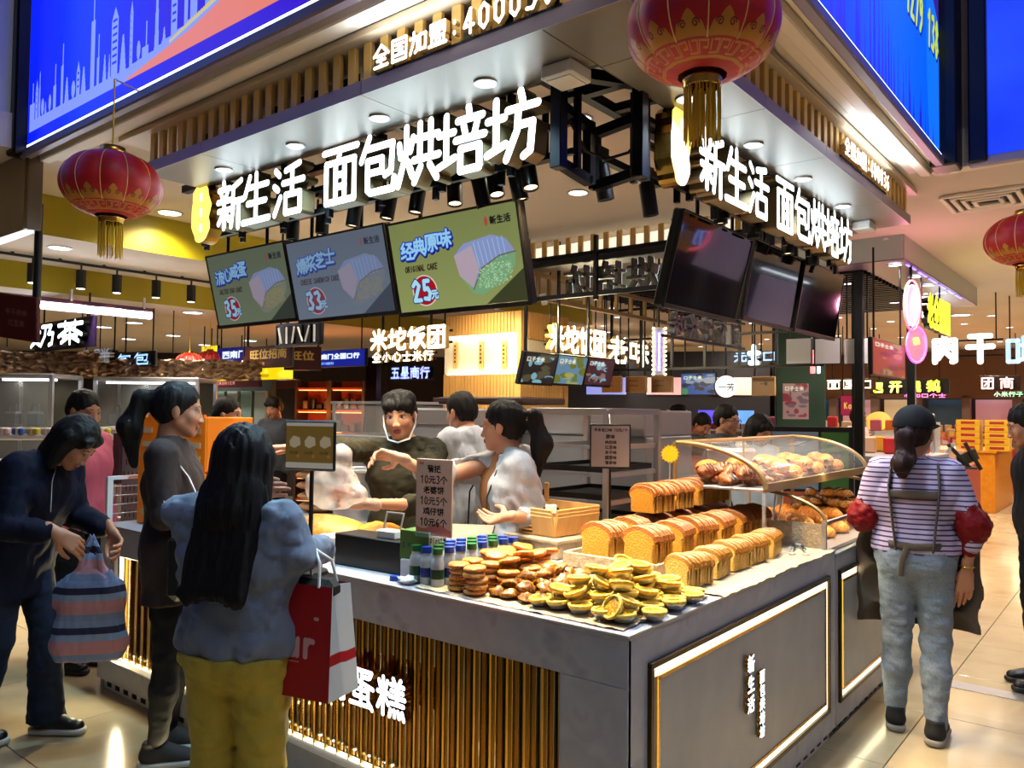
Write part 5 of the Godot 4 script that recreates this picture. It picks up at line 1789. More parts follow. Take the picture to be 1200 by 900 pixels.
func trousers_part(t: Node3D, j: Dictionary, m: Material, opt := {}) -> MeshInstance3D:
	var bb := bounds(j, LOWS, 0.2)
	var f := Field.new(bb[0], bb[1], opt.get("cell", 0.014))
	var add: float = opt.get("add", 0.01)
	f.bone(j.pelvis + Vector3(-0.055, 0.02, 0), j.pelvis + Vector3(0.055, 0.02, 0), 0.118 + add, 0.118 + add, 0.05, Vector3(1, 1, 0.78))
	if opt.get("seat", 0.0) > 0:
		for s in [-1.0, 1.0]:
			f.ball(j.pelvis + Vector3(0.06 * s, -0.03, -0.045), Vector3(0.085, 0.09, 0.075) * (1.0 + opt.seat), 0.05)
	limbs(f, j, "legs", add, opt.get("fat", 1.0), opt.get("length", 1.0))
	if opt.get("flare", 0.0) > 0:
		for s in ["l", "r"]:
			f.bone(j["k" + s], j["a" + s] + Vector3(0, -0.02, 0), 0.06, 0.06 + opt.flare, 0.03)
	f.wrinkle(fold_noise(opt.get("seed", 8)), opt.get("fold", 0.012), opt.get("fold_scale", Vector3(1.0, 1.5, 1.0)))
	f.clip(Vector3(0, j.pelvis.y + opt.get("waist", 0.13), 0), Vector3.UP)
	f.clip(Vector3(0, opt.get("hem", 0.06), 0), Vector3.DOWN)
	var mb := MB.new()
	f.mesh_into(mb)
	return part("trousers", mb.done(), m, t)
func shoe(t: Node3D, ankle: Vector3, yaw: float, upper: Material, sole: Material, tip := 0.0) -> void:
	var xf := Transform3D(Basis(Vector3.UP, yaw) * Basis(Vector3.RIGHT, tip), Vector3(ankle.x, 0, ankle.z))
	var f := Field.new(Vector3(-0.07, -0.01, -0.1), Vector3(0.07, 0.16, 0.22), 0.008)
	f.bone(Vector3(0, 0.055, -0.03), Vector3(0, 0.04, 0.15), 0.042, 0.034, 0.02, Vector3(1, 0.85, 1))
	f.bone(Vector3(0, 0.06, -0.02), Vector3(0, 0.11, -0.02), 0.042, 0.04, 0.02)
	f.bone(Vector3(0, 0.09, 0.0), Vector3(0, 0.05, 0.1), 0.032, 0.03, 0.02)
	f.clip(Vector3(0, 0.03, 0), Vector3.DOWN)
	f.clip(Vector3(0, 0.115, 0), Vector3.UP)
	var mb := MB.new()
	mb.xf = xf
	f.mesh_into(mb)
	var u := part("shoe", mb.done(), upper, t)
	f = Field.new(Vector3(-0.07, -0.02, -0.1), Vector3(0.07, 0.06, 0.22), 0.008)
	f.bone(Vector3(0, 0.02, -0.035), Vector3(0, 0.02, 0.155), 0.046, 0.04, 0.02, Vector3(1, 0.7, 1))
	f.clip(Vector3(0, 0.004, 0), Vector3.DOWN)
	f.clip(Vector3(0, 0.034, 0), Vector3.UP)
	mb = MB.new()
	mb.xf = xf
	f.mesh_into(mb)
	part("sole", mb.done(), sole, u)
	mb = MB.new()
	mb.xf = xf
	for k in 4:
		mb.tube(PackedVector3Array([Vector3(-0.022, 0.086 - k * 0.008, 0.04 + k * 0.02), Vector3(0, 0.096 - k * 0.009, 0.045 + k * 0.02), Vector3(0.022, 0.086 - k * 0.008, 0.05 + k * 0.02)]), 0.003, 5)
	part("laces", mb.done(), sole, u).set_meta("kind", "stuff")
# hair styles in head space
func hair_part(t: Node3D, headxf: Transform3D, style: String, m: Material, cell := 0.007) -> MeshInstance3D:
	var lo := Vector3(-0.16, -0.2, -0.2)
	var hi := Vector3(0.16, 0.16, 0.14)
	if style == "long":
		lo = Vector3(-0.2, -0.56, -0.24)
	elif style == "ponytail" or style == "ponytail_low":
		lo = Vector3(-0.16, -0.36, -0.3)
	var f := Field.new(lo, hi, cell)
	f.ball(Vector3(0, 0.042, -0.018), Vector3(0.083, 0.09, 0.1), 0.02)
	if style == "short" or style == "fringe":
		f.ball(Vector3(0, 0.0, -0.05), Vector3(0.08, 0.08, 0.07), 0.02)
		f.ball(Vector3(0, -0.055, 0.085), Vector3(0.09, 0.088 if style == "fringe" else 0.1, 0.075), 0.0, true)
		for s in [-1.0, 1.0]:
			f.ball(Vector3(0.085 * s, -0.045, 0.0), Vector3(0.035, 0.055, 0.05), 0.0, true)
		f.clip(Vector3(0, -0.085, 0), Vector3.DOWN)
		if style == "fringe":
			f.bone(Vector3(-0.05, 0.055, 0.062), Vector3(0.05, 0.055, 0.062), 0.026, 0.026, 0.02)
			f.bone(Vector3(-0.045, 0.08, 0.0), Vector3(0.045, 0.085, 0.02), 0.038, 0.038, 0.04)
	elif style == "bob":
		for s in [-1.0, 1.0]:
			f.bone(Vector3(0.068 * s, 0.03, -0.01), Vector3(0.075 * s, -0.11, 0.015), 0.035, 0.028, 0.03)
		f.bone(Vector3(0, 0.0, -0.06), Vector3(0, -0.11, -0.055), 0.065, 0.06, 0.03)
		f.ball(Vector3(0, -0.055, 0.1), Vector3(0.055, 0.1, 0.08), 0.0, true)
		f.bone(Vector3(-0.05, 0.06, 0.06), Vector3(0.05, 0.06, 0.06), 0.02, 0.02, 0.02)
	elif style == "long":
		f.bone(Vector3(0, 0.0, -0.05), Vector3(0, -0.14, -0.075), 0.085, 0.09, 0.03, Vector3(1, 1, 0.75))
		for s in [-1.0, -0.35, 0.35, 1.0]:
			f.bone(Vector3(0.06 * s, -0.1, -0.07), Vector3(0.078 * s, -0.36 - 0.03 * absf(s), -0.125), 0.045, 0.034, 0.02, Vector3(1, 1, 0.6))
		for s in [-1.0, 1.0]:
			f.bone(Vector3(0.07 * s, 0.02, -0.01), Vector3(0.086 * s, -0.26, -0.05), 0.032, 0.03, 0.03)
		f.ball(Vector3(0, -0.055, 0.1), Vector3(0.058, 0.1, 0.08), 0.0, true)
	elif style == "ponytail" or style == "ponytail_low":
		f.ball(Vector3(0, 0.0, -0.04), Vector3(0.079, 0.075, 0.08), 0.02)
		f.ball(Vector3(0, -0.05, 0.085), Vector3(0.075, 0.108, 0.08), 0.0, true)
		for s in [-1.0, 1.0]:
			f.ball(Vector3(0.09 * s, -0.035, 0.0), Vector3(0.03, 0.05, 0.04), 0.0, true)
		var lw := style == "ponytail_low"
		var root := Vector3(0, -0.02, -0.1) if lw else Vector3(0, 0.045, -0.11)
		f.bone(root + Vector3(0, 0, 0.03), root + Vector3(0, 0.0, -0.05), 0.035, 0.036, 0.02)
		f.bone(root + Vector3(0, 0.0, -0.05), root + (Vector3(0, -0.1, -0.04) if lw else Vector3(0, -0.13, -0.09)), 0.036, 0.05, 0.03)
		f.bone(root + Vector3(0, -0.13, -0.09), root + (Vector3(0.01, -0.17, -0.05) if lw else Vector3(0.01, -0.3, -0.06)), 0.05, 0.03 if lw else 0.016, 0.03)
	var n := FastNoiseLite.new()
	n.frequency = 26.0
	n.seed = style.hash() % 90
	f.wrinkle(n, 0.014, Vector3(1.6, 0.12, 1.6) if style == "long" else Vector3(1.2, 0.3, 1.0))
	var mb := MB.new()
	mb.xf = headxf
	f.mesh_into(mb)
	return part("hair", mb.done(), m, t)
# ---------------------------------------------------------------- the people
func face_dir(v: Vector3) -> float:
	return atan2(v.x, v.z)
func person(label: String, at: Vector3, fwd: Vector3, group := "") -> Node3D:
	return thing("person", label, "person", V(at.x, 0, at.z), face_dir(fwd), group)
func head_xf(j: Dictionary, yaw: float, pitch: float, roll := 0.0) -> Transform3D:
	return Transform3D(Basis(Vector3.UP, yaw) * Basis(Vector3.RIGHT, pitch) * Basis(Vector3.BACK, roll), j.head)
func scale_joints(j: Dictionary, k: float) -> void:
	for q in j.keys():
		j[q] = j[q] * k
func aim_px(t: Node3D, px: float, py: float, d: float) -> Vector3:   # a point seen in the photo, in the space of t
	return t.transform.affine_inverse() * on_d(px, py, d)
func strap(t: Node3D, called: String, pts: Array, w: float, m: Material, thick := 0.35) -> void:
	var b := MB.new()
	b.tube(PackedVector3Array(pts), w * thick, 8, true, 1.0 / thick)
	part(called, b.done(), m, t)
func stripe_mat(key: String, cols: Array, per_m: float, rough := 0.85) -> StandardMaterial3D:
	if M.has(key):
		return M[key]
	var im := canvas(16, 256, cols[0])
	var n := cols.size()
	for y in 256:
		var c: Color = cols[int(float(y) / 256.0 * n) % n]
		im.fill_rect(Rect2i(0, y, 16, 1), c)
	var m := printed(key, im, 0.0, rough)
	m.uv1_triplanar = true
	m.uv1_scale = Vector3.ONE * per_m
	m.uv1_triplanar_sharpness = 12.0
	return m
func people() -> void:
	var hair := hair_mat()
	var skin := C(0.68, 0.46, 0.34)
	# --- woman in navy coat with the striped bag
	var at := V(-2.97, 0, 0.56)
	var t := person("person in a navy coat and jeans looking down into a striped cloth bag", at, V(0.86, 0, -0.5))
	var j := joints()
	bend_upper(j, 0.36)
	scale_joints(j, 0.96)
	j.al = V(0.08, 0.085, 0.12)
	j.ar = V(-0.09, 0.085, -0.14)
	j.kl = V(0.085, 0.49, 0.1)
	j.kr = V(-0.09, 0.49, 0.0)
	j.er = j.sr + V(-0.07, -0.25, 0.02)
	j.el = j.sl + V(0.05, -0.25, 0.02)
	j.wr = j.er + V(0.06, -0.03, 0.2)
	j.wl = j.el + V(-0.06, -0.07, 0.24)
	j.head += V(0, -0.05, 0.07)
	var hx := head_xf(j, 0.1, 0.75)
	body_part(t, j, skin, hx, true, [[aim_hand(j.wr, V(0.35, -0.5, 0.6), V(0.5, -0.2, -0.6)), -1.0, [0.5, 0.6, 0.7, 0.7]], [aim_hand(j.wl, V(-0.3, -0.6, 0.6), V(-0.6, 0.2, -0.4)), 1.0, [0.4, 0.5, 0.6, 0.6]]])
	shirt_part(t, j, cloth("cloth_navy", C(0.002, 0.0025, 0.011), C(0.003, 0.004, 0.016)), {"fat": 1.12, "add": 0.026, "arm_add": 0.024, "sleeve": 0.72, "skirt": 0.62, "hem": 0.66, "drop": 0.35, "name": "coat", "fold": 0.02})
	trousers_part(t, j, cloth("denim_dark", C(0.008, 0.013, 0.032), C(0.012, 0.02, 0.042)), {"flare": 0.025, "add": 0.012})
	hair_part(t, hx, "bob", hair)
	for s in ["l", "r"]:
		shoe(t, j["a" + s], 0.1, M.black, mat("sole_white", C(0.7, 0.7, 0.68), 0.6), 0.0)
	strap(t, "chain_strap", [j.neck + V(0.1, -0.02, -0.09), j.neck + V(0.02, 0.0, 0.05), j.chest + V(-0.08, 0.05, 0.14), j.chest + V(-0.12, -0.08, 0.17)], 0.006, M.steel)
	# bag hangs from her hands
	var grip: Vector3 = t.transform * (j.wr.lerp(j.wl, 0.5) + V(0.0, -0.03, 0.03))
	var bg := thing("tote_bag", "striped blue and pink cloth tote bag held by the person in navy", "bag", grip, t.rotation.y + PI / 2 + 0.35)
	var f := Field.new(V(-0.24, -0.64, -0.14), V(0.24, -0.02, 0.14), 0.014)
	f.bone(V(0, -0.1, 0), V(0, -0.2, 0), 0.045, 0.11, 0.05, V(1, 1, 0.5))
	f.bone(V(-0.04, -0.3, 0), V(0.04, -0.3, 0), 0.1, 0.1, 0.08, V(1, 1, 0.55))
	f.bone(V(-0.07, -0.48, 0), V(0.07, -0.48, 0), 0.1, 0.1, 0.08, V(1, 1, 0.7))
	f.clip(V(0, -0.55, 0), Vector3.DOWN)
	f.wrinkle(fold_noise(12), 0.014, V(2.2, 0.5, 2.2))
	var mb := MB.new()
	f.mesh_into(mb)
	var bp := [C(0.42, 0.5, 0.66), C(0.1, 0.11, 0.24), C(0.46, 0.54, 0.68), C(0.66, 0.46, 0.5), C(0.64, 0.45, 0.49), C(0.4, 0.46, 0.6)]
	part("bag_body", mb.done(), stripe_mat("bag_stripes", bp, 5.6), bg)
	for s in [-1.0, 1.0]:
		strap(bg, "handle", [V(0.05 * s, -0.17, 0.03 * s), V(0.04 * s, -0.06, 0.02 * s), V(0.01 * s, 0.015, 0.0), V(-0.03 * s, -0.08, 0.02 * s), V(-0.05 * s, -0.17, 0.03 * s)], 0.013, M.bag_stripes)
	# --- woman with ponytail and brown knit cardigan
	at = V(-2.215, 0, 0.2)
	t = person("person with a long ponytail and dark brown knit cardigan at the counter", at, V(0.66, 0, -0.75))
	j = joints()
	scale_joints(j, 1.0)
	j.er = j.sr + V(-0.05, -0.25, 0.03)
	j.wr = j.er + V(0.05, 0.0, 0.24)
	j.el = j.sl + V(0.04, -0.25, 0.06)
	j.wl = j.el + V(-0.04, 0.06, 0.22)
	hx = head_xf(j, 0.12, 0.05)
	body_part(t, j, skin, hx, true, [[aim_hand(j.wr, V(0.2, 0.1, 1), V(1, 0, 0)), -1.0, [0.5, 0.5, 0.6, 0.6]], [aim_hand(j.wl, V(-0.1, 0.2, 1), V(-1, 0, 0)), 1.0, [0.5, 0.5, 0.6, 0.6]]])
	var knit := noisy("knit_brown", [C(0.04, 0.028, 0.034), C(0.2, 0.1, 0.075), C(0.05, 0.035, 0.045), C(0.28, 0.15, 0.1)], 0.06, V(3, 22, 3), 0.9, 0.0, 0.0, 17)
	shirt_part(t, j, knit, {"fat": 1.06, "add": 0.016, "arm_add": 0.014, "skirt": 0.66, "hem": 0.7, "drop": 0.3, "name": "cardigan", "sleeve": 0.97})
	trousers_part(t, j, cloth("cloth_black", C(0.004, 0.004, 0.005), C(0.007, 0.007, 0.009)), {"add": 0.004})
	hair_part(t, hx, "ponytail", hair)
	for s in ["l", "r"]:
		shoe(t, j["a" + s], 0.05, mat("shoe_grey", C(0.16, 0.15, 0.15), 0.8), M.sole_white)
	var hb := thing("shoulder_bag", "black shoulder bag with silver clasp on the person in brown knit", "bag", on_d(226, 662, 3.3), t.rotation.y + 0.5)
	mb = MB.new()
	mb.box(V(0, 0, 0), V(0.08, 0.28, 0.2), 0.03)
	part("bag_body", mb.done(), mat("leather_black", C(0.012, 0.012, 0.012), 0.35), hb)
	mb = MB.new()
	var top: Vector3 = hb.transform.affine_inverse() * (t.transform * (j.sr + V(0.02, 0.062, -0.01)))
	mb.tube(PackedVector3Array([V(0, 0.13, -0.08), top.lerp(V(0, 0.13, -0.08), 0.4) + V(0, 0, -0.03), top, top.lerp(V(0, 0.13, 0.08), 0.4) + V(0, 0, 0.03), V(0, 0.13, 0.08)]), 0.005, 6)
	part("chain_strap", mb.done(), M.steel, hb)
	part("clasp", ring_mesh(0.014, 0.02, 0.008), M.steel, hb, V(-0.05, 0.14, 0.05), V(0, 0, PI / 2))
	# --- woman in yellow trousers
	at = on_d(279, 800, 2.46)
	t = person("person with long black hair, blue-grey top and yellow trousers", at, V(-0.45, 0, -0.89))
	j = joints()
	scale_joints(j, 0.893)
	j.el = aim_px(t, 213, 602, 2.5)
	j.wl = j.el + V(-0.08, 0.05, 0.2)
	j.er = aim_px(t, 347, 650, 2.42)
	j.wr = j.er + V(0.02, -0.02, 0.22)
	hx = head_xf(j, 0.0, 0.12)
	body_part(t, j, skin, hx, true, [[aim_hand(j.wr, V(0.1, -0.2, 1), V(1, 0, 0)), -1.0, [0.8, 0.8, 0.9, 0.9]], [aim_hand(j.wl, V(-0.4, 0.1, 1), V(-1, 0, 0)), 1.0, [0.4, 0.4, 0.5, 0.5]]])
	var sweat := cloth("cloth_slate", C(0.13, 0.16, 0.23), C(0.17, 0.2, 0.27), 20.0)
	shirt_part(t, j, sweat, {"fat": 1.04, "add": 0.022, "arm_add": 0.018, "hem": 0.795, "name": "sweatshirt", "fold": 0.026, "sleeve": 0.98, "cell": 0.012, "fold_scale": V(0.9, 1.0, 0.9)})
	trousers_part(t, j, cloth("cloth_mustard", C(0.4, 0.29, 0.02), C(0.46, 0.34, 0.04), 16.0), {"add": 0.014, "fat": 1.0, "seat": 0.06, "waist": -0.02, "fold": 0.018, "hem": 0.05, "flare": 0.012, "cell": 0.012})
	hair_part(t, hx, "long", hair, 0.006)
	for s in ["l", "r"]:
		shoe(t, j["a" + s], 0.0, M.white, M.sole_white)
	# red and white shopping bag on her forearm
	var sb := thing("shopping_bag", "red and white shopping bag on the arm of the person in yellow trousers", "bag", on_d(368, 745, 2.45), face_dir(V(0.25, 0, 0.97)))
	mb = MB.new()
	var faces := []
	for k in [[-1, -1], [1, -1], [1, 1], [-1, 1]]:
		faces.append([V(0.1 * k[0], 0.165, 0.045 * k[1]), V(0.115 * k[0], -0.165, 0.075 * k[1])])
	mb.quad(faces[3][1], faces[2][1], faces[2][0], faces[3][0])
	mb.quad(faces[1][1], faces[0][1], faces[0][0], faces[1][0])
	mb.quad(faces[0][1], faces[1][1], faces[2][1], faces[3][1])
	var im := canvas(256, 384, C(0.62, 0.02, 0.035))
	print_text(im, "our", Vector2(8, 150), 96, 10, C(0.8, 0.62, 0.62), 0.62)
	ink(im, [PackedVector2Array([Vector2(190, 112), Vector2(200, 112)])], Vector2.ZERO, 6, C(0.8, 0.62, 0.62))
	im.fill_rect(Rect2i(70, 262, 60, 4), C(0.75, 0.5, 0.5))
	part("red_panels", mb.done(), printed("bag_red", im, 0.0, 0.45), sb)
	mb = MB.new()
	for s in [1, 0]:
		var a = faces[2] if s else faces[0]
		var b = faces[1] if s else faces[3]
		var fold := V(-0.03 if s else 0.03, 0, 0)
		var m0: Vector3 = (a[0] + b[0]) / 2 + fold
		var m1: Vector3 = (a[1] + b[1]) / 2
		mb.quad(a[1], m1, m0, a[0])
		mb.quad(m1, b[1], b[0], m0)
	im = canvas(32, 128, C(0.72, 0.72, 0.7))
	im.fill_rect(Rect2i(0, 78, 32, 12), C(0.62, 0.05, 0.06))
	part("white_gusset", mb.done(), printed("bag_gusset", im, 0.0, 0.5), sb)
	mb = MB.new()
	mb.box(V(0, 0.15, 0), V(0.17, 0.06, 0.07), 0.02)
	part("black_contents", mb.done(), M.black_matte, sb)
	for s in [-1.0, 1.0]:
		wire("handle", [V(-0.05, 0.16, 0.045 * s), V(-0.04, 0.23, 0.03 * s), V(0, 0.265, 0.0), V(0.04, 0.23, 0.03 * s), V(0.05, 0.16, 0.045 * s)], 0.005, M.white, sb, 6)
	# --- worker in striped shirt
	at = V(0.28, 0, -2.27)
	t = person("person in a purple striped shirt, black cap and brown apron seen from behind", at, V(-0.16, 0, -0.98))
	j = joints()
	scale_joints(j, 0.948)
	j.el = j.sl + V(0.075, -0.23, 0.0)
	j.wl = j.el + V(-0.12, -0.02, 0.2)
	j.er = j.sr + V(-0.09, -0.24, -0.02)
	j.wr = j.er + V(0.03, -0.22, 0.02)
	j.ar += V(0.0, 0, -0.06)
	j.al += V(0.01, 0, 0.05)
	hx = head_xf(j, -0.25, 0.05)
	body_part(t, j, skin, hx, true, [[aim_hand(j.wr, V(0.1, -1, 0.05), V(0.2, 0, 1)), -1.0, [0.2, 0.22, 0.26, 0.3]], [aim_hand(j.wl, V(-0.4, -0.2, 1), V(-1, 0, 0)), 1.0, [0.5, 0.5, 0.6, 0.6]]])
	var sm := stripe_mat("purple_stripes", [C(0.68, 0.63, 0.74), C(0.68, 0.63, 0.74), C(0.22, 0.14, 0.28), C(0.68, 0.63, 0.74), C(0.68, 0.63, 0.74), C(0.27, 0.14, 0.28)], 21.0)
	shirt_part(t, j, sm, {"fat": 1.1, "add": 0.014, "arm_add": 0.016, "hem": 0.875, "sleeve": 0.4, "fold": 0.012, "cell": 0.012})
	trousers_part(t, j, noisy("denim_acid", [C(0.34, 0.38, 0.44), C(0.48, 0.53, 0.58), C(0.4, 0.44, 0.5), C(0.6, 0.64, 0.68)], 0.04, V(5, 5, 5), 0.85, 0.0, 0.0, 19), {"seat": 0.1, "add": 0.012, "fold": 0.014, "cell": 0.012, "waist": 0.06})
	for s in [["l", 1.0], ["r", -1.0]]:
		var e: Vector3 = j["e" + s[0]]
		var a: Vector3 = j["s" + s[0]]
		var w: Vector3 = j["w" + s[0]]
		f = Field.new(e - Vector3.ONE * 0.22, e + Vector3.ONE * 0.22, 0.011)
		f.bone(a.lerp(e, 0.72), e, 0.062, 0.075, 0.03)
		f.bone(e, e.lerp(w, 0.5), 0.078, 0.045, 0.03)
		f.wrinkle(fold_noise(31), 0.02, V(2, 2, 2))
		mb = MB.new()
		f.mesh_into(mb)
		part("red_oversleeve", mb.done(), cloth("cloth_red", C(0.14, 0.001, 0.003), C(0.17, 0.002, 0.004), 20.0, 0.6), t)
	# hair with low tail, cap over it
	hair_part(t, hx, "ponytail_low", hair_mat("hair_auburn", C(0.09, 0.05, 0.045)))
	f = Field.new(V(-0.13, 0.0, -0.16), V(0.13, 0.18, 0.2), 0.008)
	f.ball(V(0, 0.04, -0.015), V(0.097, 0.105, 0.112), 0.02)
	f.clip(V(0, 0.035, 0), V(0, -1, 0.1).normalized())
	mb = MB.new()
	mb.xf = hx
	f.mesh_into(mb)
	var cap := part("cap", mb.done(), cloth("cap_black", C(0.006, 0.006, 0.007), C(0.012, 0.012, 0.014)), t)
	mb = MB.new()
	mb.xf = hx
	mb.tube(PackedVector3Array([V(0, 0.05, 0.08), V(0, 0.045, 0.13), V(0, 0.03, 0.165)]), [0.085, 0.08, 0.04], 16, true, 0.07)
	part("peak", mb.done(), M.cap_black, cap)
	# apron: front bib, side wings, straps on the back
	var brown := cloth("apron_brown", C(0.065, 0.048, 0.036), C(0.09, 0.066, 0.05))
	f = Field.new(V(-0.3, 0.42, -0.2), V(0.3, 1.3, 0.3), 0.014)
	f.bone(V(-0.1, 1.1, 0.06), V(0.1, 1.1, 0.06), 0.11, 0.11, 0.04, V(1, 1, 0.9))
	f.bone(V(-0.13, 0.88, 0.02), V(0.13, 0.88, 0.02), 0.15, 0.15, 0.05, V(1, 1, 0.95))
	f.bone(V(-0.16, 0.5, 0.0), V(0.16, 0.5, 0.0), 0.13, 0.13, 0.08, V(1, 1, 1.0))
	f.bone(V(-0.16, 0.7, 0.0), V(0.16, 0.7, 0.0), 0.14, 0.14, 0.08)
	f.clip(V(0, 0, 0.045), V(0, 0, -1))
	f.clip(V(0, 0.5, 0), Vector3.DOWN)
	for y in [0.5, 0.7, 0.9, 1.1]:
		f.bone(V(-0.12, y, 0.0), V(0.12, y, 0.0), 0.128, 0.128, 0.0, V(1.12, 1, 0.85), true)
	mb = MB.new()
	f.mesh_into(mb)
	var ap := part("apron", mb.done(), brown, t)
	var zb := -0.125
	strap(ap, "strap", [j.sl + V(-0.05, 0.055, 0.04), j.sl + V(-0.055, 0.03, -0.06), V(0.11, 1.2, zb - 0.0), V(0.09, 1.0, zb - 0.005), V(0.08, 0.9, zb + 0.02)], 0.02, brown, 0.3)
	strap(ap, "strap", [j.sr + V(0.05, 0.055, 0.04), j.sr + V(0.055, 0.03, -0.06), V(-0.11, 1.2, zb), V(-0.09, 1.0, zb - 0.005), V(-0.08, 0.9, zb + 0.02)], 0.02, brown, 0.3)
	strap(ap, "cross_strap", [V(-0.11, 1.17, zb - 0.008), V(0, 1.17, zb - 0.018), V(0.11, 1.17, zb - 0.008)], 0.02, brown, 0.3)
	strap(ap, "waist_tie", [V(-0.17, 0.93, 0.0), V(-0.1, 0.925, zb + 0.01), V(0, 0.92, zb - 0.01), V(0.1, 0.925, zb + 0.01), V(0.17, 0.93, 0.0)], 0.018, brown, 0.4)
	strap(ap, "tie_end", [V(0.03, 0.92, zb - 0.015), V(0.05, 0.86, zb - 0.02), V(0.06, 0.78, zb - 0.015)], 0.014, brown, 0.4)
	part("bangle", ring_mesh(0.03, 0.034, 0.006), M.gold, t, j.wr + V(0, 0.02, 0))
	for s in ["l", "r"]:
		shoe(t, j["a" + s], 0.12 if s == "l" else -0.15, mat("shoe_dark", C(0.03, 0.032, 0.04), 0.8), mat("sole_grey", C(0.5, 0.48, 0.46), 0.7))
	# --- man at the right edge
	t = person("person in a dark suit walking past the yellow stalls", V(0.69, 0, -3.42), V(-0.95, 0, 0.3))
	j = joints()
	scale_joints(j, 1.02)
	j.head += V(0, -0.07, 0.05)
	hx = head_xf(j, 0.0, 0.25)
	body_part(t, j, skin, hx, false, [], 0.024)
	shirt_part(t, j, M.cloth_black, {"fat": 1.1, "add": 0.025, "arm_add": 0.02, "hem": 0.8, "name": "jacket"})
	trousers_part(t, j, M.cloth_black, {"add": 0.015})
	hair_part(t, hx, "short", hair)
	for s in ["l", "r"]:
		shoe(t, j["a" + s], 0.0, M.leather_black, M.black)
	# --- person in a pink sweater at the clothes stall
	at = on_d(97, 470, 4.75)
	t = person("person in a pink sweater with short dark hair near the clothes rails", at, V(0.9, 0, -0.4))
	j = joints()
	scale_joints(j, 0.99)
	hx = head_xf(j, -0.15, 0.15)
	body_part(t, j, skin * 0.9, hx, false, [], 0.024)
	shirt_part(t, j, cloth("cloth_pink", C(0.42, 0.07, 0.12), C(0.5, 0.1, 0.16), 18.0), {"fat": 1.1, "add": 0.02, "arm_add": 0.02, "hem": 0.8, "name": "sweater", "collar": 0.05})
	trousers_part(t, j, M.cloth_black, {})
	hair_part(t, hx, "short", hair)
	for s in ["l", "r"]:
		shoe(t, j["a" + s], 0.0, M.black, M.black)
	# --- bakery staff
	staff(hair)
	passers(hair)
func staff(hair: Material) -> void:
	var skin := C(0.74, 0.52, 0.4)
	# man in olive sweater, mask under the chin, holding a plastic bag
	var at := on_d(474, 500, 4.1)
	var t := person("person in an olive sweater serving with a plastic bag behind the counter", at, V(0.42, 0, 0.9))
	var j := joints()
	scale_joints(j, 0.995)
	j.er = aim_px(t, 398, 527, 3.85)
	j.wr = aim_px(t, 345, 524, 3.7)
	j.el = aim_px(t, 500, 592, 3.78)
	j.wl = aim_px(t, 428, 590, 3.58)
	j.head += V(-0.01, -0.01, 0.02)
	var hx := head_xf(j, 0.15, 0.06, 0.06)
	body_part(t, j, skin, hx, false, [[aim_hand(j.wl, V(-1, 0.2, 0.3), V(0, 0.3, 1)), 1.0, [0.5, 0.55, 0.6, 0.7]], [aim_hand(j.wr, V(-1, 0, 0.4), V(0, -1, 0)), -1.0, [0.4, 0.4, 0.5, 0.5]]], 0.02, 0.005)
	shirt_part(t, j, cloth("cloth_olive", C(0.022, 0.018, 0.009), C(0.032, 0.027, 0.014)), {"fat": 1.04, "add": 0.018, "arm_add": 0.02, "sleeve": 0.25, "hem": 0.8, "name": "sweater", "fold": 0.018, "fold_scale": V(1.4, 1.4, 1.4)})
	trousers_part(t, j, M.cloth_black, {})
	hair_part(t, hx, "fringe", hair, 0.006)
	for s in ["l", "r"]:
		shoe(t, j["a" + s], 0.0, M.black, M.black)
	var mb := MB.new()
	mb.xf = hx
	for s in [-1.0, 1.0]:
		mb.tube(PackedVector3Array([V(0.086 * s, 0.005, -0.005), V(0.08 * s, -0.05, 0.02), V(0.055 * s, -0.115, 0.055), V(0, -0.13, 0.075)]), 0.0045, 6)
	part("mask_band", mb.done(), M.white, t)
	var pb := thing("plastic_bag", "translucent plastic bag in the hand of the person in olive", "bag", on_d(390, 572, 3.5), t.rotation.y)
	var f := Field.new(V(-0.2, -0.2, -0.16), V(0.2, 0.22, 0.16), 0.012)
	f.ball(V(0, 0.0, 0), V(0.12, 0.1, 0.08), 0.05)
	f.bone(V(-0.02, 0.02, 0), V(0.03, 0.14, 0), 0.09, 0.06, 0.05)
	f.bone(V(0.06, -0.03, 0), V(0.13, -0.02, 0), 0.05, 0.04, 0.03)
	f.wrinkle(fold_noise(5), 0.016, V(1.2, 1.2, 1.2))
	mb = MB.new()
	f.mesh_into(mb)
	var film := mat("film", C(0.94, 0.86, 0.8, 0.38), 0.3)
	film.transparency = BaseMaterial3D.TRANSPARENCY_ALPHA
	part("film", mb.done(), film, pb)
	# young woman in white jacket pointing
	at = on_d(592, 520, 3.85)
	t = person("person in a white hooded jacket and rust top pointing with one hand", at, V(-0.5, 0, 0.86))
	j = joints()
	scale_joints(j, 0.96)
	j.er = aim_px(t, 512, 560, 3.72)
	j.wr = aim_px(t, 466, 536, 3.52)
	j.el = aim_px(t, 628, 606, 3.75)
	j.wl = aim_px(t, 592, 606, 3.5)
	hx = head_xf(j, -0.6, 0.0)
	body_part(t, j, skin, hx, true, [[aim_hand(j.wr, V(-0.75, 0.1, 0.5), V(0.3, -0.6, 0.5)), -1.0, [0.1, 0.7, 0.9, 0.9]], [aim_hand(j.wl, V(-1, -0.25, 0.3), V(0.1, 0.8, 0.5)), 1.0, [0.35, 0.4, 0.45, 0.5]]], 0.02, 0.005)
	var rust := shirt_part(t, j, cloth("cloth_rust", C(0.3, 0.1, 0.02), C(0.36, 0.13, 0.03), 26.0), {"fat": 0.98, "add": 0.004, "arm_add": -0.01, "sleeve": 0.1, "hem": 0.82, "name": "turtleneck", "collar": 0.075, "scoop": false, "fold": 0.004})
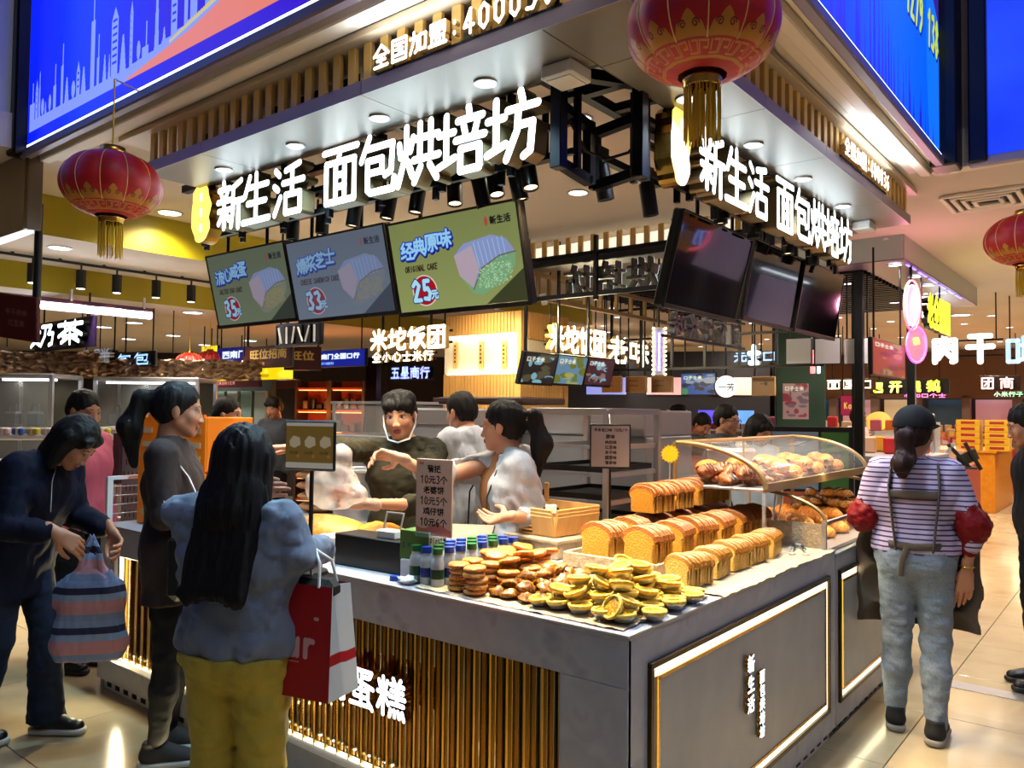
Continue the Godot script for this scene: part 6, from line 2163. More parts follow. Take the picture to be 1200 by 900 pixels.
	rust.set_meta("label", "rust brown turtleneck")
	var jf := Field.new(bounds(j, TOPS, 0.22)[0], bounds(j, TOPS, 0.22)[1], 0.013)
	limbs(jf, j, "torso", 0.024, 1.04)
	limbs(jf, j, "arms", 0.026, 1.0, 0.3)
	jf.bone(j.neck + V(-0.09, -0.02, 0.02), j.neck + V(0.0, 0.0, -0.08), 0.04, 0.055, 0.03)
	jf.bone(j.neck + V(0.09, -0.02, 0.02), j.neck + V(0.0, 0.0, -0.08), 0.04, 0.055, 0.03)
	jf.clip(V(0, 0.84, 0), Vector3.DOWN)
	# open front
	jf.bone(V(0, 0.8, 0.16), V(0, 1.42, 0.14), 0.1, 0.075, 0.0, V(1, 1, 1.3), true)
	jf.bone(j.neck + V(0, -0.12, 0), j.neck + V(0, 0.2, 0.01), 0.058, 0.07, 0.0, Vector3.ONE, true)
	jf.wrinkle(fold_noise(41), 0.018, V(1.2, 1.0, 1.2))
	mb = MB.new()
	jf.mesh_into(mb)
	var jk := part("jacket", mb.done(), cloth("cloth_white", C(0.42, 0.4, 0.39), C(0.48, 0.46, 0.45), 14.0), t)
	for s in [-1.0, 1.0]:
		wire("piping", [j.neck + V(0.1 * s, -0.06, 0.09), V(0.13 * s, 1.15, 0.135), V(0.135 * s, 1.0, 0.14), V(0.135 * s, 0.86, 0.135)], 0.0045, M.black_matte, jk, 6)
	trousers_part(t, j, M.cloth_black, {})
	hair_part(t, hx, "ponytail", hair, 0.006)
	var sc := part("hair_tie", ring_mesh(0.026, 0.042, 0.022), mat("tie_cream", C(0.6, 0.52, 0.45), 0.8), t, hx * V(0, 0.045, -0.15), V(PI / 2, -0.6, 0))
	sc.basis = hx.basis * Basis(Vector3.RIGHT, PI / 2)
	for s in ["l", "r"]:
		shoe(t, j["a" + s], 0.0, M.white, M.white)
	# man in white shirt with his back half turned
	at = on_d(548, 500, 4.9)
	t = person("person in a white shirt with a mask strap behind the young staff", at, V(-0.95, 0, -0.1))
	j = joints()
	scale_joints(j, 1.02)
	j.el = j.sl + V(0.06, -0.22, 0.12)
	j.wl = j.el + V(-0.05, -0.05, 0.22)
	j.er = j.sr + V(-0.05, -0.24, 0.1)
	j.wr = j.er + V(0.05, -0.05, 0.22)
	j.head += V(0, -0.03, 0.05)
	hx = head_xf(j, 0.12, 0.2)
	body_part(t, j, skin, hx, false, [], 0.022, 0.006)
	shirt_part(t, j, cloth("cloth_sky", C(0.5, 0.54, 0.62), C(0.58, 0.61, 0.68), 14.0), {"fat": 1.08, "add": 0.025, "arm_add": 0.03, "hem": 0.8, "fold": 0.024})
	trousers_part(t, j, M.cloth_black, {})
	hair_part(t, hx, "short", hair, 0.007)
	mb = MB.new()
	mb.xf = hx
	for s in [-1.0, 1.0]:
		mb.tube(PackedVector3Array([V(0.084 * s, 0.01, -0.01), V(0.074 * s, -0.05, 0.03), V(0.05 * s, -0.11, 0.06)]), 0.0035, 6)
	part("mask_band", mb.done(), M.white, t)
	for s in ["l", "r"]:
		shoe(t, j["a" + s], 0.0, M.black, M.black)
func passer(label: String, px: float, py: float, d: float, fwd: Vector3, style: String, top: Material, k := 1.0, pitch := 0.0, glasses := false) -> Node3D:
	# px, py: middle of the head
	var at := on_d(px, py, d)
	var t := person(label, at, fwd)
	var j := joints()
	scale_joints(j, at.y / 1.535)
	var hx := head_xf(j, 0.0, pitch)
	body_part(t, j, C(0.66, 0.46, 0.36), hx, style == "bob", [], 0.036, 0.009)
	shirt_part(t, j, top, {"fat": 1.08, "add": 0.025, "arm_add": 0.02, "hem": 0.8, "cell": 0.024, "name": "jacket"})
	trousers_part(t, j, M.cloth_black, {"cell": 0.024})
	hair_part(t, hx, style, M.hair_black, 0.01)
	for s in ["l", "r"]:
		shoe(t, j["a" + s], 0.0, M.black, M.black)
	if glasses:
		var mb := MB.new()
		mb.xf = hx
		for s in [-1.0, 1.0]:
			var pts := PackedVector3Array()
			for q in 13:
				pts.append(V(0.032 * s + cos(TAU * q / 12.0) * 0.022, -0.002 + sin(TAU * q / 12.0) * 0.016, 0.094))
			mb.tube(pts, 0.0025, 5)
			mb.tube(PackedVector3Array([V(0.054 * s, 0.0, 0.094), V(0.078 * s, 0.0, 0.0)]), 0.0025, 5)
		part("glasses", mb.done(), M.black, t)
	return t
func passers(_hair: Material) -> void:
	var dark := cloth("cloth_night", C(0.02, 0.025, 0.035), C(0.04, 0.05, 0.065))
	passer("person wearing glasses and a dark jacket behind the glass bread case", 850, 492, 6.4, V(0.9, 0, 0.1), "short", dark, 1.0, 0.1, true)
	var w := passer("person with a black bob and cream fur collar behind the glass bread case", 888, 505, 6.0, V(0.85, 0, 0.3), "bob", cloth("cloth_ice", C(0.35, 0.45, 0.58), C(0.45, 0.53, 0.62)), 1.0, 0.45)
	var f := Field.new(V(-0.3, 1.0, -0.3), V(0.3, 1.5, 0.3), 0.016)
	var y := 1.26
	f.bone(V(-0.15, y, 0.02), V(0, y + 0.06, -0.15), 0.05, 0.05, 0.03)
	f.bone(V(0.15, y, 0.02), V(0, y + 0.06, -0.15), 0.05, 0.05, 0.03)
	f.wrinkle(fold_noise(4), 0.02, V(6, 6, 6))
	var mb := MB.new()
	f.mesh_into(mb)
	part("fur_collar", mb.done(), cloth("fur_cream", C(0.5, 0.42, 0.32), C(0.6, 0.52, 0.42), 30.0), w)
	passer("person with cropped hair stooping beyond the orange stall front", 822, 498, 8.5, V(0.8, 0, 0.4), "short", dark, 1.0, 0.5)
	passer("person in a red and black jacket standing beyond the orange stall", 795, 487, 9.0, V(0.4, 0, 0.9), "fringe", cloth("cloth_scarlet", C(0.4, 0.02, 0.04), C(0.3, 0.02, 0.03)))
	passer("person in a pale pink top among the far stalls", 1005, 489, 10.5, V(0.9, 0, 0.2), "short", cloth("cloth_blush", C(0.6, 0.36, 0.36), C(0.66, 0.42, 0.42)))
	passer("person with dark hair beyond the cap of the striped worker", 1077, 493, 11.5, V(0.2, 0, 0.9), "bob", dark)
	passer("person with dark hair behind the orange crate", 265, 486, 5.6, V(0.8, 0, -0.5), "short", dark)
	passer("person browsing far behind the menu tablet", 322, 478, 9.0, V(0.3, 0, 0.9), "fringe", dark, 1.0, 0.2)
# ---------------------------------------------------------------- helpers for the hall behind: a rectangle seen in the photo set at a depth, along x ("A") or along z ("B")
func rect_at(x0: float, y0: float, x1: float, y1: float, d: float, ax: String) -> Dictionary:
	var ym := (y0 + y1) / 2
	var c := on_d((x0 + x1) / 2, ym, d)
	var a: Vector3
	var b: Vector3
	var w: float
	if ax == "A":
		a = on_z(x0, ym, c.z)
		b = on_z(x1, ym, c.z)
		w = b.x - a.x
		c = V((a.x + b.x) / 2, c.y, c.z)
	else:
		a = on_x(x0, ym, c.x)
		b = on_x(x1, ym, c.x)
		w = a.z - b.z
		c = V(c.x, c.y, (a.z + b.z) / 2)
	return {"c": c, "w": w, "h": (y1 - y0) * d / FOCAL, "turn": 0.0 if ax == "A" else PI / 2}
func hang(t: Node3D, w: float, h: float, to_y: float, z := -0.03) -> void:
	if t.position.x > -5.97 and t.position.z > -14 and to_y == 2.5:
		to_y = 3.0
	for s in [-0.4, 0.4]:
		rod("hanger", V(w * s, h / 2 - 0.01, z), V(w * s, to_y - t.position.y, z), 0.008, M.dark_steel, t, 6)
func sign_letters(called: String, label: String, text: String, r: Dictionary, face: String, fat := 0.075, panel: Material = null, flank := "black", hang_to := 0.0, pitch := 1.08) -> Node3D:
	var t := thing(called, label, "sign", r.c, r.turn)
	var h: float = r.h
	var tw := text_width(text, h, pitch)
	var sx: float = r.w / tw
	var u := 0.0
	for ch in text:
		if not INK.has(ch):
			continue
		var wide := 1.0 if ch.unicode_at(0) > 255 else 0.62
		var lines := script_lines(ch, h, 1.0)
		for i in lines.size():
			for q in lines[i].size():
				lines[i][q].x *= sx
		var ms := stroke_meshes(lines, h * fat, minf(0.05, h * 0.3))
		var l := part("letter", ms[1], M[flank], t, V(-r.w / 2 + u, h / 2, 0.012))
		part("lit_face", ms[0], M[face], l)
		u += h * wide * pitch * sx
	if panel != null:
		box("panel", V(r.w * 1.06, h * 1.25, 0.02), Vector3.ZERO, panel, t, 0.003)
	else:
		box("rail", V(r.w, 0.02, 0.015), V(0, h * 0.25, 0), M.dark_steel, t)
		box("rail", V(r.w, 0.02, 0.015), V(0, -h * 0.25, 0), M.dark_steel, t)
	if hang_to > 0.0:
		hang(t, r.w, h * 0.5, hang_to, -0.01)
	return t
func sign_board(called: String, label: String, r: Dictionary, m: Material, cat_ := "sign", hang_to := 0.0, frame: Material = null, thick := 0.03) -> Node3D:
	var t := thing(called, label, cat_, r.c, r.turn)
	box("case", V(r.w, r.h, thick), V(0, 0, -thick / 2 - 0.001), M.black if frame == null else frame, t, 0.003)
	part("print", screen_quad(r.w * 0.96, r.h * 0.94), m, t, V(0, 0, 0.002))
	if hang_to > 0.0:
		hang(t, r.w, r.h, hang_to, -thick / 2)
	return t
func text_print(key: String, w: int, h: int, bg: Color, rows: Array, lit := 0.0) -> StandardMaterial3D:
	# rows: [text, x, y, height, stroke, colour]
	var im := canvas(w, h, bg)
	for q in rows:
		print_text(im, q[0], Vector2(q[1], q[2]), q[3], q[4], q[5])
	return printed(key, im, lit, 0.4)
func patch_print(key: String, cols: Array, lit: float, seed_: int, w := 64, h := 48) -> StandardMaterial3D:
	var im := canvas(w, h, cols[0])
	var g := RandomNumberGenerator.new()
	g.seed = seed_
	for k in 26:
		var c: Color = cols[g.randi() % cols.size()]
		fill_disc(im, Vector2(g.randf() * w, g.randf() * h), g.randf_range(2, 12), g.randf_range(2, 8), c)
	for k in 4:
		print_text(im, ["口", "子", "士", "米"][k], Vector2(4 + k * 9, 5), 8, 0.8, C(0.9, 0.9, 0.85))
	return printed(key, im, lit, 0.3)
func far_light(px: float, py: float, y: float, energy: float, r := 0.06, color := C(1.0, 0.95, 0.88)) -> void:
	downlight(on_y(px, py, y) - V(0, 0.001, 0), "round recessed downlight in the hall ceiling", energy, color, "downlights in the hall ceiling", r, 75.0)

# ---------------------------------------------------------------- left side of the hall
func hall_left() -> void:
	# stepped lime bulkhead
	var lime := noisy("lime_paint", [C(0.64, 0.58, 0.06), C(0.69, 0.63, 0.08)], 0.004, V(0.6, 0.6, 0.6), 0.45, 0.0, 0.0, 51, true)
	var b := structure("wall_stepped_bulkhead")
	span("upper_fascia", V(-4.71, 2.72, -7), V(-4.7, 3.0, 0.19), lime, b)
	span("upper_soffit", V(-5.96, 2.72, -7), V(-4.71, 2.76, 0.19), M.plaster, b)
	span("lower_fascia", V(-5.97, 2.5, -7), V(-5.96, 2.76, -0.3), lime, b)
	span("lower_soffit", V(-16, 2.5, -14), V(-5.97, 2.54, -0.3), M.plaster, b)
	for q in [[199, 249, 3.0, 2.5, 0.08], [70, 290, 2.72, 2.5, 0.07]]:
		far_light(q[0], q[1], q[2], q[3], q[4])
	for q in [[226, 366], [203, 393], [151, 397], [157, 378], [121, 383], [240, 404], [293, 399]]:
		far_light(q[0], q[1], 2.5, 3.0, 0.09)
	# track with five black lamps
	var tr := thing("track_rail", "thin black lamp track under the stepped lime bulkhead", "rail", V(-5.55, 2.7, -1.1))
	box("rail", V(0.025, 0.02, 2.8), Vector3.ZERO, M.black, tr)
	for k in 8:
		box("clip", V(0.02, 0.03, 0.02), V(0, 0.015, -1.2 + k * 0.34), M.black, tr)
	for q in [[38, 326], [95, 326], [137, 332], [183, 338], [224, 345]]:
		var p := on_x(q[0], q[1], -5.55)
		var l := thing("track_lamp", "black cylinder lamp on the track below the lime bulkhead", "light", V(-5.55, 2.69, p.z), 0.0, "lamps on the lime wall track")
		rod("stem", Vector3.ZERO, V(0, -0.04, 0), 0.008, M.black, l)
		part("housing", cyl_mesh(0.038, 0.038, 0.15, 16), M.black, l, V(0, -0.19, 0))
		part("lens", cyl_mesh(0.03, 0.03, 0.004, 16), M.lamp_white, l, V(0, -0.193, 0))
		spot(V(0, -0.21, 0), Vector3.DOWN, C(1, 0.95, 0.88), 2.0, 45.0, 0.03, l)
	# milk tea stall: white tube light, purple panels, letters
	var r: Dictionary
	var t := thing("tube_light", "long white light tube over the milk tea letters", "light", on_d(115, 364, 6.6), PI / 2)
	box("tube", V(1.3, 0.06, 0.05), V(-0.2, 0.0, 0), M.tube_white, t, 0.01)
	box("holder", V(1.36, 0.1, 0.03), V(-0.2, 0.02, -0.04), mat("purple_panel", C(0.2, 0.05, 0.12), 0.35), t)
	for s in [-0.75, -0.2, 0.4]:
		rod("hanger", V(s, 0.06, -0.03), V(s, 2.5 - t.position.y, -0.03), 0.012, M.aluminium, t)
	area(V(-0.2, 0.0, 0.05), V(0, -0.4, 1), 1.3, 0.06, C(0.9, 0.93, 1.0), 0.6, t)
	r = rect_at(44, 378, 110, 406, 6.9, "A")
	sign_letters("milk_tea_sign", "white lit milk tea characters on a purple panel", "奶茶", r, "letter_white", 0.085, mat("purple_dark", C(0.08, 0.03, 0.14), 0.3), "black", 2.5)
	area(r.c + V(0, 0, 0.1), V(0, 0, 1), r.w, r.h, C(0.85, 0.9, 1.0), 0.25)
	glow("letter_cool", C(0.55, 0.75, 1.0), 1.1)
	glow("letter_dim", C(0.7, 0.75, 0.85), 0.25)  # faint glow put into the faces of an unlit sign
	glow("letter_blue", C(0.5, 0.6, 1.0), 1.2)
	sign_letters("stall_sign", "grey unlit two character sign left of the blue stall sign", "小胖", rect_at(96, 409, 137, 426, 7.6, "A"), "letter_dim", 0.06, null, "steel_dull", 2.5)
	sign_letters("stall_sign", "blue glowing characters on a dark board beside the grey sign", "包包", rect_at(142, 414, 182, 428, 7.8, "A"), "letter_cool", 0.07, mat("navy_board", C(0.02, 0.025, 0.06), 0.4), "black", 2.5)
	# tilted dark red menu board on a pole
	t = thing("menu_board", "dark red menu board tilted on a black ceiling pole", "board", on_d(22, 372, 4.6), 0.35)
	box("board", V(0.3, 0.26, 0.03), Vector3.ZERO, text_print("menu_red", 128, 112, C(0.3, 0.05, 0.08), [["手子米味", 26, 34, 17, 1.4, C(0.5, 0.32, 0.32)], ["红豆茶", 36, 62, 17, 1.4, C(0.5, 0.32, 0.32)]]), t, 0.004, V(0.15, 0, -0.14))
	rod("pole", V(0.11, 0.08, -0.02), V(0.11, 2.72 - t.position.y, -0.02), 0.022, M.black, t)
	# glazed food stalls
	var steel: Material = M.aluminium
	for q in [[V(-6.35, 0, -0.75), 0.55, "glazed stall cabinet with steel frame left of the bag shelves"], [V(-6.1, 0, -1.7), 0.95, "glazed stall cabinet with dark bags behind the clothes rails"]]:
		t = thing("glazed_cabinet", q[2], "cabinet", q[0], 0.7)
		var w: float = q[1]
		box("base", V(w, 0.9, 0.5), V(0, 0.45, 0), mat("cabinet_grey", C(0.35, 0.33, 0.3), 0.5), t, 0.01)
		for sx in [-1, 1]:
			for sz in [-1, 1]:
				box("post", V(0.03, 0.9, 0.03), V(sx * (w / 2 - 0.015), 1.35, sz * 0.235), steel, t)
		box("roof", V(w, 0.04, 0.5), V(0, 1.8, 0), steel, t, 0.008)
		box("pane", V(w - 0.06, 0.88, 0.006), V(0, 1.35, 0.24), M.glass, t)
		box("shelf", V(w - 0.06, 0.02, 0.44), V(0, 1.35, 0), steel, t)
		box("back_panel", V(w - 0.06, 0.88, 0.01), V(0, 1.35, -0.235), mat("stall_back", C(0.26, 0.24, 0.17), 0.6), t)
		box("strip_lamp", V(w - 0.1, 0.02, 0.03), V(0, 1.77, 0.1), M.tube_white, t)
		area(V(0, 1.75, 0.1), Vector3.DOWN, w - 0.1, 0.03, C(1, 0.97, 0.9), 0.08, t)
		for k in int(w / 0.19):
			for lv in 2:
				var bag := thing("stall_bag", "small dark handbag on the glazed cabinet shelf", "bag", t.transform * V(-w / 2 + 0.13 + k * 0.19, 0.91 + lv * 0.46, 0.08), 0.7 + rng.randf_range(-0.2, 0.2), "bags in the glazed cabinets")
				var cm: Material = [mat("bag_navy", C(0.03, 0.05, 0.14), 0.5), mat("bag_black", C(0.02, 0.02, 0.025), 0.4), mat("bag_plum", C(0.12, 0.05, 0.12), 0.5), mat("bag_teal", C(0.05, 0.16, 0.2), 0.5)][rng.randi() % 4]
				box("bag_body", V(0.14, 0.13, 0.07), V(0, 0.065, 0), cm, bag, 0.02)
				wire("handle", [V(-0.04, 0.12, 0), V(-0.03, 0.19, 0), V(0.03, 0.19, 0), V(0.04, 0.12, 0)], 0.007, cm, bag, 6)
	# crumpled foil drapes along the stall roofs
	var foil := noisy("foil_bronze", [C(0.55, 0.4, 0.28), C(0.8, 0.68, 0.55), C(0.45, 0.3, 0.22)], 0.03, V(3, 3, 3), 0.2, 0.45, 0.0, 61)
	for q in [[V(-6.9, 1.98, -0.7), 1.6, "left"], [V(-6.3, 1.96, -1.95), 1.7, "right"]]:
		t = thing("foil_drape", "crinkled bronze foil drape over the stall roofs to the %s" % q[2], "drape", q[0], 0.8)
		part("sheet", drape(q[1], 0.2, 0.06, 7), foil, t)
		for k in 3:
			rod("tie", V(-q[1] * 0.4 + k * q[1] * 0.4, 0.1, 0), V(-q[1] * 0.4 + k * q[1] * 0.4, 2.5 - q[0].y, 0), 0.006, M.dark_steel, t, 5)
	# clothes rails with hanging garments
	clothes()
	# poster stand, red lanterns, banners
	t = sign_board("lit_poster", "glowing pink and blue poster panel behind the ponytail", rect_at(200, 428, 230, 475, 8.4, "A"), patch_print("poster_pink", [C(0.75, 0.2, 0.55), C(0.35, 0.45, 0.95), C(0.85, 0.5, 0.8)], 0.8, 3, 48, 72), "poster")
	rod("stand", V(0, -t.position.y + 0.01, -0.02), V(0, -0.15, -0.02), 0.015, M.black, t)
	for q in [[222, 424, 8.4], [246, 421, 8.8]]:
		lantern("small red lantern among the banners far behind the ponytail", on_d(q[0], q[1], q[2]), 0.14, 0.3, 2.5, "small red lanterns at the far banners")
	var yl := patch_print("led_banner", [C(0.95, 0.8, 0.05), C(0.75, 0.6, 0.02), C(1.0, 0.9, 0.2)], 0.9, 9, 128, 16)
	sign_board("led_banner", "yellow dotted banner under the mauve notice board", rect_at(236, 430, 346, 446, 9.0, "A"), yl, "banner", 2.5)
	sign_board("led_banner", "small yellow banner above the red lanterns", rect_at(236, 405, 255, 420, 9.2, "A"), yl, "banner", 2.5)
	sign_board("direction_sign", "blue direction sign with white characters left of the mauve board", rect_at(254, 407, 292, 427, 8.6, "A"), text_print("sign_blue_a", 128, 64, C(0.02, 0.06, 0.4), [["西南门", 22, 12, 30, 2.6, C(0.9, 0.95, 1.0)], ["IRCTASE", 30, 48, 8, 0.8, C(0.7, 0.8, 1.0)]], 0.9), "sign", 2.5)
	sign_board("direction_sign", "long blue direction sign with white characters right of the mauve board", rect_at(366, 410, 429, 430, 9.0, "A"), text_print("sign_blue_b", 192, 64, C(0.02, 0.1, 0.5), [["西南门全国口行", 8, 12, 22, 2.2, C(0.9, 0.95, 1.0)], ["STATIONERS", 20, 46, 9, 0.9, C(0.6, 0.8, 1.0)]], 0.95), "sign", 3.0)
	var mv := text_print("sign_mauve", 256, 96, C(0.2, 0.03, 0.08), [["旺位招商", 40, 12, 46, 3.6, C(0.75, 0.65, 0.35)], ["全国加盟", 60, 72, 14, 1.2, C(0.7, 0.5, 0.2)]])
	sign_board("notice_board", "maroon notice board with gold characters facing the counter", rect_at(284, 405, 342, 431, 8.0, "A"), mv, "sign", 2.5)
	var mv2 := text_print("sign_mauve_b", 128, 96, C(0.22, 0.035, 0.09), [["旺位", 20, 16, 40, 3.2, C(0.75, 0.65, 0.35)]])
	t = sign_board("notice_board", "maroon notice board with gold characters angled away beside its twin", rect_at(342, 406, 368, 434, 8.0, "A"), mv2, "sign", 2.5)
	t.rotation.y = 0.9
	t = sign_board("fascia_board", "magenta shop fascia over grey doors behind the notice board", rect_at(234, 443, 305, 454, 10.5, "A"), text_print("band_magenta", 128, 24, C(0.3, 0.03, 0.12), [["5655 CASHIER", 8, 8, 9, 0.9, C(0.8, 0.6, 0.6)]]), "sign")
	hang(t, 0.6, 0.1, 3.0)
	sign_board("fascia_board", "brown shop fascia above the poster doors", rect_at(306, 445, 352, 455, 10.6, "A"), mat("band_brown", C(0.3, 0.12, 0.03), 0.5), "sign", 3.0)
	t = thing("storefront", "grey shop front with posters behind the menu tablet", "shop front", on_d(285, 490, 10.8))
	box("wall_sheet", V(1.4, 2.0, 0.06), V(0, 1.0 - t.position.y, 0), mat("shop_grey", C(0.22, 0.25, 0.25), 0.5), t)
	for k in 4:
		box("door_leaf", V(0.26, 1.75, 0.04), V(-0.5 + k * 0.33, 0.9 - t.position.y, 0.05), [mat("shop_mint", C(0.4, 0.5, 0.48), 0.4), mat("shop_pale", C(0.5, 0.55, 0.55), 0.4)][k % 2], t, 0.004)
	# reversed black sign hanging behind the screens
	t = thing("stall_sign", "black framed sign seen from behind below the cake screens", "sign", on_d(349, 392, 5.6), PI)
	box("frame_bar", V(0.5, 0.018, 0.02), V(0, 0.075, 0), M.dark_steel, t)
	box("frame_bar", V(0.5, 0.018, 0.02), V(0, -0.075, 0), M.dark_steel, t)
	box("backing", V(0.5, 0.15, 0.006), V(0, 0, 0.03), mat("sign_back_dark", C(0.04, 0.04, 0.06), 0.5), t)
	for k in 6:
		box("tube_letter", V(0.012, 0.12, 0.012), V(-0.2 + k * 0.08, 0, -0.01), M.white, t, 0.002, V(0, 0, [0.0, 0.4, -0.5, 0.2, 0.0, -0.3][k]))
		box("frame_post", V(0.012, 0.16, 0.02), V(-0.245 + k * 0.098, 0, 0), M.dark_steel, t)
	for s in [-0.2, 0.2]:
		rod("hanger", V(s, 0.08, 0), V(s, 3.0 - t.position.y, 0), 0.008, M.dark_steel, t)
	# orange lit shelves of bags and shoes
	for q in [[0, 352, 392, 10.2], [1, 392, 432, 10.0]]:
		var base := on_d((q[1] + q[2]) / 2.0, 480, q[3])
		t = thing("orange_shelf", ["orange lit shelf unit of bags beside the grey doors", "orange lit shelf unit of shoes beside the mirror pillar"][q[0]], "shelf", V(base.x, 0, base.z), 0.45)
		box("back_panel", V(0.42, 1.9, 0.03), V(0, 0.95, -0.15), mat("orange_board", C(0.6, 0.2, 0.04), 0.5), t)
		for k in 6:
			box("shelf_board", V(0.42, 0.025, 0.3), V(0, 0.4 + k * 0.28, 0), M.orange_board, t)
			box("strip_lamp", V(0.4, 0.012, 0.012), V(0, 0.382 + k * 0.28, 0.12), glow("strip_orange", C(1.0, 0.75, 0.45), 1.2), t)
		for s in [-1, 1]:
			box("side_panel", V(0.03, 1.9, 0.32), V(0.22 * s, 0.95, 0), M.wood_dark, t)
		omni(V(0, 1.5, 0.5), C(1.0, 0.6, 0.3), 0.25, 0.1, t)
		for k in 5:
			for m in 4:
				var it := thing("shelf_item", "small dark leather goods on the orange shelves", "goods", t.transform * V(-0.15 + m * 0.1, 0.414 + k * 0.28, 0.03), 0.45 + rng.randf_range(-0.3, 0.3), "goods on the orange shelves")
				var ih := rng.randf_range(0.08, 0.16)
				box("body", V(0.08, ih, 0.08), V(0, ih / 2, 0), [M.bag_black, M.bag_navy, M.bag_black, mat("leather_tan", C(0.25, 0.12, 0.05), 0.4)][rng.randi() % 4], it, 0.015)
	t = thing("mirror_pillar", "narrow mirrored pillar between the orange shelves and the steel oven", "pillar", V(on_d(437, 480, 9.6).x, 0, on_d(437, 480, 9.6).z), 0.4)
	box("core", V(0.14, 2.2, 0.14), V(0, 1.1, 0), mat("pillar_brown", C(0.12, 0.06, 0.04), 0.2, 0.6), t, 0.004)
	box("cap", V(0.18, 0.05, 0.18), V(0, 2.2, 0), M.steel, t)
	sign_letters("shop_sign", "blue white characters above the steel oven", "五星商行", rect_at(462, 430, 508, 444, 9.5, "A"), "letter_blue", 0.085, mat("navy_board2", C(0.02, 0.02, 0.08), 0.4), "black", 3.0)
	# shop wall backdrop
	t = thing("shop_partition", "dark brown shop partition closing the left hall", "partition", V(-11.8, 0, -5.5), 0.75)
	box("panel", V(9.0, 2.5, 0.1), V(0, 1.25, 0), mat("partition_brown", C(0.16, 0.11, 0.08), 0.6), t)
	for k in 9:
		box("rib", V(0.06, 2.4, 0.04), V(-4.2 + k * 1.05, 1.2, 0.06), M.wood_dark, t)
func drape(w: float, h: float, amp: float, seed_: int) -> ArrayMesh:
	var n := FastNoiseLite.new()
	n.seed = seed_
	n.frequency = 2.2
	var rows := []
	for i in 15:
		var row := PackedVector3Array()
		for k in 91:
			var u := k / 90.0
			var v := i / 14.0
			row.append(V((u - 0.5) * w, v * h - 0.14 + 0.02 * n.get_noise_2d(u * 9.0, 4.0), (n.get_noise_2d(u * w * 5.0, v * 4.0) * amp * 2.2) + sin(v * 7.0) * 0.03))
		rows.append(row)
	var b := MB.new()
	b.surf(rows, false)
	return b.done()
func garment_mesh(w: float, h: float, seed_: int) -> ArrayMesh:
	var n := FastNoiseLite.new()
	n.seed = seed_
	n.frequency = 7.0
	var rows := []
	for i in 9:
		var v := i / 8.0
		var row := PackedVector3Array()
		for k in 17:
			var a := TAU * k / 16.0
			var ww := w * (0.75 + 0.25 * (1.0 - v)) * (1.0 + 0.25 * n.get_noise_2d(cos(a) * 0.4, v))
			row.append(V(cos(a) * ww, -h + v * h, -sin(a) * 0.02 * (1.0 + n.get_noise_2d(a, 3.0))))
		rows.append(row)
	var b := MB.new()
	b.surf(rows, false)
	return b.done()
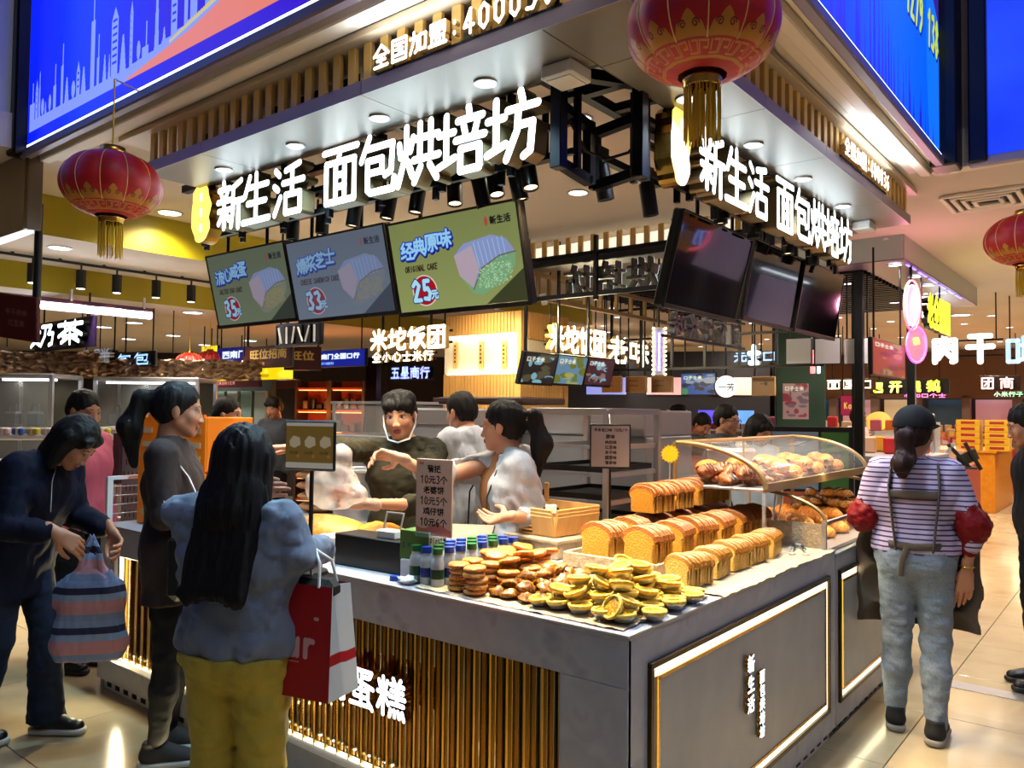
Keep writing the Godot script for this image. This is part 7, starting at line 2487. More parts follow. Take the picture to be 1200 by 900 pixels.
func clothes() -> void:
	var cols := [C(0.5, 0.3, 0.3), C(0.2, 0.2, 0.24), C(0.55, 0.5, 0.45), C(0.6, 0.28, 0.08), C(0.3, 0.28, 0.33), C(0.55, 0.42, 0.4), C(0.12, 0.03, 0.1), C(0.45, 0.45, 0.42), C(0.5, 0.42, 0.05), C(0.3, 0.03, 0.05), C(0.06, 0.12, 0.4), C(0.6, 0.55, 0.52)]
	var ms := []
	for k in 4:
		ms.append(garment_mesh(0.024, 0.26, k + 2))
	# one long rail running back from the aisle
	var a := on_d(-5, 545, 5.0)
	var b := on_d(146, 541, 5.2)
	for lv in 2:
		var y := [1.2, 0.82][lv] as float
		var t := thing("clothes_rail", ["upper steel rail of hanging scarves and socks", "lower steel rail of hanging scarves and socks"][lv], "rail", Vector3.ZERO)
		var p := V(a.x, y, a.z)
		var q := V(b.x, y, b.z)
		rod("rail", p, q, 0.012, M.white, t)
		if lv == 0:
			for e in [p, q]:
				rod("upright", V(e.x, 0, e.z), e + V(0, 0.18, 0), 0.014, M.steel_dull, t)
			rod("top_bar", p + V(0, 0.15, 0), q + V(0, 0.15, 0), 0.02, M.white, t)
		for k in 17:
			var g := thing("hanging_garment", ["folded cloth hanging from the upper stall rail", "folded cloth hanging from the lower stall rail"][lv], "clothing", p.lerp(q, (k + 0.5) / 17.0) + V(0, -0.012, 0), 0.67 + rng.randf_range(-0.15, 0.15), ["cloths on the upper stall rail", "cloths on the lower stall rail"][lv])
			part("cloth", ms[rng.randi() % 4], garment_mat(rng.randi() % 12, cols), g)
			rod("hook", V(0, -0.005, 0), V(0, 0.02, 0), 0.004, M.steel, g, 5)
	# header strip of packets over the rail
	for k in 9:
		var c := V(a.x, 1.385, a.z).lerp(V(b.x, 1.385, b.z), (k + 0.5) / 9.0)
		var t2 := thing("cloth_packet", "folded %s packet lying on the top bar of the clothes rail" % ["rose", "blue", "mustard", "cream", "dark red", "pale", "mauve", "yellow", "ivory"][k], "packet", c, 0.67)
		box("packet", V(0.07, 0.045, 0.05), Vector3.ZERO, garment_mat([5, 10, 8, 2, 9, 11, 4, 8, 2][k], cols), t2, 0.008)
		box("paper_band", V(0.02, 0.047, 0.052), Vector3.ZERO, M.white_card, t2, 0.004)
	# patterned white cloth and grey end panel by the counter
	var cl := thing("patterned_cloth", "white cloth with small grey print hanging beside the counter end", "cloth", V(-3.75, 0, -0.42), 0.3)
	var im := canvas(128, 256, C(0.55, 0.5, 0.48))
	for i in 9:
		for k in 18:
			fill_disc(im, Vector2(8 + i * 14 + (k % 2) * 7, 8 + k * 14), 2.5, 4, C(0.3, 0.26, 0.26))
	box("cloth", V(0.34, 1.5, 0.03), V(0, 0.75, 0), printed("cloth_print", im, 0.0, 0.8), cl, 0.01)
	box("grey_edge", V(0.05, 0.32, 0.035), V(-0.19, 1.22, 0.02), mat("edge_mauve", C(0.3, 0.2, 0.22), 0.5), cl)
	var gp := thing("wire_partition", "white frame with wire grid at the left counter end", "partition", V(-3.34, 0.9, -0.3), 0.0)
	for e in [[V(0, 0.13, 0.27), V(0.03, 0.26, 0.03)], [V(0, 0.13, -0.27), V(0.03, 0.26, 0.03)], [V(0, 0.25, 0), V(0.03, 0.02, 0.54)]]:
		box("frame_bar", e[1], e[0], M.white, gp)
	for k in 4:
		rod("grid_wire", V(0, 0.05 + k * 0.05, -0.26), V(0, 0.05 + k * 0.05, 0.26), 0.003, M.steel_dull, gp, 5)
	box("red_sticker", V(0.1, 0.035, 0.002), V(0.1, -0.05, 0.303), mat("sticker_red", C(0.55, 0.03, 0.04), 0.5), gp)
func garment_mat(k: int, cols: Array) -> StandardMaterial3D:
	return cloth("garment_%d" % k, cols[k], cols[k])

# ---------------------------------------------------------------- the middle: rice ball kiosk, oven, racks
func hall_middle() -> void:
	# wooden block of the rice ball kiosk
	var c := on_d(610, 430, 7.5)
	var x0 := on_z(520, 430, c.z).x
	var z1 := on_x(665, 430, c.x).z
	var t := thing("wood_clad_kiosk", "slatted light wood kiosk block with a lit niche", "kiosk", Vector3.ZERO)
	span("core", V(x0 + 0.02, 0, z1 + 0.02), V(c.x - 0.02, 2.5, c.z - 0.02), mat("wood_core", C(0.4, 0.26, 0.12), 0.6), t)
	var niche := [on_z(522, 397, c.z), on_z(607, 437, c.z)]
	var x := x0
	while x < c.x - 0.01:
		span("slat", V(x, 0, c.z - 0.02), V(x + 0.034, niche[1].y, c.z), M.wood_light, t)
		span("slat", V(x, niche[0].y + 0.02, c.z - 0.02), V(x + 0.034, 2.5, c.z), M.wood_light, t)
		x += 0.042
	var z := c.z
	while z > z1:
		span("slat", V(c.x - 0.02, 0, z - 0.034), V(c.x, 1.95, z), M.wood_light, t)
		span("slat", V(c.x - 0.02, 2.24, z - 0.034), V(c.x, 2.5, z), M.wood_light, t)
		z -= 0.042
	span("corner_post", V(c.x - 0.04, 0, c.z - 0.04), V(c.x + 0.005, 2.5, c.z + 0.005), M.wood_light, t)
	span("niche_back", V(x0, niche[1].y, c.z - 0.016), V(c.x - 0.04, niche[0].y + 0.02, c.z - 0.012), mat("niche_lit", C(0.85, 0.82, 0.75), 0.6), t)
	span("niche_strip", V(x0 + 0.05, niche[0].y - 0.01, c.z - 0.01), V(c.x - 0.05, niche[0].y + 0.015, c.z + 0.005), M.tube_white, t)
	span("niche_strip", V(x0 + 0.05, niche[1].y - 0.005, c.z - 0.01), V(c.x - 0.05, niche[1].y + 0.01, c.z + 0.005), M.tube_white, t)
	span("side_niche", V(c.x - 0.016, 1.95, z1 + 0.05), V(c.x - 0.012, 2.24, c.z - 0.05), M.niche_lit, t)
	for q in [533, 563, 590]:
		var p := on_z(q, 416, c.z + 0.02)
		var pl := box("plaque", V(0.06, 0.27, 0.015), V(p.x, p.y, c.z + 0.01), M.wood_light, t, 0.003)
		var mb := MB.new()
		for k in 5:
			mb.box(V(0, 0.09 - k * 0.04, 0.009), V(0.018, 0.02, 0.002))
		part("lettering", mb.done(), M.wood_dark, pl).set_meta("kind", "stuff")
	area(V((x0 + c.x) / 2, niche[0].y - 0.01, c.z + 0.06), V(0, -0.8, -0.6), 0.9, 0.02, C(1.0, 0.94, 0.8), 0.06, t)
	area(V((x0 + c.x) / 2, niche[1].y + 0.02, c.z + 0.06), V(0, 0.8, -0.6), 0.9, 0.02, C(1.0, 0.94, 0.8), 0.05, t)
	# its lit signs and ladder frames
	glow("letter_warm", C(1.0, 0.96, 0.82), 2.2)
	var r := rect_at(440, 384, 530, 410, 7.2, "A")
	sign_letters("rice_ball_sign", "warm white rice ball sign left of the wood kiosk", "米坨饭团", r, "letter_warm", 0.085, null, "gold_satin", 3.0)
	sign_letters("rice_ball_sign", "small warm white line of characters under the left rice ball sign", "全小心士米行", rect_at(440, 412, 512, 424, 7.2, "A"), "letter_warm", 0.08, null, "gold_satin", 3.0)
	area(r.c + V(0, -0.02, 0.12), V(0, -0.2, 1), r.w, r.h, C(1.0, 0.93, 0.75), 0.8)
	r = rect_at(638, 384, 705, 415, 7.6, "B")
	sign_letters("rice_ball_sign", "warm white rice ball sign right of the wood kiosk", "米坨饭团", r, "letter_warm", 0.085, null, "gold_satin", 3.0)
	area(r.c + V(0.12, -0.02, 0), V(1, -0.2, 0), r.w, r.h, C(1.0, 0.93, 0.75), 0.8)
	sign_letters("rice_ball_sign", "second warm white sign beyond the right rice ball sign", "老味", rect_at(706, 396, 756, 428, 8.6, "B"), "letter_warm", 0.07, null, "gold_satin", 3.0)
	var lf := thing("ladder_frame", "cream ladder shaped frame above the rice ball signs", "frame", Vector3.ZERO)
	var fm := mat("frame_cream", C(0.55, 0.44, 0.26), 0.5)
	var fa := V(c.x + 0.55, 2.52, c.z + 0.6)
	var fx := x0 - 0.7
	var fz := c.z - 2.2
	for y in [2.5, 2.7]:
		span("rail", V(fx, y, fa.z - 0.02), V(fa.x, y + 0.035, fa.z + 0.02), fm, lf)
		span("rail", V(fa.x - 0.02, y, fz), V(fa.x + 0.02, y + 0.035, fa.z), fm, lf)
	for k in 10:
		span("rung", V(fx + k * 0.26, 2.5, fa.z - 0.015), V(fx + k * 0.26 + 0.03, 2.72, fa.z + 0.015), fm, lf)
		span("rung", V(fa.x - 0.015, 2.5, fa.z - k * 0.28 - 0.03), V(fa.x + 0.015, 2.72, fa.z - k * 0.28), fm, lf)
	for q in [V(fx, 2.7, fa.z), V(fa.x, 2.7, fa.z), V(fa.x, 2.7, fz)]:
		rod("hanger", q, V(q.x, 3.0, q.z), 0.015, fm, lf)
	for q in [[545, -0.25], [585, 0.1], [640, 0.3]]:
		var lp := V(on_z(q[0], 372, c.z + 0.6).x, 2.52, c.z + 0.62)
		var sl := thing("spotlight", "small pale spotlight clipped to the cream ladder frame", "light", lp, 0.0, "spotlights on the ladder frame")
		part("housing", cyl_mesh(0.025, 0.03, 0.09, 14), M.white, sl, V(0, -0.09, 0), V(0.4, 0, 0))
		rod("clip", Vector3.ZERO, V(0, -0.03, 0), 0.008, M.white, sl)
		spot(V(0, -0.1, -0.03), V(q[1], -0.55, -0.8), C(1.0, 0.9, 0.7), 1.1, 55.0, 0.03, sl)
	# three small tilted screens
	var cols := [[C(0.12, 0.1, 0.1), C(0.3, 0.28, 0.2), C(0.45, 0.65, 0.7)], [C(0.35, 0.5, 0.6), C(0.4, 0.42, 0.12), C(0.6, 0.6, 0.35)], [C(0.25, 0.1, 0.14), C(0.5, 0.4, 0.4), C(0.45, 0.65, 0.7)]]
	for k in 3:
		var px: float = [632, 669, 703][k]
		var p := on_x(px, 432 + k * 2, c.x + 0.75)
		var s := thing("menu_screen", ["small tilted screen of dark dishes on the ceiling pole", "small tilted screen with a green landscape", "small tilted screen with a maroon poster"][k], "screen", p, PI / 2)
		box("case", V(0.46, 0.27, 0.04), V(0, 0, -0.022), M.black, s, 0.004, V(0.25, 0, 0.0))
		part("display", screen_quad(0.43, 0.24), patch_print("mini_screen_%d" % k, cols[k], 0.75, k + 5), s, V(0, 0, 0.001), V(0.25, 0, 0))
		rod("pole", V(-0.12, 0.1, -0.05), V(-0.12, 3.0 - p.y, -0.05), 0.016, M.black, s)
	# steel oven and equipment
	t = thing("steel_oven", "tall stainless oven cabinet with louvred side behind the staff", "oven", V(-2.6, 0, -2.35))
	box("body", V(1.0, 1.56, 0.75), V(0, 0.78, 0), M.steel_dull, t, 0.01)
	for k in 3:
		for m in 9:
			box("louvre", V(0.14, 0.012, 0.02), V(-0.28 + k * 0.28, 1.0 + m * 0.034, 0.38), M.steel, t, 0.003, V(0.5, 0, 0))
	box("top_band", V(1.0, 0.1, 0.02), V(0, 1.5, 0.38), M.steel, t, 0.002)
	box("control_box", V(0.02, 0.16, 0.3), V(0.51, 1.45, 0.1), mat("control_grey", C(0.18, 0.17, 0.17), 0.5), t)
	t = thing("display_warmer", "low glazed warmer on a steel counter left of the oven", "cabinet", V(-3.55, 0, -2.3))
	box("base", V(0.8, 1.35, 0.6), V(0, 0.675, 0), M.steel_dull, t, 0.01)
	box("glass_top", V(0.8, 0.22, 0.5), V(0, 1.47, 0), M.acrylic, t)
	for s in [-1, 1]:
		box("post", V(0.02, 0.24, 0.02), V(0.39 * s, 1.47, 0.24), M.steel, t)
	box("lid", V(0.82, 0.02, 0.52), V(0, 1.6, 0), M.steel, t)
	t = thing("wood_canopy_shelf", "dark brown sloping shelf above the steel oven", "shelf", V(-2.35, 1.58, -2.25))
	box("board", V(0.75, 0.05, 0.5), V(0, 0.035, 0), M.wood_dark, t, 0.01)
	box("edge", V(0.8, 0.03, 0.03), V(0, 0.04, 0.26), M.wood_dark, t, 0.005)
	t = thing("steel_hood", "long stainless hood with a folded edge right of the oven", "hood", V(-1.62, 0, -2.45))
	box("cabinet", V(0.95, 1.4, 0.6), V(0, 0.7, 0), M.steel_dull, t, 0.008)
	box("top", V(0.94, 0.16, 0.62), V(0, 1.48, 0.0), M.aluminium, t, 0.01)
	# baking rack with dark trays
	t = thing("baking_rack", "stainless baking rack holding dark trays behind the loaves", "rack", V(-1.26, 0, -1.78))
	for sx in [-1, 1]:
		for sz in [-1, 1]:
			box("post", V(0.035, 1.56, 0.035), V(0.24 * sx, 0.78, 0.27 * sz), M.steel, t, 0.004)
		box("top_rail", V(0.035, 0.035, 0.54), V(0.24 * sx, 1.55, 0), M.steel, t, 0.003)
	for sz in [-1, 1]:
		box("top_rail", V(0.5, 0.035, 0.035), V(0, 1.55, 0.27 * sz), M.steel, t, 0.003)
	for k in 9:
		for sx in [-1, 1]:
			box("runner", V(0.03, 0.025, 0.54), V(0.225 * sx, 0.2 + k * 0.145, 0), M.steel, t)
		box("cross_bar", V(0.46, 0.018, 0.012), V(0, 0.2 + k * 0.145, 0.27), M.steel_dull, t)
		if k != 8:
			var tray := thing("baking_tray", "dark baking tray slid into the stainless rack", "tray", t.position + V(0, 0.214 + k * 0.145, 0), 0.0, "trays in the baking rack")
			box("pan", V(0.42, 0.008, 0.52), V(0, 0.004, 0), M.black, tray)
			for s in [-1, 1]:
				box("rim", V(0.42, 0.03, 0.006), V(0, 0.015, 0.257 * s), M.black, tray)
				box("rim", V(0.006, 0.03, 0.52), V(0.207 * s, 0.015, 0), M.black, tray)
	t = thing("steel_pot", "wide steel pot standing beyond the baking rack", "pot", V(-0.9, 1.15, -2.8))
	part("pot_body", cyl_mesh(0.14, 0.15, 0.16, 24), M.steel, t)
	part("lid", cyl_mesh(0.155, 0.14, 0.02, 24), M.steel, t, V(0, 0.16, 0))
	var tb := thing("work_table", "steel work table carrying the pot and trays", "table", V(-0.9, 0, -2.9))
	box("tabletop", V(0.4, 0.03, 0.6), V(0, 1.135, 0), M.steel_dull, tb)
	for sx in [-1, 1]:
		for sz in [-1, 1]:
			box("leg", V(0.03, 1.12, 0.03), V(0.18 * sx, 0.56, 0.27 * sz), M.steel, tb)
	# flavour card on the rack, star tag
	t = thing("flavour_card", "black framed white flavour list hanging on the baking rack", "sign", on_d(715, 523, 4.0), 0.62)
	box("frame", V(0.205, 0.225, 0.012), Vector3.ZERO, M.black, t, 0.003)
	var ink_ := C(0.12, 0.1, 0.12)
	part("print", screen_quad(0.19, 0.205), text_print("flavours", 192, 208, C(0.68, 0.64, 0.66), [["手米包口味 10元/个", 14, 12, 17, 1.4, ink_], ["原味", 74, 44, 21, 1.8, ink_], ["肉松味", 70, 74, 18, 1.5, ink_], ["红豆味", 70, 100, 18, 1.5, ink_], ["米子味", 70, 126, 18, 1.5, ink_], ["国面味", 70, 152, 18, 1.5, ink_], ["葡茶味", 70, 178, 18, 1.5, ink_]]), t, V(0, 0, 0.008))
	rod("hook", V(0, 0.11, -0.01), V(0, 0.16, -0.06), 0.004, M.steel, t)
	rod("stand", V(0, -0.11, 0), V(0, 0.9 - t.position.y, 0), 0.006, M.black, t)
	t = thing("star_tag", "yellow starburst price tag on a thin stick", "tag", on_d(785, 532, 3.7), 0.6)
	var star := PackedVector2Array()
	for k in 32:
		var a := TAU * k / 32.0
		star.append(Vector2(cos(a), sin(a)) * (0.045 if k % 2 else 0.034))
	var sbm := MB.new()
	sbm.prism(star, 0, 0.003)
	part("card", sbm.done(), mat("tag_yellow", C(0.85, 0.66, 0.03), 0.6), t)
	rod("stick", V(0, -0.03, -0.003), V(0, 0.93 - t.position.y, -0.003), 0.003, M.acrylic, t)

# ---------------------------------------------------------------- right side of the hall
func neon(parent: Node, called: String, pts: Array, r: float, m: Material) -> void:
	wire(called, pts, r, m, parent, 6)
func loop_pts(rx: float, ry: float, n := 24, c := Vector3.ZERO) -> Array:
	var out := []
	for k in n + 1:
		out.append(c + V(cos(TAU * k / n) * rx, sin(TAU * k / n) * ry, 0))
	return out
func hall_right() -> void:
	# grey canopy of the next kiosk
	var t := thing("grey_canopy", "grey boxed canopy with dark slats and neon over the next kiosk", "canopy", Vector3.ZERO)
	var g := mat("canopy_grey", C(0.72, 0.72, 0.7), 0.5)
	span("fascia", V(-0.36, 2.8, -8.3), V(-0.34, 3.0, -4.86), g, t)
	span("fascia", V(-3.6, 2.8, -4.88), V(-0.34, 3.0, -4.86), mat("canopy_mint", C(0.62, 0.68, 0.66), 0.5), t)
	var purple_lit := mat("soffit_purple_lit", C(0.42, 0.36, 0.45), 0.3, 0.2)  # purple light falling on the soffit is put into its colour
	span("soffit", V(-0.72, 2.795, -8.3), V(-0.34, 2.805, -4.86), purple_lit, t)
	span("soffit", V(-3.6, 2.795, -5.15), V(-0.72, 2.805, -4.86), purple_lit, t)
	for k in 24:
		span("slat", V(-3.5, 2.78, -5.25 - k * 0.125), V(-0.75, 2.82, -5.21 - k * 0.125), M.dark_steel, t)
	for q in [V(-0.8, 0, -5.3), V(-0.95, 0, -5.75), V(-0.62, 0, -6.4)]:
		span("column", V(q.x - 0.035, 0.0, q.z - 0.035), V(q.x + 0.035, 2.8, q.z + 0.035), M.dark_steel, t, 0.004)
	for k in 6:
		span("neon_strip", V(-0.38, 2.785, -5.4 - k * 0.42), V(-0.36, 2.793, -5.1 - k * 0.42), glow("neon_violet", C(0.55, 0.45, 1.0), 1.4), t)
	for q in [[1049, 310], [1072, 324], [1088, 334], [1103, 343], [1048, 354], [993, 332]]:
		far_light(q[0], q[1], 2.79, 1.5, 0.05)
	for q in [[1126, 369, 3.0, 4.0, 0.12]]:
		far_light(q[0], q[1], q[2], q[3], q[4])
	# neon signs hung under it
	glow("neon_red", C(1.0, 0.15, 0.25), 1.6)
	glow("neon_blue", C(0.3, 0.6, 1.0), 1.6)
	glow("neon_yellow", C(1.0, 0.95, 0.05), 1.3)
	glow("neon_pink", C(1.0, 0.15, 0.75), 1.4)
	var s := thing("neon_sign", "upright white and red neon figure sign with blue outline", "sign", on_d(1069, 358, 6.6), 0.75)
	neon(s, "outline_tube", loop_pts(0.07, 0.21), 0.01, M.neon_red)
	neon(s, "outline_tube", loop_pts(0.05, 0.17), 0.008, M.neon_blue)
	box("face_panel", V(0.09, 0.34, 0.02), V(0, 0, -0.015), glow("panel_blush", C(1.0, 0.7, 0.7), 0.4), s, 0.004)
	rod("hanger", V(0, 0.2, -0.02), V(0, 2.8 - s.position.y, -0.02), 0.012, M.dark_steel, s)
	s = thing("neon_sign", "pink oval neon sign below the upright figure", "sign", on_d(1074, 404, 6.6), 0.75)
	neon(s, "outline_tube", loop_pts(0.085, 0.15), 0.01, M.neon_pink)
	var ov := MB.new()
	var op := PackedVector2Array()
	for k in 24:
		op.append(Vector2(cos(TAU * k / 24.0) * 0.08, sin(TAU * k / 24.0) * 0.145))
	ov.prism(op, -0.02, -0.01)
	part("face_panel", ov.done(), glow("panel_magenta", C(0.6, 0.05, 0.4), 0.5), s)
	box("gold_mark", V(0.05, 0.06, 0.01), V(0, 0.03, 0), M.neon_yellow, s, 0.004, V(0, 0, 0.2))
	rod("hanger", V(0, 0.14, -0.03), V(0, 0.32, -0.03), 0.012, M.dark_steel, s)
	s = sign_letters("neon_sign", "yellow block characters hanging under the grey canopy", "老全国国", rect_at(1078, 350, 1105, 388, 7.4, "B"), "neon_yellow", 0.1, null, "black", 2.8, 1.0)
	omni(on_d(1080, 365, 6.2), C(1.0, 0.55, 0.7), 0.2, 0.1)
	# orange menu screen on a pole
	s = sign_board("menu_screen", "orange menu screen hanging from the grey canopy pole", rect_at(1022, 400, 1061, 442, 6.2, "B"), patch_print("menu_orange", [C(0.6, 0.22, 0.12), C(0.7, 0.4, 0.3), C(0.55, 0.5, 0.3), C(0.5, 0.15, 0.2)], 0.85, 15, 64, 64), "screen", 2.8)
	# three pale unlit panels
	for k in 3:
		sign_board("blank_panel", "pale unlit menu panel in a row behind the dark screens", rect_at(921 + k * 34, 396, 951 + k * 34, 427, 7.0, "A"), mat("panel_pale", C(0.8, 0.84, 0.86), 0.3), "panel", 2.8).set_meta("group", "row of pale unlit panels")
	# shop across the aisle, outside the frame: its blue front and neon ring show in the dark hanging screens
	t = thing("neon_shop", "blue lit shop front with a pink neon ring across the aisle", "shop", V(4.6, 0, -10.5), -PI / 2 + 0.35)
	box("front_wall", V(7.0, 2.98, 0.1), V(0, 1.49, 0), mat("shop_navy", C(0.12, 0.14, 0.25), 0.4), t)
	for k in 4:
		box("blue_panel", V(1.2, 0.9, 0.03), V(-2.6 + k * 1.75, 2.3, 0.07), glow("panel_blue", C(0.2, 0.32, 0.8), 0.3), t, 0.004)
		box("lamp_strip", V(1.3, 0.04, 0.04), V(-2.6 + k * 1.75, 2.85, 0.1), M.tube_white, t)
	wire("neon_ring", loop_pts(0.5, 0.3, 24, V(0.2, 2.35, 0.14)), 0.03, M.neon_red, t)
	var nl := stroke_meshes(script_lines("加子", 0.45, 1.0), 0.03, 0.03)
	part("neon_letters", nl[0], M.neon_blue, t, V(-0.2, 2.6, 0.12))
	# fast food row: signs
	s = sign_letters("shop_sign", "white dried meat characters on the far shop beam", "肉干", rect_at(1093, 390, 1176, 426, 9.5, "A"), "letter_white", 0.085, null, "white", 3.0, 1.3)
	sign_letters("shop_sign", "cyan characters at the end of the dried meat sign", "口坊", rect_at(1180, 393, 1215, 428, 9.5, "A"), "letter_cool", 0.07, null, "white", 3.0)
	sign_letters("shop_sign", "yellow green roast goose characters on the far arcade", "包开烧鹅", rect_at(1022, 446, 1110, 460, 14.0, "A"), "neon_yellow", 0.085, mat("arcade_dark", C(0.05, 0.03, 0.03), 0.4), "black", 3.0, 1.5)
	sign_letters("shop_sign", "pale red outlined characters on the cream arcade beam", "面国口", rect_at(970, 445, 1025, 456, 13.5, "A"), "letter_warm", 0.06, mat("beam_tan", C(0.42, 0.3, 0.16), 0.5), "black", 3.0)
	glow("letter_rose", C(1.0, 0.7, 0.7), 1.0)
	sign_letters("shop_sign", "rose outlined characters at the far right arcade", "团商", rect_at(1150, 442, 1195, 456, 14.0, "A"), "letter_rose", 0.07, mat("arcade_plum", C(0.12, 0.04, 0.05), 0.4), "black", 3.0, 1.4)
	glow("letter_green", C(0.2, 0.9, 0.6), 0.9)
	sign_letters("shop_sign", "green neon line under the rose characters", "小米行子", rect_at(1165, 459, 1200, 465, 14.2, "A"), "letter_green", 0.08, null, "black")
	sign_letters("shop_sign", "red and violet neon line under the goose characters", "心加口个士", rect_at(1060, 461, 1110, 466, 13.8, "A"), "neon_pink", 0.09, null, "black")
	# arcade wall behind with coloured openings
	t = thing("far_arcade", "far row of dark shop fronts closing the hall", "shop front", V(-1.5, 0, -18.0))
	box("beam", V(9.0, 1.05, 0.2), V(0, 2.45, 0), mat("arcade_beam", C(0.46, 0.33, 0.24), 0.4), t)
	box("back_wall", V(9.0, 2.0, 0.1), V(0, 1.0, -0.6), mat("arcade_back", C(0.3, 0.3, 0.32), 0.5), t)
	for k in 10:
		box("pillar", V(0.16, 2.0, 0.2), V(-4.3 + k * 0.95, 1.0, 0), mat("arcade_pillar", C(0.45, 0.36, 0.32), 0.4), t)
		box("shop_window", V(0.7, 0.9, 0.03), V(-3.82 + k * 0.95, 1.45, -0.3), [mat("win_blue", C(0.25, 0.4, 0.5), 0.3), glow("win_rose", C(0.7, 0.25, 0.35), 0.4), glow("win_amber", C(0.8, 0.6, 0.25), 0.4)][k % 3], t)
		box("strip_lamp", V(0.75, 0.03, 0.03), V(-3.82 + k * 0.95, 1.95, -0.1), M.tube_white, t)
	area(V(0, 1.9, 0.2), V(0, -0.6, 1), 8.0, 0.1, C(1.0, 0.88, 0.7), 6.0, t)
	sign_board("lit_poster", "magenta poster with gold script on the arcade pillar", rect_at(985, 463, 1012, 487, 13.0, "A"), text_print("poster_magenta", 64, 56, C(0.6, 0.04, 0.22), [["Kasla", 8, 20, 18, 1.6, C(0.9, 0.75, 0.3)]], 0.8), "poster", 3.0)
	# ceiling of many small lamps
	for k in 11:
		for m in 7:
			var p := V(-6.5 + m * 1.35 + (k % 2) * 0.5, 2.999, -6.5 - k * 0.95)
			if p.x > -3.7 and p.x < -0.2 and p.z > -8.4:
				continue
			downlight(p, "small bright lamp in the far hall ceiling", 4.0 if (k + m) % 3 == 0 else 0.0, C(1.0, 0.93, 0.84), "lamps in the far hall ceiling", 0.05, 75.0)
	for k in 6:
		downlight(V(1.2 + (k % 2) * 1.6, 2.999, -4.3 - (k / 2) * 1.8), "round lamp in the aisle ceiling beyond the vent", 2.1, C(1.0, 0.96, 0.9), "lamps in the aisle ceiling", 0.08, 75.0)
	for k in 8:
		downlight(V(-1.0 - (k % 4) * 0.75, 2.999, -1.2 - (k / 4) * 1.1), "round lamp in the ceiling inside the bakery kiosk", 1.2, C(1.0, 0.95, 0.86), "lamps above the bakery staff", 0.06, 75.0)
	# ceiling vent
	var v := thing("ceiling_vent", "square white louvred air vent in the aisle ceiling", "vent", V(0.36, 3.0, -4.05))
	for k in 4:
		var q := 0.24 - k * 0.055
		for e in [[V(0, -0.012 - k * 0.004, q), V(q * 2, 0.02, 0.03)], [V(0, -0.012 - k * 0.004, -q), V(q * 2, 0.02, 0.03)], [V(q, -0.012 - k * 0.004, 0), V(0.03, 0.02, q * 2)], [V(-q, -0.012 - k * 0.004, 0), V(0.03, 0.02, q * 2)]]:
			box("louvre", e[1], e[0], M.cornice_white, v, 0.004)
	box("duct", V(0.46, 0.004, 0.46), V(0, -0.003, 0), mat("duct_dark", C(0.2, 0.19, 0.18), 0.8), v)
	v = thing("smoke_detector", "white smoke detector on the ceiling before the grey canopy", "detector", on_y(1040, 278, 2.999))
	part("base", cyl_mesh(0.06, 0.05, 0.03, 20), M.white, v, V(0, -0.03, 0))
	part("dome", cyl_mesh(0.03, 0.045, 0.02, 20), M.white, v, V(0, -0.05, 0))
	# tea kiosk signs behind the bread case
	s = thing("round_sign", "round white lit sign with two characters", "sign", on_d(851, 453, 8.0), 0.6)
	part("drum", cyl_mesh(0.115, 0.115, 0.05, 28), M.black, s, V(0, 0, -0.06), V(PI / 2, 0, 0))
	part("lit_face", cyl_mesh(0.11, 0.11, 0.006, 28), glow("disc_white", C(0.95, 0.95, 0.92), 0.95), s, V(0, 0, -0.006), V(PI / 2, 0, 0))
	var ms := stroke_meshes(script_lines("一芳", 0.08, 1.0), 0.004, 0.003)
	part("characters", ms[0], M.black, s, V(-0.08, 0.035, 0.001))
	rod("hanger", V(0, 0.11, -0.03), V(0, 3.0 - s.position.y, -0.03), 0.01, M.dark_steel, s)
	sign_board("video_screen", "screen showing three people in blue near the round sign", rect_at(798, 437, 839, 463, 8.2, "A"), patch_print("video_blue", [C(0.15, 0.3, 0.55), C(0.05, 0.08, 0.2), C(0.5, 0.55, 0.6), C(0.25, 0.5, 0.3)], 0.8, 27), "screen", 3.0)
	var bc := text_print("board_kraft", 96, 72, C(0.5, 0.33, 0.17), [["米子士口", 16, 14, 10, 0.8, C(0.25, 0.12, 0.05)], ["口手心士", 16, 36, 10, 0.8, C(0.25, 0.12, 0.05)]])
	for q in [[705, 728], [733, 757], [763, 788]]:
		sign_board("kraft_board", "brown kraft menu board in the row under the far beams", rect_at(q[0], 441, q[1], 460, 8.4, "A"), bc, "board", 3.0, M.wood_light).set_meta("group", "row of brown menu boards")
	sign_board("kraft_board", "single tan board with one brush character beside the round sign", rect_at(881, 441, 908, 464, 8.0, "A"), text_print("board_tan", 96, 80, C(0.55, 0.4, 0.25), [["一芳", 34, 22, 16, 1.4, C(0.12, 0.08, 0.05)]]), "board", 3.0, M.wood_light)
	s = thing("bulb_sign", "upright bulb edged sign with violet letters", "sign", on_d(772, 412, 6.6), 0.65)
	box("case", V(0.1, 0.4, 0.04), Vector3.ZERO, M.white, s, 0.01)
	box("violet_face", V(0.05, 0.34, 0.01), V(0, 0, 0.022), glow("face_violet", C(0.35, 0.2, 0.9), 0.8), s)
	for k in 11:
		for sx in [-1, 1]:
			part("bulb", cyl_mesh(0.011, 0.011, 0.02, 8), M.lamp_warm, s, V(0.05 * sx, -0.19 + k * 0.038, 0.02), V(PI / 2, 0, 0))
	ms = stroke_meshes(script_lines("E", 0.03, 1.0), 0.003, 0.004)
	for k in 7:
		part("lettering", ms[0], M.letter_white, s, V(-0.009, 0.15 - k * 0.046, 0.028))
	rod("hanger", V(0, 0.2, -0.01), V(0, 3.0 - s.position.y, -0.01), 0.01, M.dark_steel, s)
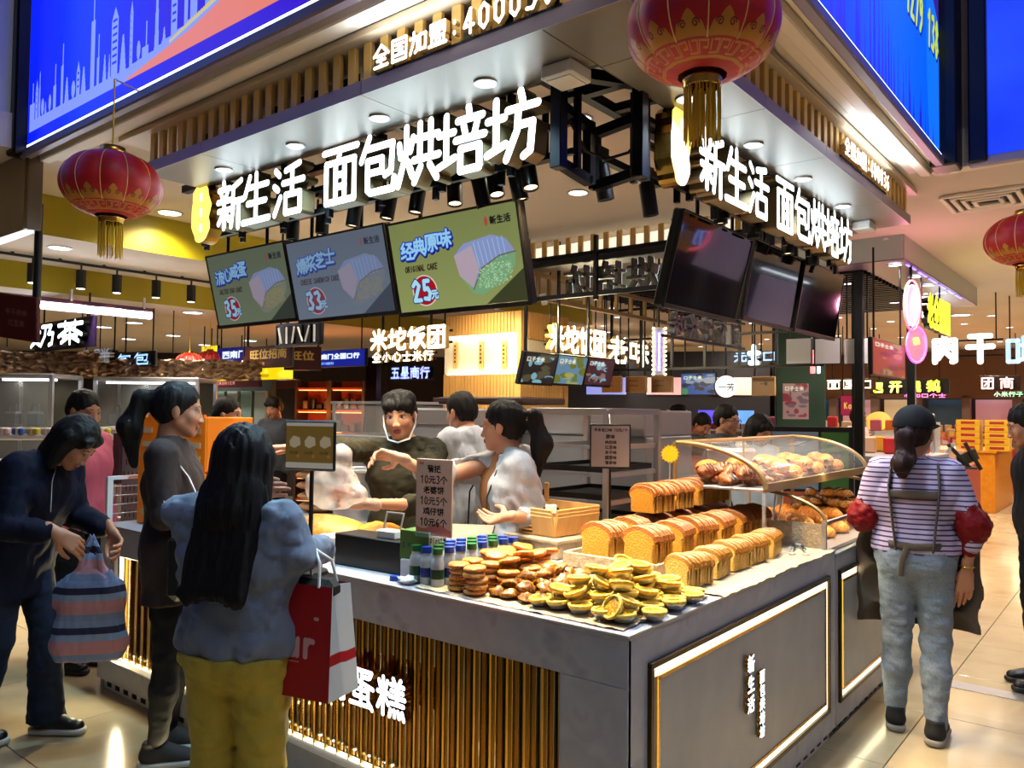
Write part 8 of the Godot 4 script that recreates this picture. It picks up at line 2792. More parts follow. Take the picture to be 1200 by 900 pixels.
	# dark grid frame with reversed letters beyond
	t = thing("grid_frame", "dark steel grid frame hung under the far ceiling", "frame", Vector3.ZERO)
	var fz := -5.3
	for y in [1.98, 2.3, 2.62]:
		span("rail", V(-3.4, y, fz - 0.015), V(-1.1, y + 0.025, fz + 0.015), M.dark_steel, t)
	for k in 7:
		span("upright", V(-3.35 + k * 0.36, 1.98, fz - 0.012), V(-3.325 + k * 0.36, 3.0, fz + 0.012), M.dark_steel, t)
	s = thing("stall_sign", "grey sign letters seen from behind hanging beyond the corner screen", "sign", on_d(826, 386, 6.4), -PI / 2)
	var u := -0.7
	for ch in "团饭坨米味":
		var lm := stroke_meshes(script_lines(ch, 0.2, 1.0), 0.012, 0.05)
		var l := part("letter", lm[1], mat("letter_silver", C(0.45, 0.45, 0.46), 0.4, 0.5), s, V(u, 0.1, 0))
		part("front_face", lm[0], M.white, l)
		u += 0.26
	box("rail", V(1.5, 0.02, 0.02), V(0, 0.11, -0.02), M.dark_steel, s)
	box("rail", V(1.5, 0.02, 0.02), V(0, -0.11, -0.02), M.dark_steel, s)
	for k in [-0.6, 0.6]:
		rod("hanger", V(k, 0.1, -0.02), V(k, 3.0 - s.position.y, -0.02), 0.012, M.dark_steel, s)
	sign_letters("stall_sign", "pale green lit figure shape hanging beyond the grid frame", "士", rect_at(880, 405, 893, 428, 8.5, "A"), "led_white", 0.12, null, "white", 3.0)
	sign_letters("stall_sign", "cyan lit characters beyond the grid frame", "元生口", rect_at(862, 412, 912, 424, 9.0, "A"), "letter_cool", 0.08, null, "white", 3.0)
	# orange front stall and people's counter, green posters panel
	t = thing("orange_stall", "orange fronted stall counter behind the star tag", "counter", V(-2.05, 0, -5.1))
	box("body", V(1.5, 1.15, 0.6), V(0, 0.575, 0), mat("orange_front", C(0.5, 0.2, 0.05), 0.5), t, 0.01)
	box("worktop", V(1.54, 0.04, 0.64), V(0, 1.17, 0), M.black, t, 0.005)
	box("outline", V(0.3, 0.16, 0.004), V(0.35, 0.98, 0.302), mat("orange_line", C(0.62, 0.4, 0.25), 0.5), t)
	t = thing("tea_counter", "long tea counter with violet glow beneath the kraft boards", "counter", V(-3.9, 0, -7.0))
	box("body", V(3.0, 1.2, 0.6), V(0, 0.6, 0), mat("tea_front", C(0.16, 0.12, 0.2), 0.4), t, 0.01)
	box("worktop", V(3.04, 0.04, 0.64), V(0, 1.22, 0), M.steel, t)
	for k in 7:
		box("display_card", V(0.28, 0.16, 0.02), V(-1.3 + k * 0.43, 1.5, -0.1), [glow("card_orange", C(0.8, 0.2, 0.05), 0.5), glow("card_violet", C(0.25, 0.2, 0.95), 0.8), glow("card_sky", C(0.35, 0.65, 0.95), 0.8), glow("card_rust", C(0.6, 0.15, 0.05), 0.4)][k % 4], t, 0.004)
		rod("card_stand", V(-1.3 + k * 0.43, 1.23, -0.1), V(-1.3 + k * 0.43, 1.45, -0.1), 0.008, M.steel, t)
	t = thing("poster_stand", "black framed stand with blue and green posters behind the bread case", "stand", V(-0.86, 0, -4.2), 0.5)
	box("frame", V(0.62, 0.5, 0.04), V(0, 1.2, 0), M.black, t, 0.004)
	box("poster", V(0.34, 0.44, 0.006), V(-0.12, 1.19, 0.022), mat("poster_ice", C(0.42, 0.5, 0.6), 0.4), t)
	part("poster", screen_quad(0.2, 0.44), text_print("poster_green", 64, 128, C(0.2, 0.36, 0.16), [["小行坊包", 6, 44, 11, 1.0, C(0.04, 0.1, 0.04)], ["手位口", 12, 66, 11, 1.0, C(0.04, 0.1, 0.04)]]), t, V(0.17, 1.19, 0.024))
	for sx in [-1, 1]:
		box("leg", V(0.03, 0.96, 0.03), V(0.29 * sx, 0.48, 0), M.black, t)
	t = thing("green_pillar", "green pillar with a pink poster and neon beyond the poster stand", "pillar", V(on_d(937, 450, 8.6).x, 0, on_d(937, 450, 8.6).z), 0.4)
	box("core", V(0.5, 2.6, 0.3), V(0, 1.3, 0), mat("pillar_green", C(0.1, 0.2, 0.13), 0.5), t, 0.01)
	part("poster", screen_quad(0.26, 0.38), patch_print("poster_rose", [C(0.6, 0.5, 0.5), C(0.5, 0.2, 0.25), C(0.4, 0.35, 0.4)], 0.0, 33, 48, 64), t, V(-0.05, 1.68, 0.152))
	box("neon_bar", V(0.05, 0.25, 0.02), V(0.12, 2.1, 0.16), M.neon_red, t, 0.006)
	box("neon_bar", V(0.03, 0.25, 0.02), V(0.18, 2.1, 0.16), M.letter_white, t, 0.006)
	# steel counters with sneeze guards beyond the bread case
	t = thing("steel_stall", "steel stall counter with a slanted glass guard beyond the bread case", "counter", V(-0.85, 0, -6.2))
	box("body", V(0.9, 1.1, 1.2), V(0, 0.55, 0), M.steel_dull, t, 0.01)
	box("top", V(0.95, 0.05, 1.25), V(0, 1.15, 0), M.steel, t, 0.008)
	for sz in [-1, 1]:
		rod("guard_post", V(0.35, 1.17, 0.55 * sz), V(0.35, 1.55, 0.55 * sz), 0.015, M.steel, t)
	rod("guard_rail", V(0.35, 1.55, -0.55), V(0.35, 1.55, 0.55), 0.015, M.steel, t)
	box("glass_guard", V(0.006, 0.36, 1.1), V(0.35, 1.36, 0), M.glass, t)
	for k in 8:
		var it := thing("snack_pack", "colourful snack pack on the steel stall", "snack", t.position + V(-0.3 + (k % 4) * 0.2, 1.176, -0.3 + (k / 4) * 0.35), rng.randf(), "snack packs on the steel stall")
		box("pack", V(0.13, 0.16, 0.07), V(0, 0.08, 0), [mat("pack_red", C(0.6, 0.06, 0.06), 0.4), mat("pack_gold", C(0.7, 0.45, 0.08), 0.4), mat("pack_cream", C(0.65, 0.5, 0.4), 0.4)][k % 3], it, 0.015)
	# ice cream freezer with pink end
	t = thing("ice_cream_freezer", "ice cream freezer with curved glass and a pink end panel", "freezer", V(-0.95, 0, -8.7))
	box("body", V(0.85, 0.82, 1.6), V(0, 0.45, 0), M.white, t, 0.02)
	box("end_panel", V(0.3, 0.95, 0.02), V(0.3, 0.48, 0.812), text_print("freezer_pink", 64, 160, C(0.6, 0.2, 0.2), [["T", 20, 40, 30, 3, C(0.7, 0.6, 0.6)], ["E", 20, 76, 30, 3, C(0.7, 0.6, 0.6)], ["A", 20, 112, 30, 3, C(0.7, 0.6, 0.6)]]), t, 0.004)
	box("pink_side", V(0.02, 0.95, 1.6), V(0.44, 0.48, 0), mat("pink_side", C(0.55, 0.2, 0.2), 0.4), t, 0.004)
	var gl := MB.new()
	var gr := []
	for k in 9:
		var a := PI * 0.5 * k / 8.0
		gr.append(PackedVector3Array([V(-0.4 + sin(a) * 0.0 + (1.0 - cos(a)) * 0.0 + 0.8 * sin(a), 0.88 + cos(a) * 0.42, -0.78), V(-0.4 + 0.8 * sin(a), 0.88 + cos(a) * 0.42, 0.78)]))
	gl.surf(gr, false)
	part("curved_glass", gl.done(), M.acrylic, t)
	box("back_panel", V(0.04, 0.5, 1.6), V(-0.41, 1.1, 0), M.steel, t)
	for k in 5:
		var tub := thing("ice_cream_tub", "round ice cream tub under the freezer's curved glass", "tub", t.position + V(0.05, 0.862, -0.6 + k * 0.3), 0.0, "ice cream tubs in the freezer")
		part("tub", cyl_mesh(0.08, 0.09, 0.12, 14), [mat("tub_cream", C(0.6, 0.5, 0.4), 0.5), mat("tub_brown", C(0.3, 0.17, 0.1), 0.5)][k % 2], tub)
	t = thing("phone_stand", "cluster of slanted dark phone stands on the freezer end", "stand", V(-0.52, 0.96, -7.95), 0.4)
	for k in 3:
		box("arm", V(0.04, 0.34, 0.03), V(-0.1 + k * 0.14, 0.14, 0), [M.steel, M.black, M.black][k], t, 0.006, V(0, 0, [-0.6, 0.7, 0.5][k]))
	box("foot", V(0.36, 0.02, 0.2), V(0.02, 0.01, 0), M.black, t, 0.004)
	box("plate", V(0.22, 0.14, 0.02), V(0.14, 0.12, -0.05), M.black, t, 0.004, V(0.3, 0.2, 0.5))
	# yellow counter with boxes, wooden counter
	t = thing("yellow_counter", "yellow painted sweet counter beside the wooden one", "counter", V(-1.35, 0, -13.6))
	box("body", V(1.2, 0.95, 2.0), V(0, 0.475, 0), noisy("yellow_paint", [C(0.68, 0.4, 0.02), C(0.75, 0.48, 0.04)], 0.02, V(2, 2, 2), 0.35, 0.0, 0.0, 71), t, 0.01)
	box("top", V(1.25, 0.03, 2.05), V(0, 0.965, 0), M.yellow_paint, t)
	t = thing("wooden_counter", "curved wooden counter at the edge of the aisle", "counter", V(0.35, 0, -12.4))
	box("body", V(0.5, 0.98, 2.6), V(0, 0.49, 0), mat("wood_orange", C(0.5, 0.28, 0.1), 0.2), t, 0.03)
	for k in 3:
		box("panel", V(0.02, 0.7, 0.7), V(-0.255, 0.5, -0.85 + k * 0.85), M.wood_light, t, 0.02)
	var bxm := [mat("box_yellow", C(0.75, 0.58, 0.03), 0.5), mat("box_red", C(0.55, 0.03, 0.05), 0.5), mat("box_pink", C(0.6, 0.25, 0.3), 0.5), mat("box_orange", C(0.7, 0.32, 0.03), 0.5), mat("box_cream", C(0.6, 0.48, 0.38), 0.5)]
	for k in 10:
		var b := thing("gift_box", "yellow gift box stacked on the yellow sweet counter", "box", V(-1.15 + (k / 5) * 0.42, 0.982 + (k % 5) * 0.1, -12.9 + (k / 5) * 0.1), 0.0, "yellow gift boxes in two stacks")
		box("carton", V(0.34, 0.095, 0.3), V(0, 0.048, 0), bxm[0], b, 0.004)
		box("label_patch", V(0.2, 0.04, 0.004), V(0, 0.05, 0.151), bxm[1], b)
	t = thing("goods_table", "long low table carrying rows of sweet packets", "table", V(-3.35, 0, -12.2))
	box("body", V(2.6, 0.95, 1.6), V(0, 0.475, 0), bxm[3], t, 0.01)
	box("top", V(2.64, 0.03, 1.64), V(0, 0.965, 0), bxm[4], t)
	for row in 3:
		for k in 13:
			var c: Material = bxm[rng.randi() % 5]
			var b := thing("sweet_packet", "bright sweet packet standing in rows on the goods table", "packet", V(-4.55 + k * 0.2, 0.982, -11.55 - row * 0.4), rng.randf_range(-0.3, 0.3), "sweet packets on the goods table")
			var hh := rng.randf_range(0.16, 0.26) + row * 0.09
			box("packet_body", V(0.16, hh, 0.12), V(0, hh / 2, 0), c, b, 0.02)
			box("label_patch", V(0.1, hh * 0.4, 0.004), V(0, hh * 0.55, 0.061), bxm[rng.randi() % 5], b)
	var rk := on_d(1108, 505, 16.2)
	t = thing("tiered_stand", "tiered stand of red and pink sweets behind the yellow boxes", "stand", V(rk.x, 0, rk.z), 0.35)
	for row in 3:
		box("tier", V(2.4, 0.9 + row * 0.14, 0.3), V(0, 0.45 + row * 0.07, -row * 0.3), bxm[row + 1], t, 0.01)
		for k in 13:
			var b := thing("sweet_packet", "red or pink sweet packet on the tiered stand", "packet", t.transform * V(-1.1 + k * 0.18, 0.902 + row * 0.14, -row * 0.3), 0.35 + rng.randf_range(-0.2, 0.2), "sweet packets on the tiered stand")
			var hh := rng.randf_range(0.14, 0.24)
			box("packet_body", V(0.14, hh, 0.1), V(0, hh / 2, 0), bxm[[1, 2, 1, 4, 3, 2][rng.randi() % 6]], b, 0.02)
			box("label_patch", V(0.09, hh * 0.4, 0.004), V(0, hh * 0.55, 0.051), bxm[[0, 4][rng.randi() % 2]], b)
	t = thing("round_basket", "round yellow basket of sweets raised above the goods table", "basket", V(-2.3, 1.25, -11.9), 0.0)
	part("bowl", cyl_mesh(0.16, 0.2, 0.08, 24), bxm[0], t, V(0, 0.14, 0), V(0.9, 0, 0))
	rod("stem", V(0, -0.27, 0), V(0, 0.14, 0), 0.03, bxm[3], t)
	part("foot", cyl_mesh(0.1, 0.08, 0.02, 20), bxm[3], t, V(0, -0.268, 0))
	for q in [[V(-1.9, 0, -10.3), 1.5, "row of steel framed snack shelves beyond the freezer"], [V(-3.4, 0, -9.2), 1.4, "row of steel framed snack shelves behind the tea counter"]]:
		t = thing("snack_shelf", q[2], "shelf", q[0], 0.0)
		for sx in [-1, 1]:
			box("post", V(0.03, 1.45, 0.4), V(q[1] / 2 * sx, 0.725, 0), M.steel_dull, t)
		for lv in 3:
			box("shelf_board", V(q[1], 0.025, 0.4), V(0, 0.45 + lv * 0.42, 0), M.steel_dull, t)
			for k in 7:
				var b := thing("snack_pack", "bright snack pack on the steel framed shelves", "snack", q[0] + V(-q[1] / 2 + 0.12 + k * q[1] / 7.4, 0.464 + lv * 0.42, 0.05), rng.randf_range(-0.3, 0.3), "snack packs on the far shelves")
				var ph := rng.randf_range(0.14, 0.24)
				box("pack", V(0.14, ph, 0.1), V(0, ph / 2, 0), bxm[rng.randi() % 5], b, 0.015)
	t = thing("shop_partition", "dark partition behind the rice ball and tea kiosks", "partition", V(-7.2, 0, -9.5), 0.45)
	box("panel", V(7.5, 2.6, 0.1), V(0, 1.3, 0), mat("partition_slate", C(0.12, 0.11, 0.13), 0.5), t)
	for k in 7:
		box("lit_panel", V(0.7, 0.3, 0.03), V(-3.2 + k * 1.05, 2.0, 0.06), [glow("lit_amber", C(0.9, 0.6, 0.3), 0.5), glow("lit_blue", C(0.3, 0.45, 0.9), 0.6), glow("lit_rose", C(0.9, 0.35, 0.45), 0.5)][k % 3], t, 0.004)
		box("shelf_board", V(0.9, 0.04, 0.25), V(-3.2 + k * 1.05, 1.2, 0.15), M.wood_dark, t)
# ---------------------------------------------------------------- things standing on the counters
func bottle_mesh() -> ArrayMesh:
	var b := MB.new()
	b.lathe([Vector2(0.001, 0), Vector2(0.022, 0), Vector2(0.025, 0.004), Vector2(0.025, 0.085), Vector2(0.022, 0.1), Vector2(0.017, 0.112), Vector2(0.017, 0.12)], 18)
	return b.done()
func counter_things() -> void:
	# drinks: eight deep, three wide
	var milk := mat("bottle_milk", C(0.66, 0.68, 0.68), 0.25)
	var caps := [mat("cap_blue", C(0.02, 0.22, 0.6), 0.35), mat("cap_green", C(0.02, 0.36, 0.14), 0.35)]
	var bands := [mat("band_blue", C(0.04, 0.12, 0.42), 0.4), mat("band_green", C(0.02, 0.2, 0.08), 0.4)]
	var protos := []
	for k in 2:
		var t := thing("milk_bottle", ["small milk bottle with a blue cap beside the pastries", "small milk bottle with a green cap beside the pastries"][k], "bottle", Vector3.ZERO, 0.0, ["blue capped milk bottles", "green capped milk bottles"][k])
		t.set_meta("base_name", "milk_bottle")
		part("bottle_body", bottle_mesh(), milk, t)
		part("cap", cyl_mesh(0.0195, 0.0195, 0.022, 18), caps[k], t, V(0, 0.118, 0))
		part("label_band", cyl_mesh(0.0256, 0.0256, 0.035, 18), bands[k], t, V(0, 0.03, 0))
		protos.append(t)
	var used_ := [false, false]
	for i in 3:
		for q in 8:
			var k := 1 if (i * 3 + q * 2) % 5 < 2 else 0
			var at := V(-0.865 - i * 0.056 + 0.006 * q, 0.9, -0.1 - q * 0.056)
			if not used_[k]:
				protos[k].position = at
				used_[k] = true
			else:
				copy(protos[k], at, Basis(Vector3.UP, q * 0.7))
	# price card in a clear stand on the green box
	var t := thing("plastic_glove_box", "green and white carton printed Plastic under the price card", "box", V(-1.02, 0.975, -0.17), 0.1)
	box("carton", V(0.14, 0.11, 0.09), V(0, 0.055, 0), mat("carton_green", C(0.2, 0.36, 0.12), 0.5), t, 0.003)
	part("printed_face", screen_quad(0.138, 0.108), text_print("carton_print", 128, 96, C(0.3, 0.42, 0.16), [["S", 10, 40, 20, 2.0, C(0.1, 0.25, 0.4)], ["SENSATION", 34, 42, 12, 1.2, C(0.1, 0.25, 0.4)]]), t, V(0, 0.055, 0.046))
	part("printed_side", screen_quad(0.088, 0.108), text_print("carton_side", 96, 96, C(0.62, 0.64, 0.5), [["Plastic", 6, 20, 26, 2.2, C(0.03, 0.1, 0.05)]]), t, V(0.071, 0.055, 0), V(0, PI / 2, 0))
	t = thing("white_carton", "small white carton under the green glove carton", "box", V(-1.02, 0.9, -0.17), 0.1)
	box("carton", V(0.13, 0.074, 0.1), V(0, 0.037, 0), M.white, t, 0.003)
	box("tan_patch", V(0.002, 0.05, 0.06), V(0.066, 0.035, 0), M.kraft, t)
	var im := canvas(160, 300, C(0.8, 0.68, 0.6))
	for y in range(244, 300):
		for x in 160:
			if y > 262 + 12 * sin(x * 0.05):
				im.set_pixel(x, y, C(0.78, 0.45, 0.4))
	var ink_ := C(0.08, 0.06, 0.06)
	for q in [["葡挞", 22, 30, true], ["10元3个", 64, 32, true], ["老婆饼", 106, 30, true], ["10元5个", 148, 32, true], ["鸡仔饼", 190, 30, true], ["10元6个", 232, 32, true]]:
		print_text(im, q[0], Vector2(80, q[1]), q[2], 2.0, ink_, 0.58, 0.0, true, 1.04)
	print_text(im, "口士", Vector2(14, 12), 9, 1.2, C(0.7, 0.2, 0.15))
	var pc := thing("price_card", "pink and cream pastry price card standing on the green carton", "sign", on_z(509, 583, -0.15), 0.12)
	box("acrylic_sheet", V(0.17, 0.29, 0.008), Vector3.ZERO, mat("card_back", C(0.75, 0.68, 0.62), 0.3), pc, 0.002)
	part("print", screen_quad(0.168, 0.288), printed("price_card", im, 0.0, 0.25), pc, V(0, 0, 0.0048))
	box("foot", V(0.14, 0.012, 0.05), V(0, -0.142, 0.0), M.acrylic, pc)
	# black till box with small holder
	t = thing("black_carton", "low black carton beside the glove cartons on the counter", "box", V(-1.3, 0.9, -0.2), 0.05)
	box("carton", V(0.38, 0.13, 0.14), V(0, 0.065, 0), M.black, t, 0.004)
	t = thing("card_holder", "small clear business card holder on the black carton", "holder", V(-1.22, 1.03, -0.19), 0.1)
	box("base", V(0.1, 0.03, 0.06), V(0, 0.016, 0), M.white, t, 0.003)
	for s in [-1, 1]:
		box("side_rod", V(0.006, 0.07, 0.006), V(0.045 * s, 0.065, -0.02), M.aluminium, t, 0.001, V(-0.3, 0, 0))
	box("top_rod", V(0.096, 0.006, 0.006), V(0, 0.097, -0.03), M.aluminium, t, 0.001)
	t = thing("white_carton", "white carton tucked between the breads and the black carton", "box", V(-1.6, 0.9, -0.2), 0.05)
	box("carton", V(0.12, 0.1, 0.12), V(0, 0.05, 0), M.white, t, 0.003)
	box("seam_tape", V(0.122, 0.002, 0.02), V(0, 0.1005, 0), M.white_card, t)
	t = thing("bottle_cap", "loose blue bottle cap lying on the counter edge", "cap", V(-1.06, 0.9, -0.07))
	part("cap", cyl_mesh(0.02, 0.019, 0.018, 18), caps[0], t)
	t = thing("crumpled_tissue", "crumpled white tissue at the paper's left end", "tissue", V(-0.98, 0.902, -0.06))
	part("tissue", blob(0.035, 0.02, 0.03, 0.9, 9, 16, 10), M.white, t)
	t = thing("card_reader", "dark tablet leaning by the young staff's hand", "tablet", V(-1.08, 0.905, -0.5), 0.5)
	box("slab", V(0.2, 0.012, 0.26), V(0, 0.07, 0), M.black, t, 0.004, V(0.6, 0, 0))
	box("prop", V(0.1, 0.1, 0.01), V(0, 0.045, -0.06), M.black, t)
	# menu tablet on a stand
	var tp := on_d(364, 522, 3.15)
	t = thing("menu_tablet", "tablet menu on a black stand between the customers and staff", "screen", V(tp.x, 0.9, tp.z), 0.35)
	var h := tp.y - 0.9
	box("case", V(0.23, 0.2, 0.016), V(0, h, 0), M.black, t, 0.006)
	im = canvas(192, 160, C(0.32, 0.25, 0.1))
	im.fill_rect(Rect2i(0, 0, 192, 12), C(0.5, 0.48, 0.45))
	im.fill_rect(Rect2i(0, 140, 192, 20), C(0.5, 0.48, 0.45))
	for k in 3:
		fill_poly(im, [Vector2(14 + k * 62, 64), Vector2(30 + k * 62, 46), Vector2(56 + k * 62, 52), Vector2(60 + k * 62, 78), Vector2(34 + k * 62, 90), Vector2(16 + k * 62, 82)], C(0.48, 0.44, 0.36))
		print_text(im, "士心米", Vector2(14 + k * 62, 100), 11, 1.1, C(0.2, 0.16, 0.08))
		fill_disc(im, Vector2(50 + k * 62, 118), 6, 6, C(0.5, 0.25, 0.15))
	part("display", screen_quad(0.215, 0.18), printed("tablet_menu", im, 0.75, 0.15), t, V(0, h, 0.009))
	rod("pole", V(0.0, 0.01, -0.012), V(0, h, -0.012), 0.009, M.black, t)
	part("foot", cyl_mesh(0.08, 0.075, 0.012, 24), M.black, t)
	# large golden flatbreads under the warm lamp
	var fb := crust("flatbread", C(0.78, 0.5, 0.1), C(0.86, 0.62, 0.2), C(0.68, 0.4, 0.06), 3.5)
	for q in [[V(-1.92, 0.92, -0.42), 0.24, 0.1, 0.15, 0.3, "broad golden bread in the film wrapper before the staff"], [V(-1.62, 0.92, -0.5), 0.22, 0.085, 0.13, -0.35, "broad golden bread leaning beside the wrapped one"], [V(-2.2, 0.92, -0.35), 0.16, 0.09, 0.12, 0.9, "golden bread at the left end of the warm tray"]]:
		t = thing("flat_bread", q[5], "bread", q[0], q[4])
		part("bread", blob(q[1], q[2], q[3], 0.12, 6, 24, 12, 0.2), fb, t)
	t = thing("bread_tray", "pale cardboard tray under the broad golden breads", "tray", V(-1.9, 0.9, -0.42), 0.0)
	box("base", V(0.85, 0.012, 0.36), V(0, 0.006, 0), M.white_card, t)
	for s in [-1, 1]:
		box("wall", V(0.85, 0.035, 0.008), V(0, 0.018, 0.178 * s), M.white_card, t)
	# orange crates at the left
	for k in 2:
		t = thing("orange_crate", ["orange plastic crate with slots behind the ponytail", "orange plastic crate stacked under the slotted one"][k], "crate", V(-3.02, 0.9 + (1 - k) * 0.3, -0.36), 0.25)
		var om := mat("crate_orange", C(0.98, 0.5, 0.05), 0.45)
		om.backlight_enabled = true
		om.backlight = C(0.5, 0.2, 0.0)
		for e in [[V(0, 0.15, 0.17), V(0.5, 0.29, 0.014)], [V(0, 0.15, -0.17), V(0.5, 0.29, 0.014)], [V(0.25, 0.15, 0), V(0.014, 0.29, 0.34)], [V(-0.25, 0.15, 0), V(0.014, 0.29, 0.34)], [V(0, 0.01, 0), V(0.5, 0.014, 0.34)]]:
			box("wall", e[1], e[0], om, t, 0.004)
		for i in 4:
			for m in 3:
				box("slot", V(0.07, 0.03, 0.004), V(-0.18 + i * 0.12, 0.07 + m * 0.075, 0.178), mat("slot_pale", C(0.75, 0.6, 0.45), 0.6), t)
		for i in 8:
			box("rim_tooth", V(0.035, 0.02, 0.016), V(-0.22 + i * 0.063, 0.3, 0.17), om, t)
		rod("grip", V(-0.06, 0.25, 0.185), V(0.06, 0.25, 0.185), 0.008, om, t)
	# steel drum behind the plastic bag
	t = thing("steel_drum", "tall steel stock pot behind the plastic bag", "pot", V(-2.5, 0.9, -1.12))
	part("pot_body", cyl_mesh(0.16, 0.16, 0.28, 28), M.steel, t)
	part("rim", ring_mesh(0.155, 0.17, 0.015), M.steel, t, V(0, 0.28, 0))
	var wt := thing("work_table", "steel work table behind the serving staff", "table", V(-2.78, 0, -1.15))
	box("tabletop", V(0.95, 0.03, 0.6), V(0, 0.885, 0), M.steel_dull, wt)
	for sx in [-1, 1]:
		for sz in [-1, 1]:
			box("leg", V(0.035, 0.87, 0.035), V(0.44 * sx, 0.435, 0.26 * sz), M.steel, wt)
	for k in 5:
		t = thing("flour_sack", "kraft paper sack in the stack behind the menu tablet", "sack", V(-2.92, 0.901 + k * 0.066, -1.15), 0.1 * k, "kraft sacks behind the tablet")
		part("sack", blob(0.17, 0.035, 0.12, 0.1, k + 3, 18, 8, 0.8), M.kraft, t)
		box("tied_end", V(0.05, 0.02, 0.09), V(0.18, 0.03, 0), M.kraft, t, 0.008)
	# wood print boxes with tongs behind the pastries
	for k in 3:
		t = thing("wood_tray", "nested wood print serving tray with a notched end", "tray", V(-1.06, 0.985 + k * 0.016, -1.02), -0.1, "nested wood print trays")
		for e in [[V(0, 0.008, 0), V(0.4, 0.008, 0.3), Vector3.ZERO], [V(-0.1, 0.05, 0.155), V(0.19, 0.09, 0.008), V(0.2, 0, 0)], [V(0.13, 0.05, 0.155), V(0.13, 0.09, 0.008), V(0.2, 0, 0)], [V(0, 0.05, -0.155), V(0.4, 0.09, 0.008), V(-0.2, 0, 0)], [V(0.205, 0.05, 0), V(0.008, 0.09, 0.3), V(0, 0, -0.2)], [V(-0.205, 0.05, 0), V(0.008, 0.09, 0.3), V(0, 0, 0.2)]]:
			box("board", e[1], e[0], M.wood_light, t, 0.002, e[2])
	t = thing("tray_stand", "paper covered box carrying the wood print trays", "box", V(-1.06, 0.9, -1.02), -0.1)
	box("box_body", V(0.5, 0.085, 0.38), V(0, 0.0425, 0), M.paper, t, 0.006)
	box("lid_edge", V(0.52, 0.015, 0.4), V(0, 0.078, 0), M.paper, t, 0.003)
	t = thing("serving_tongs", "dark tongs and white clip lying in the wood print trays", "tongs", V(-1.0, 1.09, -1.0), 0.6)
	for s in [-1, 1]:
		rod("arm", V(0.01 * s, 0, -0.15), V(0.03 * s, 0.02, 0.14), 0.007, M.black, t)
	box("clip", V(0.05, 0.04, 0.03), V(0.0, 0.02, 0.15), M.white, t, 0.004)
	box("wooden_grip", V(0.025, 0.09, 0.02), V(-0.03, 0.07, -0.12), M.wood_light, t, 0.005)
	bread_case()
func arch(x0: float, y0: float, x1: float, y1: float, z: float, n := 14) -> Array:
	# quarter curve from back top (x0, y0) to front bottom (x1, y1)
	var out := []
	for k in n + 1:
		var a := PI / 2 * k / n
		out.append(V(x0 + (x1 - x0) * sin(a), y1 + (y0 - y1) * cos(a), z))
	return out
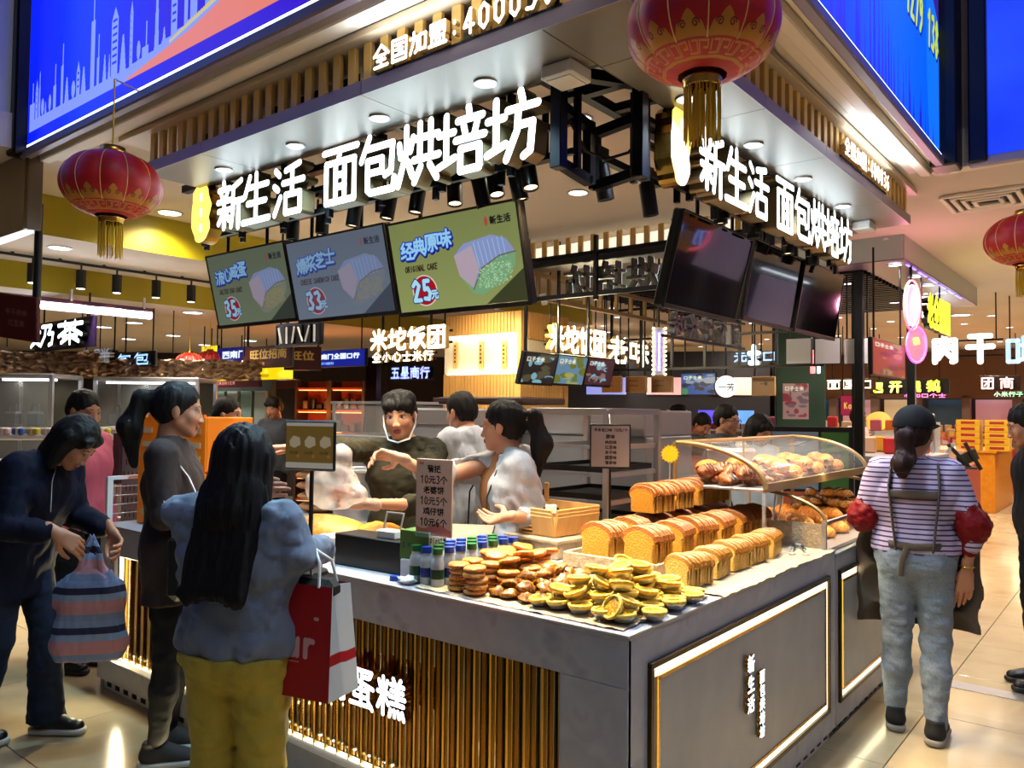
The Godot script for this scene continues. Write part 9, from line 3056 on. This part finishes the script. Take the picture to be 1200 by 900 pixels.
func bread_case() -> void:
	var rim := mat("case_rim", C(0.62, 0.52, 0.36), 0.35, 0.6)
	var t := thing("bread_case", "two tier glass bread case with bronze arches", "display case", Vector3.ZERO)
	var za := -1.55
	var zb := -3.2
	# upper tier
	span("upper_shelf", V(-0.66, 1.185, zb), V(-0.2, 1.2, za), M.aluminium, t, 0.003)
	span("shelf_lip", V(-0.205, 1.185, zb), V(-0.19, 1.225, za), rim, t)
	for z in [za, zb]:
		wire("arch", arch(-0.64, 1.4, -0.19, 1.2, z), 0.012, rim, t)
		rod("back_post", V(-0.65, 0.9, z), V(-0.65, 1.4, z), 0.012, rim, t)
		rod("front_post", V(-0.2, 0.9, z), V(-0.2, 1.19, z), 0.009, M.acrylic, t)
	rod("top_rail", V(-0.64, 1.4, za), V(-0.64, 1.4, zb), 0.012, rim, t)
	rod("middle_post", V(-0.64, 1.2, (za + zb) / 2), V(-0.64, 1.4, (za + zb) / 2), 0.008, rim, t)
	var gl := MB.new()
	var rows := []
	for p in arch(-0.64, 1.4, -0.19, 1.2, 0.0):
		rows.append(PackedVector3Array([V(p.x, p.y, zb), V(p.x, p.y, za)]))
	gl.surf(rows, false)
	part("curved_pane", gl.done(), M.glass, t)
	span("back_pane", V(-0.655, 1.2, zb), V(-0.65, 1.4, za), M.glass, t)
	# lower tier: tray box with glass end and steel rim
	span("lower_tray", V(-0.64, 0.885, zb), V(-0.03, 0.9, -1.9), M.aluminium, t)
	span("paper_front", V(-0.34, 0.9, -1.9), V(-0.05, 1.02, -1.895), M.paper, t)
	span("corner_post", V(-0.05, 0.89, -1.91), V(-0.03, 1.04, -1.89), M.aluminium, t)
	span("side_pane", V(-0.035, 0.9, zb), V(-0.03, 1.02, -1.91), M.glass, t)
	span("side_rim", V(-0.04, 1.02, zb), V(-0.025, 1.035, -1.9), M.aluminium, t)
	for z in [-1.9, zb]:
		wire("lower_arch", arch(-0.45, 1.17, -0.035, 1.03, z), 0.009, rim, t)
	span("under_light", V(-0.6, 1.175, zb + 0.1), V(-0.55, 1.184, za - 0.1), M.tube_white, t)
	area(V(-0.5, 1.17, (za + zb) / 2), V(0.2, -1, 0), 0.05, 1.4, C(1.0, 0.85, 0.6), 0.35, t)
	# upper breads: two rows of braided rolls, a group of chocolate croissants at the near end
	var br := thing("braided_roll", "golden braided roll on the upper shelf of the bread case", "bread", Vector3.ZERO, 0.0, "braided rolls on the upper shelf")
	br.set_meta("base_name", "braided_roll")
	var gold_bread := crust("bread_gold", C(0.72, 0.42, 0.07), C(0.84, 0.54, 0.11), C(0.56, 0.26, 0.04), 8.0)
	var mb := MB.new()
	var rr := []
	var len_ := 0.2
	for i in 25:
		var u := i / 24.0
		var row := PackedVector3Array()
		var prof := pow(sin(PI * clampf(u, 0.02, 0.98)), 0.4)
		for k in 14:
			var a := -TAU * k / 14.0
			var twist := 1.0 + 0.12 * absf(sin(u * 15.0 + a))
			row.append(V(cos(a) * 0.044 * prof * twist, maxf(0.0, 0.027 + sin(a) * -0.038 * prof * twist), (u - 0.5) * len_))
		rr.append(row)
	mb.surf(rr)
	part("bread", mb.done(), gold_bread, br)
	var n := 0
	for row in 3:
		for k in 8:
			if k < 2 and row > 0:
				continue
			var at := V(-0.58 + row * 0.12, 1.203 + (0.04 if (k + row) % 2 == 0 else 0.0), za - 0.22 - k * 0.185)
			var bs := Basis(Vector3.UP, 0.15 * sin(k * 3.0 + row) + (0.2 if row == 2 else 0.0))
			if n == 0:
				br.transform = Transform3D(bs, at)
			else:
				copy(br, at, bs)
			n += 1
	var cr := thing("chocolate_croissant", "chocolate striped croissant at the near end of the upper shelf", "croissant", Vector3.ZERO, 0.0, "chocolate croissants on the upper shelf")
	cr.set_meta("base_name", "chocolate_croissant")
	mb = MB.new()
	var pts := PackedVector3Array()
	var rad := []
	for k in 17:
		var u := k / 16.0
		pts.append(V((u - 0.5) * 0.15, 0.026, -0.02 + 0.05 * pow(u * 2 - 1, 2)))
		rad.append(0.006 + 0.028 * pow(sin(PI * u), 0.7) * (1.0 + 0.14 * float(k % 3 == 0)))
	mb.tube(pts, rad, 12)
	part("bread", mb.done(), crust("croissant_brown", C(0.5, 0.22, 0.06), C(0.75, 0.42, 0.14), C(0.28, 0.1, 0.03), 9.0), cr)
	mb = MB.new()
	for k in 6:
		var x := -0.05 + k * 0.02
		var r := 0.03 * pow(sin(PI * (x / 0.15 + 0.5)), 0.7) + 0.008
		mb.tube(PackedVector3Array([V(x, 0.03, 0.012 + r * 0.6), V(x + 0.006, 0.026 + r, -0.01), V(x + 0.01, 0.03, -0.04)]), 0.003, 5)
	part("chocolate_lines", mb.done(), mat("chocolate", C(0.06, 0.02, 0.01), 0.3), cr).set_meta("kind", "stuff")
	n = 0
	for row in 3:
		for k in 4:
			var at := V(-0.5 + row * 0.1, 1.202 + (0.035 if (k + row) % 2 == 0 else 0.0), za - 0.07 - k * 0.09)
			var bs := Basis(Vector3.UP, 1.2 + 0.5 * sin(k * 2.0 + row * 1.7)) * Basis(Vector3.RIGHT, 0.2 * sin(k + row))
			if n == 0:
				cr.transform = Transform3D(bs, at)
			else:
				copy(cr, at, bs)
			n += 1
	# lower breads
	var b1 := thing("cheese_bun", "rough cheese topped bun in the lower bread tray", "bun", Vector3.ZERO, 0.0, "cheese buns in the lower tray")
	part("bread", blob(0.062, 0.046, 0.055, 0.25, 12, 18, 10, 0.25), crust("bun_cheese", C(0.82, 0.5, 0.08), C(0.92, 0.64, 0.16), C(0.7, 0.36, 0.05), 12.0, 0.6, 0.6), b1)
	pile(b1, heap(-0.56, -0.1, -2.05, -2.75, 0.902, 0.132, 0.06, 2, 41, 0.05), 0.12, 42)
	var b2 := thing("split_bun", "glossy split bun in the rear heap of the lower tray", "bun", Vector3.ZERO, 0.0, "split buns in the lower tray")
	part("bread", blob(0.05, 0.034, 0.034, 0.2, 22, 16, 9, 0.35), crust("bun_split", C(0.78, 0.5, 0.14), C(0.9, 0.68, 0.3), C(0.6, 0.3, 0.06), 9.0, 0.3), b2)
	mb = MB.new()
	mb.tube(PackedVector3Array([V(-0.035, 0.042, 0), V(0, 0.047, 0.0), V(0.035, 0.042, 0)]), [0.003, 0.007, 0.003], 6)
	part("filling", mb.done(), mat("filling_brown", C(0.3, 0.12, 0.04), 0.5), b2)
	pile(b2, heap(-0.56, -0.1, -2.78, -3.18, 0.904, 0.085, 0.05, 4, 51, 0.15), 0.4, 52)
	var tg := thing("bread_tongs", "steel tongs leaning into the lower bread tray", "tongs", V(-0.3, 1.0, -1.95), 0.2)
	for s in [-1, 1]:
		rod("arm", V(0.012 * s, 0, 0.0), V(0.02 * s, 0.14, -0.16), 0.005, M.steel, tg)
	rod("hinge", V(-0.012, 0, 0), V(0.012, 0, 0), 0.006, M.steel, tg)
func _ready() -> void:
	rng.seed = 77
	setup()
	materials()
	shell()
	boards()
	canopy()
	main_sign("white lit bakery sign with yellow emblem along the wide canopy front", Vector3(-2.96, 2.475, -0.33), 0.0, [0.275, 0.51, 0.78, 1.17, 1.42, 1.667, 1.91, 2.17], 0.12, 0.2, 0.272)
	main_sign("white lit bakery sign with yellow emblem along the narrow canopy side", Vector3(-0.33, 2.475, -0.72), PI / 2, [0.27, 0.52, 0.78, 1.13, 1.39, 1.645, 1.9, 2.16], 0.1, 0.17, 0.272)
	truss()
	spotlights()
	screens()
	lantern("large red silk lantern with gold cloud pattern at the canopy corner", on_d(823, 32, 2.2), 0.21, 0.0, 3.4)
	lantern("red silk lantern hanging before the lime wall and the canopy's left end", on_d(131, 217, 3.55), 0.212, 0.4, 3.02, "", Vector3(-2.42, 3.0, 0.3))
	lantern("red silk lantern hanging under the aisle board near the ceiling vent", on_d(1202, 281, 4.5), 0.21, 0.9, 3.0)
	counters()
	breads()
	counter_things()
	hall_left()
	hall_middle()
	hall_right()
	people()
